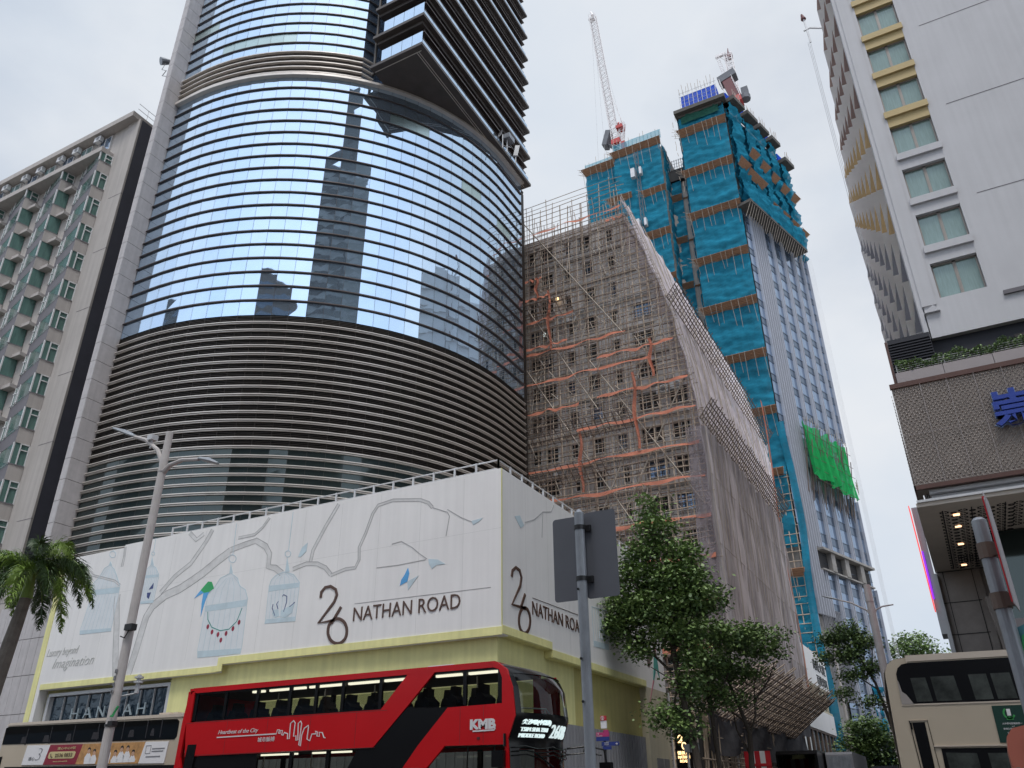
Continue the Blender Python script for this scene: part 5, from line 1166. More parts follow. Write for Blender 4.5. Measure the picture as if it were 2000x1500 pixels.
# stone wall and glazed upper floor
m = MB(); m.box(-.3, 1.95, 49.0, 60, .1, 12.4); m.box(1.5, 1.75, 48.9, 49.0, .1, 12.4); m.build('stone_wall', M['stone_dark'], st_)
m = MB()
for zq in [12.4 - 1.62 * k for k in range(8)]: m.box(-.3, 2.0, 48.97, 49.0, zq, zq + .03)
m.box(1.35, 1.38, 48.97, 49, .1, 12.4); m.box(-.02, .01, 48.97, 49, .1, 12.4); m.build('wall_joint', M['dark'], st_)
m = MB(); m.box(-.5, -.3, 48.6, 60, 4, 12.3); m.build('side_pier', M['steel_light'], st_)
m = MB(); m.box(2.2, 16, 42.2, 60, 2, 12.4); m.build('shopfront_core', M['dark'], st_)
m = MB(); m.face([(2.0, 42.0, 8.3), (16, 42.0, 8.3), (16, 42.0, 12.4), (2.0, 42.0, 12.4)]); m.build('shop_glass', M['glass_dark'], st_)
m = MB()
for zq in (8.1, 7.2): m.box(2.0, 16, 41.3, 42.2, zq, zq + .35)
m.box(2.2, 16, 41.7, 42.2, 7.5, 8.1); m.box(2.1, 2.2, 41.95, 42.1, 8.3, 12.4)
m.build('balcony_ledge', M['panel_taupe'], st_)
m = MB(); m.box(2.2, 16, 37.8, 42.2, 6.1, 6.2); m.build('lower_soffit', M['stone_dark'], st_)
for q in range(2): m = MB(); m.box(3.4 + 3 * q, 3.7 + 3 * q, 40.4, 40.6, 6.06, 6.09); m.build('downlight', M['down_light'], st_)
for q in range(2):
    m = MB(); m.fr((1.75 + .32 * q, 44.5, 8.4 - .9 * q), (1, 0, 0), (0, 1, 0), (-.09, 0, 1)); m.box(-.11, .11, -.5, .5, -1.6, 1.6); m.build('bracket_fin', M['stone_dark'], st_)
m = MB(); m.box(3.3, 4.2, 42.2, 43, 8.6, 10.2); m.build('curtain', M['ochre'], st_)
m = MB()
for q in range(3): m.box(3.0, 3.9, 41.9, 41.95, 8.8 + .3 * q, 8.9 + .3 * q)
m.build('shelf', M['grey'], st_)
hp = random.Random(4)
hd = thing('hedge', 'clipped green hedge in the planter above the mesh sign', 'hedge', (2, 37.3, 19))
hm_ = [MB(), MB(), MB()]
for i in range(9000):
    x = hp.uniform(.2, 10.5); z = 18.85 + hp.random() ** .7 * (.50 + .12 * math.sin(x * 3) + .1 * math.sin(x * 7.3)); y = 37.15 + hp.uniform(-.28, .3)
    a = Vector([hp.gauss(0, 1) for _ in range(3)]).normalized() * .055; b = a.cross(Vector([hp.gauss(0, 1) for _ in range(3)])).normalized() * .04; c = Vector((x, y, z))
    mm = hm_[0 if i % 3 else 1 if hp.random() < .6 else 2]; mm.face([c - a, c - b, c + a, c + b])
for q, k in zip(hm_, 'abc'): q.build('foliage', M['leaf_' + k], hd)
bb = thing('led_billboard', 'thin vertical screen with a red frame glowing purple beyond the mesh-clad store', 'billboard', (-1, 56, 9))
m = MB(); m.box(-.88, -.5, 57, 59, 10.5, 18.5); m.build('frame', M['steel_light'], bb)
m = MB(); m.box(-.90, -.79, 56.9, 56.99, 12.6, 15.6); m.build('screen', M['led_purple'], bb)
m = MB(); m.poly([(-.90, 12.0), (-.96, 12.0), (-1.03, 18.6), (-.97, 18.6)], 56.8, 58); m.build('border', M['led_red'], bb)
# window-cleaning davit on the hotel roof corner
dv = thing('roof_davit', 'small cross-shaped roof davit with ropes at the white hotel roof edge', 'davit', (1.3, 52, 57))
m = MB(); m.tube([(1.5, 52, 57.3), (.35, 52, 58.0), (-.15, 52, 57.9)], .09, 5); m.tube([(.15, 52, 56.4), (.05, 52, 59.2)], .07, 5); m.build('arm', M['steel_light'], dv)
m = MB(); m.tube([(.05, 52, 59.2), (-.02, 52, 59.8)], .22, 8, .08); m.build('head', M['crane_maroon'], dv)
m = MB()
for q in (-.06, .04, .14): m.tube([(q, 52, 56.5), (q + .25, 52, 14)], .015, 3, cap=False)
m.build('rope', M['steel_light'], dv)
# buildings further along the right side of the street, low enough to stay behind the store
fb = thing('corner_block', 'grey block seen edge-on beyond the store on the right side of the street', 'building', (0, 62, 0))
m = MB(); m.box(-.55, 14, 62, 150, .1, 11.5); m.build('wall', M['concrete'], fb)
m = MB()
for k in range(10):
    for j in range(3): m.box(-.6, -.54, 63 + 8 * k, 67 + 8 * k, 2 + 3.2 * j, 4 + 3.2 * j)
m.build('window_band', M['glass_dark'], fb)

# ================================================================ buildings behind the photographer, seen mirrored in the curved glass
def mirror_tower(name, label, boxes, mt, loc):
    t = thing(name, label, 'tower', loc)
    m = MB()
    for b in boxes: m.box(*b)
    m.build('wall', mt, t)
    m = MB()
    for (x0, x1, y0, y1, z0, z1) in boxes:
        z = max(z0, 6) + 2
        while z < z1 - 2:
            m.box(x0 + .6, x1 - .6, y1, y1 + .06, z, z + 1.5); m.box(x0 - .06, x0, y0 + .6, y1 - .6, z, z + 1.5); z += 3.3
    m.build('window_band', M['tower_spandrel'], t)
    return t
t = thing('office_tower', 'tall grey tower with a stepped crown, mirrored in the middle of the curved glass', 'tower', (40, -45, 0))
ang = math.atan2(29, 33); U_ = (math.cos(ang), math.sin(ang), 0); N_ = (-math.sin(ang), math.cos(ang), 0)
def RF(): q = MB(); q.fr((16, -52, 0), U_, N_); return q       # U along the face towards the glass tower, N towards it
m = RF(); m.box(0, 14, -20, 0, 0, 132); m.build('wall', M['tile_dark'], t)
m = RF(); m.box(14, 32, -20, 2, 0, 134); m.box(18, 29, -18, 1.5, 134, 142); m.box(20, 27, -17, 1, 142, 153); m.build('wall', M['mirror_tower'], t)
m = RF(); m.box(32, 44, -20, .5, 0, 130); m.build('wall', mat('pale_tower_cladding', (.20, .22, .22), .5, var=.2, scale=.2), t)
for a0, a1, b in ((.6, 13.4, 0), (14.8, 31.2, 2), (32.6, 43.4, .5)):
    m = RF(); z = 6
    while z < 128: m.box(a0, a1, b, b + .08, z, z + 1.6); z += 3.3
    m.build('window_band', mat('pale_window_band', (.24, .26, .27), .3, var=.4, scale=.3), t)
m = RF(); [m.box(x, x + .5, 2.1, 2.6, 0, 134) for x in (18, 22.5, 27)]; m.box(-3, 0, -18, -2, 76, 80); m.build('pier', M['tile_dark'], t)
mirror_tower('office_block', 'low brown block mirrored in the curved glass, left of the mirrored tower', [(-26, 4, -60, -42, 0, 84)], mat('brown_mirror_block', (.11, .09, .08), .7, var=.2, scale=.3), (-15, -50, 0))
mirror_tower('office_block', 'far block mirrored small at the lower left edge of the curved glass', [(-118, -90, -60, -42, 0, 84)], M['tile_dark'], (-100, -50, 0))
mirror_tower('office_block', 'stepped grey block mirrored low in the right of the curved glass', [(42, 60, 8, 22, 0, 66), (46, 62, 22, 34, 0, 58)], M['tile_dark'], (50, 15, 0))
mirror_tower('shop_row', 'long low row of shops behind the photographer, mirrored in the bus windows', [(-170, 40, -34, -26, 0, 13)], M['tile_dark'], (-20, -30, 0))

# ================================================================ buses
def frame_xz(y): a = MB(); a.fr((0, y, 0)); return a
def seat_row(par, x0, n, sp, y, z, mt, face=1):
    for i in range(n):
        x = x0 + i * sp; m = MB()
        m.fr((x, y, z)); m.poly([(-.05, 0), (.2 * face, 0), (.28 * face, .62), (.16 * face, .72), (.06 * face, .72), (.02 * face, .6)], -.24, .24)
        m.poly([(.02 * face, .70), (.17 * face, .70), (.18 * face, .92), (.05 * face, .92)], -.14, .14)
        m.box(0, .45 * face, -.24, .24, .0, .12)
        m.build('seat', mt, par)
rb = thing('double_decker_bus', 'red double-decker bus with KMB lettering and a black curved front', 'bus', (-14, 17.9, 0))
BY0, BY1 = 16.6, 19.1
d = D['bus']
m = frame_xz(BY0)
m.poly(d['R2'], -.02, .04); m.poly(d['R3'], -.02, .04)
m.poly([(-18.55, 4.46), (-9.45, 4.46), (-9.38, 4.40), (-9.35, 4.33), (-11.0, 4.335), (-18.6, 4.335), (-18.72, 4.36)], -.02, .04)
m.poly([(-18.75, 4.37), (-18.68, 4.33), (-18.68, 3.6), (-18.82, 3.6), (-18.85, 2.76), (-18.68, 2.3), (-18.68, .4), (-19.0, .4), (-19.02, 2.3), (-18.98, 3.6), (-18.9, 4.2)], -.02, .04)
m.poly([(-18.7, .4), (-9.2, .4), (-9.2, 1.35), (-18.7, 1.35)], -.02, .04)
m.poly([(-9.35, 4.33), (-9.38, 4.40), (-9.45, 4.46), (-9.25, 4.44), (-9.02, 4.28), (-8.86, 3.9), (-8.80, 3.3), (-8.98, 2.85), (-8.95, 2.2), (-8.95, .4), (-9.12, .4), (-9.05, 2.74), (-9.12, 3.57), (-9.12, 4.1), (-9.2, 4.28)], -.035, .06)
m.fr()
m.box(-18.9, -9.4, BY0 + .12, BY1 - .12, 4.44, 4.49); m.box(-18.92, -9.4, BY0 + .02, BY0 + .14, 4.40, 4.465); m.box(-18.92, -9.4, BY1 - .14, BY1, 4.36, 4.465)
m.box(-19.0, -9.3, BY1 - .05, BY1, 2.77, 3.58); m.box(-19.0, -9.3, BY1 - .05, BY1, .4, 1.5)
m.box(-19.0, -18.9, BY0 + .05, BY1, .4, 4.4)
m.build('body', M['bus_red'], rb)
m = MB(); m.box(-9.6, -8.98, BY1 - .06, BY1, 2.3, 4.36); m.box(-9.1, -8.9, BY1 - .1, BY1, .4, 4.2); m.build('front_pillar', M['bus_red'], rb)
m = MB(); m.box(-12.0, -10.8, 17.4, 18.5, 4.49, 4.56); m.poly([(-11.9, 4.56), (-10.8, 4.56), (-11.0, 4.64), (-11.7, 4.64)], 17.5, 18.4); m.build('roof_pod', M['white'], rb)
# glazing
m = frame_xz(BY0 + .03); m.face([(-18.68, 0, 3.6), (-11.7, 0, 3.6), (-10.9, 0, 4.335), (-18.68, 0, 4.335)]); m.face([(-11.67, 0, 3.61), (-9.12, 0, 3.56), (-9.2, 0, 4.3), (-10.93, 0, 4.335)]); m.face([(-18.68, 0, 1.35), (-9.1, 0, 1.35), (-9.1, 0, 2.77), (-18.68, 0, 2.77)]); m.build('side_window', M['bus_glass'], rb)
m = MB(); m.face([(-18.9, BY1 - .02, 3.6), (-9.6, BY1 - .02, 3.6), (-9.6, BY1 - .02, 4.33), (-18.9, BY1 - .02, 4.33)]); m.face([(-18.9, BY1 - .02, 1.5), (-9.3, BY1 - .02, 1.5), (-9.3, BY1 - .02, 2.77), (-18.9, BY1 - .02, 2.77)]); m.build('side_window', M['bus_glass'], rb)
m = frame_xz(BY0 + .02)
for x in d['mull']: m.box(x - .045, x + .045, -.004, .06, 3.58, 4.34)
for x in (-16.2, -15.05, -13.9): m.box(x - .05, x + .05, -.004, .06, 1.35, 2.77)
m.box(-18.68, -9.1, -.003, .03, 4.29, 4.345); m.box(-18.68, -18.55, -.003, .03, 3.6, 4.3); m.box(-9.25, -9.1, -.003, .03, 3.6, 4.3)
m.box(-18.68, -11.5, -.003, .03, 3.58, 3.63); m.box(-18.5, -16.2, -.0035, .03, 1.4, 2.77)
m.fr()
for x in (-17.5, -15.9, -14.3, -12.7, -11.1): m.box(x - .06, x + .06, BY1 - .1, BY1 - .01, 3.55, 4.36); m.box(x - .06, x + .06, BY1 - .1, BY1 - .01, 1.4, 2.8)
m.build('window_pillar', M['bus_black'], rb)
m = frame_xz(BY0 + .01); m.poly([(-11.67, 3.60), (-10.5, 3.56), (-11.3, 2.77), (-12.6, 2.77)], -.012, .02); m.poly([(-12.6, 2.78), (-11.3, 2.78), (-11.8, 2.2), (-13.1, 1.4), (-13.9, 1.4), (-13.0, 2.78)], -.011, .02)
m.poly([(-18.62, 3.05), (-18.3, 3.05), (-18.45, .5), (-18.8, .5)], -.04, .03); m.build('black_panel', M['bus_black'], rb)
m = MB(); m.box(-18.8, -9.3, BY0 + .06, BY1 - .06, 2.86, 2.95); m.box(-18.8, -9.5, BY0 + .25, BY1 - .25, 4.33, 4.43); m.box(-18.8, -9.3, BY0 + .1, BY1 - .1, .5, .9); m.build('interior', M['interior'], rb)
m = MB()
for x0, x1 in ((-16.9, -16.5), (-16.3, -15.1), (-14.95, -13.9), (-13.7, -12.75), (-12.6, -11.9), (-11.1, -10.4), (-10.2, -9.35)):
    m.box(x0, x1, BY0 + .32, BY0 + .40, 4.27, 4.32)
for x0 in (-16.5, -14.8, -13): m.box(x0, x0 + 1.2, BY0 + .5, BY0 + .56, 2.74, 2.78)
m.build('ceiling_light', M['light_strip'], rb)
seat_row(rb, -18.3, 12, .76, BY0 + .42, 3.12, M['seat']); seat_row(rb, -18.05, 12, .76, BY0 + .95, 3.12, M['seat']); seat_row(rb, -17.9, 10, .8, BY1 - .75, 3.12, M['seat'])
seat_row(rb, -17.6, 5, .85, BY1 - .8, 1.35, M['seat'])
m = MB()
for x in (-16.8, -15.2, -13.6, -10.6, -9.9): m.tube([(x, BY0 + .9, .9), (x + .1, BY0 + .85, 2.8)], .018, 5); m.tube([(x + .3, BY0 + .9, 2.95), (x + .3, BY0 + .9, 4.3)], .018, 5)
m.tube([(-9.0, BY0 + .3, 3.28), (-8.6, 17.8, 3.30), (-9.0, BY1 - .3, 3.28)], .015, 5); m.tube([(-9.05, BY0 + .3, 3.5), (-8.65, 17.8, 3.52), (-9.05, BY1 - .3, 3.5)], .015, 5); m.tube([(-8.72, 17.8, 2.95), (-8.68, 17.8, 3.52)], .015, 5)
m.build('handrail', M['steel_light'], rb)
m = frame_xz(BY0 - .022)
for x in (-17.3, -15.9, -14.5, -13.1): m.box(x, x + .008, 0, .01, 2.8, 3.57)
for x in (-10.2, -9.6): m.box(x, x + .008, 0, .01, 2.78, 3.54)
m.box(-18.7, -12.5, 0, .01, 2.785, 2.795); m.box(-18.8, -12.2, 0, .01, 3.575, 3.585); m.box(-9.75, -9.68, -.01, .01, 2.86, 2.91)
m.build('panel_seam', mat('dark_red_seam', (.10, .01, .01), .6), rb)
# curved front
def fx(z, t):
    P = [(0.3, -8.92), (2.2, -8.95), (2.85, -8.97), (3.3, -8.80), (3.9, -8.87), (4.2, -9.02), (4.36, -9.2), (4.47, -9.5)]
    b = P[-1][1]
    for (z0, x0), (z1, x1) in zip(P, P[1:]):
        if z <= z1: b = x0 + (x1 - x0) * (z - z0) / (z1 - z0); break
    return b + (.50 if z < 4.2 else .50 - 1.1 * (z - 4.2)) * (1 - abs(2 * t - 1) ** 2.2)
def front(z0, z1, t0=0, t1=1, off=0, nz=8): 
    m = MB(); m.sheet(lambda u, v: (fx(z0 + (z1 - z0) * v, t0 + (t1 - t0) * u) + off, BY0 + (BY1 - BY0) * (t0 + (t1 - t0) * u), z0 + (z1 - z0) * v), 24, nz); return m
front(3.36, 4.22, .03, .97).build('windscreen', M['bus_glass'], rb, label='upper windscreen', smooth=True)
front(1.1, 2.68, .06, .94).build('windscreen', M['bus_glass'], rb, label='lower windscreen', smooth=True)
front(2.66, 3.37).build('front_panel', M['bus_black'], rb, smooth=True)
front(4.20, 4.47).build('front_dome', M['bus_black'], rb, smooth=True)
front(.3, 1.12).build('front_bumper', M['bus_red'], rb, smooth=True)
m = front(3.35, 4.25, 0, .04, .012); m.sheet(lambda u, v: (fx(3.35 + .9 * v, .96 + .04 * u) + .012, BY0 + 2.5 * (.96 + .04 * u), 3.35 + .9 * v), 2, 6); m.sheet(lambda u, v: (fx(.9 + 1.8 * v, .07 * u) + .012, BY0 + 2.5 * .07 * u, .9 + 1.8 * v), 2, 6); m.sheet(lambda u, v: (fx(.9 + 1.8 * v, .93 + .07 * u) + .012, BY0 + 2.5 * (.93 + .07 * u), .9 + 1.8 * v), 2, 6); m.build('windscreen_surround', M['bus_black'], rb)
m = MB()
for zq in (2.52, 2.60, 2.68): m.tube([(fx(2.6, t / 10) + .07, BY0 + 2.5 * t / 10, zq + .03 * math.sin(t * 2)) for t in range(11)], .014, 4)
m.tube([(-8.55, 17.0, 2.58), (-8.4, 17.6, 2.3)], .02, 4); m.tube([(-8.5, 18.4, 2.58), (-8.4, 17.9, 2.35)], .02, 4)
m.build('wiper', M['bus_black'], rb)
def on_front(mb, body, t0, t1, z0, z1, off=.03, bold=0):
    V, Fc = text_geo(body, 0, bold); xs = [v[0] for v in V]; ys = [v[1] for v in V]; x0, x1, y0, y1 = min(xs), max(xs), min(ys), max(ys); base = len(mb.v)
    for v in V:
        t = t0 + (t1 - t0) * (v[0] - x0) / (x1 - x0); z = z0 + (z1 - z0) * (v[1] - y0) / (y1 - y0); mb.P((fx(z, t) + off * (v[2] > 0), BY0 + (BY1 - BY0) * t, z))
    for f in Fc: mb.f.append(tuple(base + i for i in f)); mb.m.append(mb.mi)
m = MB(); on_front(m, '尖沙咀(中間道)', .06, .34, 3.12, 3.24); on_front(m, 'TSIM SHA TSUI', .06, .32, 3.0, 3.08); on_front(m, 'MIDDLE ROAD', .06, .30, 2.88, 2.96); on_front(m, '260B', .37, .66, 2.89, 3.16)
m.build('destination_display', M['led_white'], rb)
# livery
m = frame_xz(BY0 - .02); m.text('KMB', -9.93, -9.28, 3.06, 3.27, 0, -.012, bold=.055); m.strip([(-9.86, 3.03), (-9.32, 3.035), (-9.29, 3.08)], .03, -.012, 0)
m.text('Heartbeat of the City', -17.57, -16.18, 3.235, 3.36, 0, -.01, shear=.25); m.text('城市脈搏', -16.16, -15.6, 3.03, 3.14, 0, -.01); m.strip(d['line'], .026, -.01, 0); m.build('lettering', M['white'], rb)
m = MB(); m.tube([(-8.75, BY1 - .05, 2.75), (-8.3, BY1 + .15, 2.8), (-7.95, BY1 + .3, 2.72), (-7.9, BY1 + .32, 2.45)], .022, 5); m.tube([(-8.75, BY1 - .05, 2.62), (-8.3, BY1 + .15, 2.66), (-8.0, BY1 + .28, 2.6)], .018, 5); m.tube([(-8.35, BY1 + .12, 2.8), (-8.4, BY1 + .12, 2.66)], .015, 4); mi_ = m.build('mirror_arm', M['bus_black'], rb)
m = MB(); m.box(-8.05, -7.78, BY1 + .22, BY1 + .42, 1.95, 2.45); m.build('mirror', M['bus_black'], mi_)
m = MB(); m.tube([(-9.05, BY0 - .05, 2.95), (-9.03, BY0 - .08, 2.7)], .03, 6); m.box(-9.28, -9.02, BY0 - .22, BY0 - .06, 2.3, 2.62); m.build('mirror', M['bus_black'], rb, label='near side mirror')
m = MB()
for xw in (-16.4, -15.2, -11.2):
    for yw in (BY0 + .02, BY1 - .32):
        m.tube([(xw, yw, .5), (xw, yw + .3, .5)], .5, 18)
m.build('wheel', M['black'], rb)
dr = thing('person', 'driver with short dark hair and a blue shirt at the wheel of the red bus', 'person', (-9.45, 17.15, 1.1))
def lathe(mb, prof, cx, cy, n=14, sx=1, sy=1):
    R_ = [[mb.P((cx + r * sx * math.cos(2 * math.pi * i / n), cy + r * sy * math.sin(2 * math.pi * i / n), z)) for i in range(n)] for z, r in prof]
    for k in range(len(R_) - 1):
        for i in range(n): j = (i + 1) % n; mb.F([R_[k][i], R_[k][j], R_[k + 1][j], R_[k + 1][i]])
m = MB(); lathe(m, [(2.00, .01), (2.02, .05), (2.06, .07), (2.12, .083), (2.18, .085), (2.24, .07), (2.28, .02)], -9.42, 17.15, sx=1.1, sy=.88); m.tube([(-9.32, 17.15, 2.10), (-9.30, 17.15, 2.13)], .02, 5); m.tube([(-9.46, 17.15, 1.9), (-9.43, 17.15, 2.04)], .055, 8); m.build('body', M['skin'], dr, smooth=True)
m = MB(); lathe(m, [(2.14, .088), (2.18, .095), (2.24, .088), (2.295, .05), (2.305, .01)], -9.45, 17.15, sx=1.05, sy=.95); m.build('hair', M['hair'], dr, smooth=True)
m = MB(); lathe(m, [(1.3, .15), (1.5, .16), (1.75, .19), (1.88, .16), (1.94, .07)], -9.5, 17.15, sx=.75, sy=1.15); m.tube([(-9.48, 16.96, 1.82), (-9.35, 16.9, 1.55), (-9.1, 17.02, 1.62)], .05, 7, .03); m.tube([(-9.48, 17.34, 1.82), (-9.35, 17.38, 1.55), (-9.1, 17.28, 1.62)], .05, 7, .03); m.build('shirt', M['shirt'], dr, smooth=True)
dr.location.z += .16

# beige bus with the advertisement
b2 = thing('double_decker_bus', 'champagne double-decker bus with a long advertisement strip behind the red bus', 'bus', (-28, 21.7, 0))
y0 = 20.5
m = frame_xz(y0); m.poly([(-33.0, .4), (-23.42, .4), (-23.42, 4.1), (-23.5, 4.3), (-32.9, 4.38), (-33.05, 4.1)], 0, .04); m.fr(); m.box(-33.0, -23.5, y0 + .04, 23.0, 4.05, 4.2); m.box(-33, -23.45, 22.95, 23, .4, 4.2); m.box(-23.5, -23.42, y0 + .04, 23, .4, 4.25); m.build('body', M['bus_beige'], b2)
m = MB(); m.fr((0, y0 - .03, 0)); m.poly([(-33.0, 4.38), (-23.42, 4.26), (-23.42, 4.36), (-32.8, 4.47)], 0, .2); m.fr(); m.box(-32.9, -23.5, y0 + .2, 22.9, 4.28, 4.40); m.box(-25.0, -24.5, 20.8, 21.1, 4.4, 4.47); m.box(-24.3, -24.1, 20.8, 21.1, 4.4, 4.46); m.build('roof', M['bus_beige_l'], b2)
m = frame_xz(y0 - .015); m.poly([(-33.0, 3.72), (-23.7, 3.57), (-23.6, 3.66), (-23.6, 4.12), (-23.72, 4.2), (-32.8, 4.34), (-33, 4.3)], 0, .02); m.build('upper_window', M['bus_glass_dark'], b2)
m = frame_xz(y0 - .012); m.poly([(-33.0, 3.72), (-23.7, 3.57), (-23.6, 3.66), (-23.6, 4.12), (-23.72, 4.2), (-32.8, 4.34), (-33, 4.3)], .014, .02); m.build('window_recess', M['bus_black'], b2)
m = frame_xz(y0 - .02)
for x in (-31.6, -30.2, -28.9, -27.6, -26.3, -25.1, -24.4): m.box(x - .02, x + .02, 0, .01, 3.66, 4.22)
for x, w in ((-31.9, .3), (-30.6, .35), (-29.3, .3), (-27.9, .4), (-26.0, .3), (-24.9, .2)): m.poly([(x, 3.72), (x + w, 3.72), (x + w - .05, 3.95), (x + .05, 3.95)], .003, .012)
m.build('seat_back', M['seat'], b2)
m = frame_xz(y0 - .02); m.poly([(-32.5, 1.4), (-23.5, 1.4), (-23.5, 2.80), (-32.5, 2.94)], 0, .02); m.poly([(-33, .5), (-32.8, .5), (-32.8, 3.3), (-33, 3.3)], 0, .02); m.build('lower_window', M['bus_black'], b2)
AD = frame_xz(y0 - .03)
ad = [[-31.41, 3.64], [-30.07, 3.61], [-30.25, 2.96], [-31.50, 2.98]]
m = frame_xz(y0 - .03); m.poly(ad, 0, .03); m.poly([(-25.03, 3.54), (-23.92, 3.52), (-23.98, 2.86), (-25.21, 2.88)], 0, .03); pa = m.build('advertisement', M['white'], b2)
m = frame_xz(y0 - .035); m.text('3', -30.75, -30.45, 3.12, 3.52, 0, -.005, shear=.2, bold=-.03); m.text('護心', -31.15, -30.8, 3.12, 3.24, 0, -.005); m.strip([(-24.95, 3.42), (-24.72, 3.42), (-24.72, 3.18), (-24.95, 3.18), (-24.95, 3.42)], .02, -.005, 0); m.box(-24.65, -24.05, -.004, 0, 3.30, 3.33); m.box(-24.65, -24.1, -.004, 0, 3.22, 3.25); m.box(-24.9, -24.2, -.004, 0, 3.06, 3.09); m.build('lettering', M['grey'], pa)
m = frame_xz(y0 - .03); m.poly([(-30.07, 3.61), (-28.25, 3.58), (-28.45, 2.93), (-30.25, 2.96)], 0, .03); pm_ = m.build('advertisement', M['ad_maroon'], b2)
m = frame_xz(y0 - .036); m.poly([(-29.95, 3.38), (-28.62, 3.36), (-28.55, 3.32), (-28.6, 3.16), (-28.68, 3.13), (-29.98, 3.15), (-30.05, 3.2), (-30.02, 3.34)], 0, .01); m.text('護心中心3號', -29.6, -28.6, 3.43, 3.52, 0, -.005); m.text('www.care.com.hk', -29.7, -28.9, 3.03, 3.08, 0, -.005); m.build('gold_label', M['ad_gold'], pm_)
m = frame_xz(y0 - .047); m.text('2536 0833', -29.65, -28.7, 3.19, 3.31, 0, -.004, bold=.01); m.strip([(-29.9, 3.31), (-29.88, 3.22), (-29.78, 3.19)], .035, -.004, 0); m.build('lettering', M['brown_letter'], pm_)
m = frame_xz(y0 - .03); m.poly([(-28.25, 3.58), (-25.03, 3.54), (-25.21, 2.88), (-28.45, 2.93)], 0, .03); pp = m.build('advertisement', M['ad_orange'], b2)
pr = random.Random(8)
hs, cs, hrs = frame_xz(y0 - .036), frame_xz(y0 - .034), frame_xz(y0 - .038)
for x, zt in ((-27.85, 3.34), (-27.55, 3.28), (-26.85, 3.42), (-26.45, 3.22), (-26.15, 3.34), (-25.85, 3.34), (-25.55, 3.2)):
    hs.poly([(x + .075 * math.cos(a * .785), zt + .09 * math.sin(a * .785)) for a in range(8)], 0, .01)
    hrs.poly([(x - .08, zt + .02), (x - .06, zt + .1), (x, zt + .125), (x + .06, zt + .1), (x + .08, zt + .02), (x + .03, zt + .06), (x - .03, zt + .06)], 0, .01)
    cs.poly([(x - .06, zt - .06), (x + .06, zt - .06), (x + .17, zt - .2), (x + .15, 2.93), (x - .15, 2.93), (x - .17, zt - .2)], 0, .01)
hs.build('face_print', M['ad_skin'], pp); cs.build('coat_print', M['white'], pp); hrs.build('hair_print', M['hair'], pp)
m = MB()
for xw in (-31, -26.5, -25.3): m.tube([(xw, y0 + .02, .5), (xw, y0 + .3, .5)], .5, 16)
m.build('wheel', M['black'], b2)

# beige bus at the right edge
b3 = thing('double_decker_bus', 'champagne double-decker bus at the right edge with a dark green number one poster', 'bus', (-1.7, 20.8, 0))
WL[b3] = Vector((0, 0, 0)); b3.location = (0, 0, 0)
y0 = 20.8
m = frame_xz(y0); m.poly([(-1.74, .35), (-1.74, 2.6), (-1.72, 4.15), (-1.64, 4.33), (-1.5, 4.43), (-1.2, 4.46), (9.5, 4.46), (9.5, .35)], 0, .05)
m.fr()
prof_ = [(-1.74, .35), (-1.78, 2.4), (-1.80, 3.6), (-1.74, 4.15), (-1.62, 4.34), (-1.4, 4.45), (-1.2, 4.47)]
for (xa, za), (xb, zb) in zip(prof_, prof_[1:]): m.face([(xa, y0, za), (xb, y0, zb), (xb, y0 + 2.5, zb), (xa, y0 + 2.5, za)])
m.box(-1.3, 9.5, y0 + 2.45, y0 + 2.5, .35, 4.4)
m.build('body', M['bus_beige'], b3)
m = MB(); m.box(-1.22, 9.5, y0 - .02, y0 + 2.5, 4.37, 4.50); m.box(-1.24, -1.22, y0 - .03, y0 + .1, 4.34, 4.5); m.build('roof', M['bus_beige_l'], b3)
m = frame_xz(y0 - .012); m.poly([(-1.49, 3.49), (-1.49, 4.12), (-1.44, 4.24), (-1.34, 4.32), (-1.2, 4.34), (9.3, 4.34), (9.3, 3.49)], 0, .012); rec = m.build('upper_window', M['bus_black'], b3)
def pane_group(specs, nm, mt):
    for s_ in specs: m = frame_xz(y0 - .016); m.poly(s_, 0, .004); m.build(nm, mt, b3)
mottled_pane = mat('mottled_grey_pane', (.05, .055, .05), .2, var=.6, scale=3)  # opaque panes; the mottled grey in the glass is put into their colour
pane_group([[(-1.18, 3.53), (-.86, 3.53), (-.92, 4.02), (-1.22, 4.02)], [(-.78, 3.53), (-.30, 3.53), (-.36, 4.03), (-.82, 4.03)], [(-.04, 3.53), (.30, 3.53), (.26, 4.04), (-.08, 4.04)], [(.38, 3.53), (.74, 3.53), (.7, 4.04), (.34, 4.04)], [(.9, 3.53), (1.6, 3.53), (1.6, 4.04), (.86, 4.04)]], 'window_pane', mottled_pane)
m = frame_xz(y0 - .02); m.poly([(-1.49, 3.49), (-1.25, 3.49), (-1.36, 3.68), (-1.44, 3.75), (-1.47, 3.95), (-1.49, 4.0)], 0, .012); m.build('torn_film', M['stone_dark'], b3)
m = frame_xz(y0 - .014); m.box(-1.5, 9.4, 0, .02, 3.46, 3.49); m.box(-1.03, 9.4, -.02, .02, 2.63, 2.655); m.box(-1.42, -1.06, -.004, .02, 3.155, 3.16)
m.build('trim', M['bus_beige_l'], b3)
m = frame_xz(y0 - .012); m.poly([(-1.42, 3.165), (-1.405, 3.165), (-1.30, 1.2), (-1.315, 1.2)], 0, .012); m.poly([(-1.06, 3.165), (-1.05, 3.165), (-.95, 1.2), (-.96, 1.2)], 0, .012); m.box(-1.41, -1.37, -.02, .01, 2.98, 3.12); m.poly([(-1.36, 3.12), (-1.11, 3.12), (-1.08, 1.3), (-1.28, 1.3)], 0, .012); m.poly([(-.90, 2.60), (9.3, 2.60), (9.3, 1.3), (-.90, 1.3)], 0, .012); m.build('door_grille', M['bus_black'], b3)
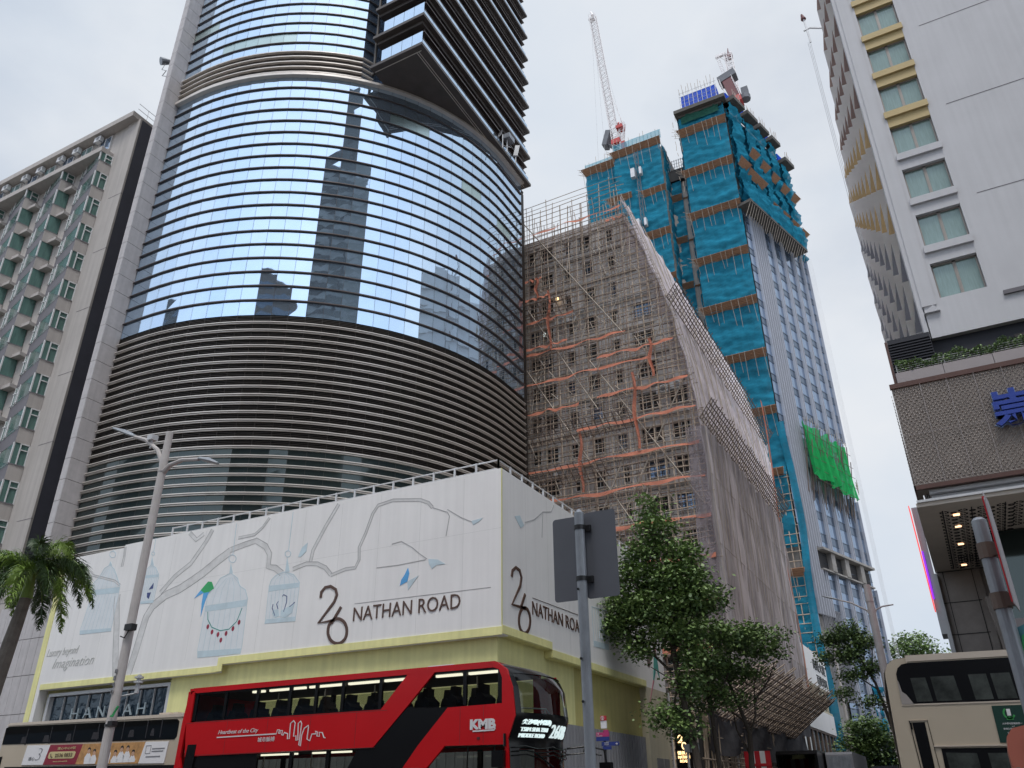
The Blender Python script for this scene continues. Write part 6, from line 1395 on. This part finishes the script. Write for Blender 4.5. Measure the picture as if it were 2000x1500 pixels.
m = frame_xz(y0 - .016); m.poly([(-.83, 2.52), (-.25, 2.50), (-.22, 1.9), (-.8, 1.9)], 0, .004); m.poly([(-.05, 2.5), (.45, 2.5), (.5, 1.9), (-.02, 1.9)], 0, .004); m.build('window_pane', mottled_pane, b3)
m = frame_xz(y0 - .015); m.poly([(.22, 3.40), (1.5, 3.40), (1.5, 2.69), (.22, 2.69)], 0, .015); gp = m.build('poster', M['ad_green'], b3)
m = frame_xz(y0 - .018); m.text('1', .47, .54, 3.20, 3.33, 0, -.004, bold=.03); m.text('大中華地區暢銷第一', .34, .70, 3.03, 3.07, 0, -.004); m.text('車隊生物柴油之最一', .34, .70, 2.93, 2.97, 0, -.004); m.text('and', .50, .55, 2.985, 3.01, 0, -.004); m.text('Euro VI', .40, .55, 2.86, 2.885, 0, -.004); m.build('lettering', M['white'], gp)
m = frame_xz(y0 - .0175); m.strip([(.505 + .095 * math.cos(a), 3.245 + .1 * math.sin(a)) for a in [2.1 + i * .35 for i in range(12)]], .035, -.003, 0); m.poly([(.44, 3.12), (.57, 3.12), (.56, 3.18), (.45, 3.18)], -.003, 0); m.build('emblem', M['green_icon'], gp)
m = MB()
for xw in (1, 6.5): m.tube([(xw, y0 + .02, .5), (xw, y0 + .3, .5)], .5, 16)
m.build('wheel', M['black'], b3)
b3.rotation_euler = (0, math.radians(1.0), 0); b3.location = (0, 0, -.03)
t = thing('litter_bin', 'coral red bin hood cut off by the right edge of the picture', 'bin', (.35, 5.0, 0))
m = MB(); pts = [(.09, .0), (.09, 1.86), (.10, 1.92), (.13, 1.955), (.2, 1.97), (.6, 1.98), (.6, 0)]; m.fr((0, 5.0, 0)); m.poly(pts, 0, .35); m.build('hood', M['coral'], t)
m = MB(); m.fr((0, 4.99, 0)); m.poly([(.17, 1.5), (.17, 1.9), (.5, 1.9), (.5, 1.5)], 0, .02); m.box(.105, .12, -.02, .01, 1.72, 1.78); m.build('panel', M['grey'], t)
t = thing('plastic_cover', 'blue green rounded plastic shape at the right edge beside the grey pole', 'cover', (.45, 6, 0))
m = MB(); m.fr((0, 6, 0)); m.poly([(.30, 1.3), (.285, 2.35), (.29, 2.52), (.32, 2.58), (.37, 2.60), (.7, 2.60), (.7, 1.3)], 0, .2); m.build('shell', M['aqua_plastic'], t)
m = MB(); m.fr((0, 5.99, 0)); m.poly([(.32, 2.42), (.34, 2.53), (.38, 2.56), (.5, 2.56), (.5, 2.42)], 0, .02); m.build('cap', M['mural_green'], t)

# ================================================================ street furniture
def lamp(name, label, x, y, h, r, arms, group=None):
    t = thing(name, label, 'street lamp', (x, y, 0), group)
    m = MB(); m.tube([(x, y, 0), (x, y, 1.3)], r * 1.5, 14); m.tube([(x, y, 1.3), (x, y, h - 1.1)], r * 1.1, 14, r); m.tube([(x, y, h - 1.08), (x, y, h)], r * 1.02, 14, r * .9); m.tube([(x, y, h - 1.12), (x, y, h - 1.07)], r * 1.15, 14); m.build('pole', M['lamp_paint'], t)
    for pts, head in arms:
        m = MB(); m.tube([(x + a, y, z) for a, z in pts], .07, 8, .045); am = m.build('arm', M['lamp_paint'], t)
        if head:
            (a0, z0), (a1, z1) = head; d_ = Vector((a1 - a0, 0, z1 - z0)); l = d_.length; d_.normalize(); n_ = Vector((-d_.z, 0, d_.x))
            if n_.z < 0: n_ = -n_
            m = MB(); o = Vector((x + a0, y, z0)); W = [(0, .05, .05), (.15, .12, .07), (.5, .17, .09), (.85, .15, .05), (1, .04, .02)]; R_ = []
            for tt, w, hh in W:
                c = o + d_ * l * tt; R_.append([m.P(c + Vector((0, w * math.cos(q * math.pi / 4), 0)) + n_ * hh * max(-.35, math.sin(q * math.pi / 4))) for q in range(8)])
            for k in range(4):
                for q in range(8): j = (q + 1) % 8; m.F([R_[k][q], R_[k][j], R_[k + 1][j], R_[k + 1][q]])
            m.F(R_[0]); m.F(list(reversed(R_[-1]))); m.build('lamp_head', M['galv'], am)
    return t
L1 = lamp('street_lamp', 'tall pale street lamp with two arms in front of the mural', -17.15, 13, 10.38, .10,
     [([(0, 9.25), (-.10, 9.6), (-.35, 9.95), (-.9, 10.35), (-1.4, 10.55)], ((-1.4, 10.55), (-2.42, 11.02))), ([(0, 9.2), (.25, 9.4), (.7, 9.46), (1.3, 9.36)], ((1.3, 9.37), (2.0, 9.12)))])
m = MB(); m.tube([(-17.8, 13, 10.05), (-17.8, 13, 10.3)], .03, 5); m.box(-17.9, -17.7, 12.9, 13.1, 10.28, 10.42); m.build('sensor', M['steel_light'], L1)
m = MB(); m.tube([(-17.15, 13, 5.3), (-17.15, 13, 5.36)], .125, 12); m.box(-17.1, -16.85, 12.8, 12.95, 5.26, 5.4); m.tube([(-16.95, 12.85, 5.3), (-17.1, 12.86, 5.1), (-17.25, 12.86, 5.15)], .015, 4); m.tube([(-17.15, 13, 3.2), (-17.15, 13, 3.25)], .125, 12); m.box(-17.0, -16.85, 12.8, 12.95, 3.2, 3.3); m.build('clamp', M['black'], L1)
m = MB(); m.fr((0, 12.885, 0)); m.text('8', -17.2, -17.12, 4.32, 4.42, 0, -.02); m.text('1', -17.2, -17.14, 4.17, 4.27, 0, -.02); m.text('4', -17.2, -17.12, 4.02, 4.12, 0, -.02); m.text('0', -17.2, -17.12, 3.87, 3.97, 0, -.02); m.build('numbering', M['grey'], L1)
m = MB(); m.tube([(-16.75, 13.2, 3.9), (-16.75, 13.2, 4.3)], .05, 6); m.tube([(-16.75, 13.2, 4.12), (-16.75, 13.2, 4.16)], .1, 8); m.tube([(-16.75, 13.2, 4.22), (-16.75, 13.2, 4.26)], .1, 8); m.tube([(-17.1, 13.1, 3.85), (-16.75, 13.2, 3.9)], .02, 4); m.build('weather_sensor', M['steel_light'], L1)
m = MB(); m.tube([(-16.95, 12.95, 3.62), (-17.02, 12.9, 3.4), (-17.05, 12.88, 3.42)], .03, 5); m.build('green_strap', M['mural_green'], L1)
lamp('street_lamp', 'far street lamp rising over the beige bus beside the blue glass tower', -4.75, 60, 14.55, .24, [([(0, 12.3), (-.3, 12.9), (-1.2, 13.5), (-1.9, 13.75)], ((-1.9, 13.75), (-3.0, 14.15))), ([(0, 12.4), (.3, 12.9), (.7, 13.05), (1.4, 13.1)], None)])
for (x, y, h, lb) in ((-11.6, 92, 15.6, 'thin white street lamp in front of the teal tower base'), (-10.0, 118, 13.0, 'most distant bent-top street lamp below the teal tower')): lamp('street_lamp', lb, x, y, h, .14, [([(0, h - .4), (.6, h), (2.4, h + .15)], None)])
sp = thing('sign_post', 'grey steel post carrying two blank grey sign backs in front of the side wall', 'sign post', (-2.91, 6.8, 0))
m = MB(); m.tube([(-2.91, 6.8, 0), (-2.91, 6.8, 4.07)], .046, 16); m.tube([(-2.91, 6.8, 4.07), (-2.91, 6.8, 4.11)], .046, 14, .012); m.build('pole', M['galv'], sp)
def sign_plate(par, x0, x1, z0, z1, y, r=.03):
    m = MB(); m.fr((0, y, 0)); P_ = []
    for cx_, cz_, a0 in ((x1 - r, z1 - r, 0), (x0 + r, z1 - r, 90), (x0 + r, z0 + r, 180), (x1 - r, z0 + r, 270)):
        for q in range(4): a = math.radians(a0 + q * 30); P_.append((cx_ + r * math.cos(a), cz_ + r * math.sin(a)))
    m.poly(P_, 0, .004); return m.build('sign_plate', M['sign_grey'], par)
sign_plate(sp, -3.22, -2.90, 3.28, 4.07, 6.87); sign_plate(sp, -2.895, -2.58, 3.28, 4.09, 6.875)
m = MB()
for zq in (3.45, 3.93): m.tube([(-2.91, 6.8, zq - .02), (-2.91, 6.8, zq + .02)], .053, 12); m.box(-2.89, -2.82, 6.84, 6.87, zq - .03, zq + .03)
for zq in (2.75, 2.4, 3.35): m.tube([(-2.93, 6.752, zq), (-2.93, 6.74, zq)], .012, 6)
m.build('clamp', M['black'], sp)
pr_ = thing('sign_post', 'weathered grey steel post with a red-edged sign seen edge-on at the right', 'sign post', (.285, 6, 0))
m = MB(); m.tube([(.285, 6, 0), (.285, 6, 3.27)], .046, 16); m.tube([(.285, 6, 3.27), (.285, 6, 3.29)], .046, 14, .03); m.build('pole', M['galv'], pr_)
m = MB(); m.fr((.37, 5.93, 0), (.12, 1, 0), (-1, .12, 0)); m.poly([(-.30, 2.66), (-.02, 2.66), (.02, 2.72), (.02, 3.30), (-.03, 3.36), (-.27, 3.36), (-.30, 3.30)], 0, .006); ep = m.build('sign_plate', mat('weathered_sign_white', (.36, .33, .34), .6, var=.2, scale=8), pr_)
m = MB(); m.fr((.366, 5.93, 0), (.12, 1, 0), (-1, .12, 0)); m.strip([(-.28, 2.68), (-.28, 3.32), (-.02, 3.34), (.0, 3.3), (.0, 2.70), (-.28, 2.68)], .025, -.003, .012); 
for q in range(9): m.strip([(-.24, 2.76 + q * .055), (-.05, 2.79 + q * .055)], .014, -.003, .012)
m.build('border', M['sign_red'], ep)
m = MB()
for zq in (3.07, 2.75): m.tube([(.285, 6, zq - .05), (.285, 6, zq + .05)], .055, 12); m.box(.30, .36, 5.95, 6.0, zq - .04, zq + .04)
m.build('clamp', M['rust'], pr_)
ws = thing('direction_sign', 'slim post with magenta and navy direction fingers beside the corrugated hoarding', 'signpost', (-10.2, 25, 0))
m = MB(); m.tube([(-10.2, 25, 0), (-10.2, 25, 3.55)], .045, 8); m.build('post', M['black'], ws)
m = MB(); m.fr((0, 24.95, 0)); m.box(-10.28, -10.1, 0, .06, 3.62, 3.84); m.build('panel', M['white'], ws)
m = MB(); m.fr((0, 24.94, 0)); m.box(-10.28, -10.1, 0, .07, 3.84, 3.98); m.build('header', M['sign_red'], ws)
m = MB(); m.fr((0, 24.93, 0)); m.text('i', -10.22, -10.19, 3.865, 3.95, 0, -.005, bold=.02); m.strip([(-10.205 + .05 * math.cos(a), 3.91 + .055 * math.sin(a)) for a in [i * .785 for i in range(9)]], .012, -.005, 0); m.text('Promenade', -10.42, -10.24, 3.40, 3.43, 0, -.005); m.text('天星', -10.42, -10.34, 3.45, 3.49, 0, -.005); m.text('科學館', -10.18, -10.04, 3.19, 3.23, 0, -.005); m.text('Museum', -10.18, -10.04, 3.15, 3.18, 0, -.005); m.strip([(-9.82, 3.18), (-9.76, 3.18)], .02, -.005, 0); m.strip([(-9.79, 3.21), (-9.755, 3.18), (-9.79, 3.15)], .015, -.005, 0); m.build('lettering', M['white'], ws)
m = MB(); m.fr((0, 24.94, 0)); m.box(-10.45, -10.03, 0, .05, 3.39, 3.51); m.box(-10.2, -10.05, 0, .05, 3.51, 3.58); m.build('finger', M['sign_magenta'], ws, label='magenta finger')
m = MB(); m.fr((0, 24.94, 0)); m.box(-10.45, -10.03, 0, .05, 3.27, 3.385); m.poly([(-10.28, 3.13), (-9.74, 3.13), (-9.71, 3.18), (-9.74, 3.24), (-10.28, 3.24)], 0, .04); m.box(-10.25, -9.98, 0, .05, 3.03, 3.12); m.build('finger', M['sign_blue'], ws, label='navy fingers')
ne = thing('no_entry_sign', 'round red no entry sign half hidden by the front of the red bus', 'sign', (-11.3, 24, 0))
m = MB(); m.tube([(-11.3, 24.05, 0), (-11.3, 24.05, 3.9)], .05, 8); m.build('post', M['galv'], ne)
m = MB(); m.fr((0, 23.98, 0)); m.poly([(-11.35 + .26 * math.cos(a * .3927), 3.56 + .26 * math.sin(a * .3927)) for a in range(16)], 0, .01); m.build('disc', M['sign_red'], ne)
m = MB(); m.fr((0, 23.97, 0)); m.box(-11.53, -11.16, 0, .01, 3.51, 3.61); m.build('bar', M['white'], ne)
m = MB(); m.fr((0, 24.0, 0)); m.box(-11.5, -11.02, 0, .01, 3.6, 3.88); m.build('back_plate', M['sign_grey'], ne)
cp = thing('sign_post', 'low pair of grey posts with small blank plates beside the glowing sign', 'sign post', (-13.6, 45, 0))
m = MB(); m.tube([(-13.75, 45, 0), (-13.75, 45, 4.2)], .07, 8); m.tube([(-13.45, 45, 0), (-13.45, 45, 4.3)], .06, 8); m.build('pole', M['steel_light'], cp)
m = MB(); m.box(-13.55, -13.1, 44.9, 44.95, 3.85, 4.3); m.box(-13.9, -13.6, 44.9, 44.95, 3.85, 4.25); m.build('sign_plate', M['galv'], cp)
tp = thing('barrier', 'red and white striped barrier boards in front of the hoarding by the black van', 'barrier', (-12.6, 58, 0))
for i in range(5):
    m = MB(); m.fr((0, 52, 0)); x = -12.55 + .3 * i
    m.mi = i % 2; m.box(x, x + .3, 0, .05, 2.6, 4.15); m.build('board', [M['sign_red'], M['white']], tp)
m = MB(); m.fr((0, 51.98, 0)); m.box(-12.55, -11.05, 0, .02, 3.35, 3.5); m.box(-12.4, -12.3, 0.03, .1, 0, 2.6); m.box(-11.3, -11.2, .03, .1, 0, 2.6); m.build('rail', M['sign_red'], tp)

# ================================================================ vehicles in the distance (only their tops show)
def van(name, label, cat, x0, x1, y0, y1, h, body_m, boxy=True):
    t = thing(name, label, cat, ((x0 + x1) / 2, (y0 + y1) / 2, 0)); m = MB()
    m.fr(((x0), 0, 0), (0, 1, 0), (1, 0, 0)); L_ = y1 - y0
    if boxy: prof = [(y0, .5), (y1 - 1.6, .5), (y1 - 1.6, h - .05), (y0 + .05, h - .0), (y0, h - .15)]
    else: prof = [(y0, .5), (y1, .5), (y1, 1.2), (y1 - .9, 1.35), (y1 - 1.7, h - .12), (y1 - 2.2, h), (y0 + .25, h), (y0, h - .2)]
    m.poly(prof, 0, x1 - x0); m.build('body', body_m, t)
    if boxy: m = MB(); m.fr((x0 + .1, 0, 0), (0, 1, 0), (1, 0, 0)); m.poly([(y1 - 1.5, .5), (y1, .5), (y1, 1.5), (y1 - .5, 2.5), (y1 - 1.5, 2.6)], 0, x1 - x0 - .2); m.build('cab', M['white'], t)
    m = MB(); m.box(x0 + .15, x1 - .15, y0 - .03, y0 - .01, h * .55, h - .25); m.build('rear_window', M['bus_glass_dark'] if not boxy else M['galv'], t)
    m = MB()
    for yy in (y0 + .9, y1 - .9):
        for xx in (x0 - .01, x1 - .19): m.tube([(xx, yy, .42), (xx + .2, yy, .42)], .42, 14)
    m.build('wheel', M['black'], t)
    return t
van('coach', 'glossy black coach at the kerb under the bamboo canopy', 'coach', -12.0, -9.45, 58, 68, 4.4, M['bus_black'], False)
van('box_truck', 'grey box truck parked beyond the black coach', 'truck', -9.35, -7.7, 60.5, 69, 4.35, M['corrugated'])
van('minibus', 'dark minibus further down the street', 'minibus', -9.3, -7.2, 84, 91, 4.2, M['bus_black'], False)

# ================================================================ trees
def tree(name, label, x, y, trunk, limbs, blobs, leaf, nleaf, seed, r0=.2, mats=('leaf_a', 'leaf_b', 'leaf_c'), group=None, cat='tree', split=(.5, .85)):
    rnd = random.Random(seed); t = thing(name, label, cat, (x, y, 0), group)
    m = MB(); m.tube([(x + a, y + b, z) for a, b, z in trunk], r0, 9, r0 * .35)
    for q in limbs: m.tube([(x + a, y + b, z) for a, b, z in q], r0 * .38, 6, r0 * .1)
    cells = []
    tot = sum(b[3] * b[4] * b[5] for b in blobs) ** 1.0
    wts = [(b[3] * b[4] * b[5]) ** .8 for b in blobs]; sw_ = sum(wts)
    L3 = [MB(), MB(), MB()]
    for b, w in zip(blobs, wts):
        n = int(nleaf * w / sw_); ntw = max(4, n // 26)
        for _ in range(ntw):
            while True:
                v = Vector([rnd.uniform(-1, 1) for _ in range(3)])
                if .25 < v.length < 1: break
            if v.length < .55 and rnd.random() < .6: v = v.normalized() * rnd.uniform(.6, 1)
            c = Vector((x + b[0] + v.x * b[3], y + b[1] + v.y * b[4], b[2] + v.z * b[5]))
            if rnd.random() < .25: m.tube([c - Vector((v.x * b[3], v.y * b[4], v.z * b[5] + .3)) * .55, c], .022, 3, .008, cap=False)
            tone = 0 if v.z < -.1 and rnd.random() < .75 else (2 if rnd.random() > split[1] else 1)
            for _k in range(26):
                p = c + Vector([rnd.gauss(0, leaf * 1.55), rnd.gauss(0, leaf * 1.55), rnd.gauss(0, leaf * .9)])
                d_ = Vector([rnd.gauss(0, 1), rnd.gauss(0, 1), rnd.gauss(-.35, .55)]).normalized()
                s_ = d_.cross(Vector([rnd.gauss(0, .5), rnd.gauss(0, .5), 1])).normalized()
                l = leaf * rnd.uniform(.6, 1.15); w_ = l * .36
                k = tone if rnd.random() < .7 else rnd.choice((0, 1, 2) if tone else (0, 0, 1))
                L3[k].face([p, p + d_ * l * .5 + s_ * w_, p + d_ * l, p + d_ * l * .5 - s_ * w_])
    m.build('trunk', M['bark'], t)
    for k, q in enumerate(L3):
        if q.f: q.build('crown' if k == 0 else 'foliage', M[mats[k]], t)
    return t
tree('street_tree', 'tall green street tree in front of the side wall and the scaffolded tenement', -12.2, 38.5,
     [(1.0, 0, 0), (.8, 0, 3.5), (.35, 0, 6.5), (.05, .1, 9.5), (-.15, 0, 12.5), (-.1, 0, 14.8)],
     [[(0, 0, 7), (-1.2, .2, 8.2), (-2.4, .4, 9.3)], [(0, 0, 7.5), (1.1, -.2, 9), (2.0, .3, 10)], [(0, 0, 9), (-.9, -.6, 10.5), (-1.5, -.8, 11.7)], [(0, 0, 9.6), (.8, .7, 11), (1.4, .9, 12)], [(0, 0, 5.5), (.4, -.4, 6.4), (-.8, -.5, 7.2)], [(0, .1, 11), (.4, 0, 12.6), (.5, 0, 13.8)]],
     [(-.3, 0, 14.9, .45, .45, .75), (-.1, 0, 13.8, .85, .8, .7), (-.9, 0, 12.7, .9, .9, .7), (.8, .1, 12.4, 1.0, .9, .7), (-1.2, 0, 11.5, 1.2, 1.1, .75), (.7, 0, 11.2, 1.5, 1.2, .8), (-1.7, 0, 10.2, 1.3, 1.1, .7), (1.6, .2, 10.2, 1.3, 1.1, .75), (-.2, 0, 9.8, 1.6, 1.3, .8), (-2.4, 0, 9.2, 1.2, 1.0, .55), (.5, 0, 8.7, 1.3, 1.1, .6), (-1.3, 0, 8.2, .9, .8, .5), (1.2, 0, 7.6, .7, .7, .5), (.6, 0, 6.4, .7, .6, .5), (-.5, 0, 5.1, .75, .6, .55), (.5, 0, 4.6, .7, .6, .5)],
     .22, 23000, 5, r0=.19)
tree('street_tree', 'slender street tree with a reddish trunk between the tall tree and the canopy', -11.4, 42,
     [(.2, 0, 0), (0, 0, 4), (-.1, 0, 7), (-.2, 0, 9)], [[(0, 0, 5.5), (.9, 0, 7), (1.5, 0, 8.4)], [(0, 0, 6), (-.8, 0, 7.4), (-1.1, 0, 8.4)]],
     [(.1, 0, 9.3, 1.0, .9, .6), (1.4, 0, 8.9, 1.2, 1.0, .55), (-.7, 0, 8.3, .9, .8, .5), (2.3, 0, 9.0, .8, .8, .4), (.7, 0, 7.7, 1.2, 1.0, .5), (-.5, 0, 7.0, .9, .7, .4), (.2, 0, 6.2, .9, .7, .5), (-.8, 0, 5.8, .6, .6, .45)], .2, 6500, 6, r0=.15)
tree('street_tree', 'forked street tree with thin spreading limbs before the bamboo canopy', -10.3, 44,
     [(-.1, 0, 0), (0, 0, 3.2), (.1, 0, 4.6), (-.3, 0, 6), (-.8, 0, 7.6)], [[(0, 0, 4.2), (.5, 0, 5.4), (.6, .1, 6.8), (1.2, 0, 8.2)], [(.1, 0, 5), (-.9, 0, 5.8), (-1.3, 0, 7.2)], [(.5, 0, 6), (1.4, 0, 7), (1.8, 0, 7.8)], [(0, 0, 3.6), (-.6, .3, 4.8), (-.7, .2, 6.5)]],
     [(.3, 0, 8.9, 1.3, 1.0, .5), (1.3, 0, 8.4, 1.1, .8, .4), (-.6, 0, 7.6, .8, .7, .4), (.6, 0, 7.3, .7, .6, .35), (-1.3, 0, 6.8, .7, .6, .4), (1.9, 0, 9.2, .7, .6, .25), (-.2, 0, 6.2, .6, .5, .4)], .2, 5200, 7, r0=.17)
tree('street_tree', 'sparse street tree leaning across the far street lamp over the beige bus', -6.0, 62,
     [(1.2, 0, 0), (1.0, 0, 5), (.4, 0, 8.5), (-.4, 0, 10.6)], [[(.6, 0, 8), (-.6, 0, 9), (-1.8, 0, 9.6)], [(.3, 0, 9), (.6, 0, 10.6), (.3, 0, 12)], [(-.4, 0, 10.4), (-1.6, 0, 11.2), (-2.4, 0, 11.6)], [(.9, 0, 7), (-.3, 0, 7.4), (-1.2, 0, 7.2)]],
     [(-.7, 0, 12.0, .9, .8, .6), (-1.9, 0, 11.6, .9, .8, .4), (.2, 0, 11.2, .9, .8, .45), (-.9, 0, 10.6, 1.1, .9, .5), (-2.3, 0, 10.4, .6, .6, .35), (.4, 0, 9.6, .8, .8, .4), (-.9, 0, 9.1, .8, .7, .35), (-1.7, 0, 8.0, .6, .5, .3), (-.2, 0, 7.4, .7, .6, .3)], .22, 7000, 8, r0=.16, split=(.6, .9))
tree('street_tree', 'dense round street tree at the foot of the teal tower', -9.6, 88,
     [(0, 0, 0), (0, 0, 4), (.1, 0, 6.5)], [[(0, 0, 4), (-1.4, 0, 5.5)], [(0, 0, 4.2), (1.4, 0, 5.6)]],
     [(-1.3, 0, 5.6, 1.7, 1.5, 1.2), (1.2, 0, 6.0, 1.8, 1.5, 1.3), (0, 0, 7.4, 1.8, 1.6, 1.1), (-.6, 0, 4.3, 1.8, 1.5, .8), (1.4, 0, 4.2, 1.4, 1.2, .8)], .32, 9000, 9, r0=.2)
tree('park_tree', 'large dense tree far behind the beige bus beside the blue glass tower', -6.2, 152,
     [(0, 0, 0), (0, 0, 12), (.4, 0, 19)], [[(0, 0, 12), (-3, 0, 17)], [(0, 0, 13), (3, 0, 18)]],
     [(-3.6, 0, 21.5, 2.6, 2.5, 3.2), (-.6, 0, 23.6, 2.8, 2.4, 2.2), (1.8, 0, 21.0, 2.8, 2.3, 2.4), (-2, 0, 17.5, 3.6, 3, 3), (3.2, 0, 18, 2.6, 2.4, 2.2), (.8, 0, 15, 4, 3, 3), (-5, 0, 16, 2, 2, 4)], .55, 14000, 10, r0=.5)
# feathery palm at the left
def palm(name, label, x, y, h, lean, seed):
    rnd = random.Random(seed); t = thing(name, label, 'palm tree', (x + lean, y, 0))
    m = MB(); m.tube([(x + lean, y, 0), (x + lean * .8, y, h * .35), (x + lean * .25, y, h * .75), (x, y, h - .7)], .26, 12, .15); m.build('trunk', M['palm_bark'], t)
    m = MB(); m.tube([(x, y, h - .8), (x, y, h - .1)], .17, 10, .1); m.build('crownshaft', M['palm_b'], t)
    for k in range(22):
        az = k * 2.39996; el = (.95, .55, .25, .75)[k % 4] + rnd.uniform(-.1, .1)
        if k in (0, 5): el = 1.15
        d_ = Vector((math.cos(az) * math.cos(el), math.sin(az) * math.cos(el), math.sin(el))); L_ = rnd.uniform(2.0, 2.5)
        P_ = [Vector((x, y, h - .15))]; dd = d_.copy()
        for s_ in range(12): P_.append(P_[-1] + dd * L_ / 12); dd = (dd + Vector((0, 0, -.19 - .014 * s_))).normalized()
        r_ = MB(); r_.tube(P_, .028, 5, .006); fo = r_.build('frond', M['palm_b'], t)
        mt = M['palm_a'] if k % 3 else M['palm_b']; lf = MB()
        for i in range(230):
            u = .1 + .9 * i / 230; f_ = u * 12; i0 = min(11, int(f_)); p = P_[i0].lerp(P_[i0 + 1], f_ - i0); tg_ = (P_[i0 + 1] - P_[i0]).normalized()
            a = rnd.uniform(0, 6.283); sd_ = tg_.cross(Vector((0, 0, 1))).normalized(); up_ = sd_.cross(tg_)
            o = (sd_ * math.cos(a) * 1.3 + up_ * math.sin(a) * .75).normalized(); l = .50 * math.sin(math.pi * min(1, .22 + u * .74)) * rnd.uniform(.8, 1.1)
            q1 = p + (o * .8 + tg_ * .55).normalized() * l * .55; q2 = q1 + (o * .55 + tg_ * .5 + Vector((0, 0, -.55))).normalized() * l * .5
            wv = tg_.cross(o).normalized() * .011 + tg_ * .012
            lf.face([p - wv, p + wv, q1 + wv, q1 - wv]); lf.face([q1 - wv, q1 + wv, q2])
        lf.build('leaflets', mt, fo)
palm('palm_tree', 'feathery palm with arching green fronds in front of the beige hotel at the left', -23.2, 14, 7.7, -.75, 3)
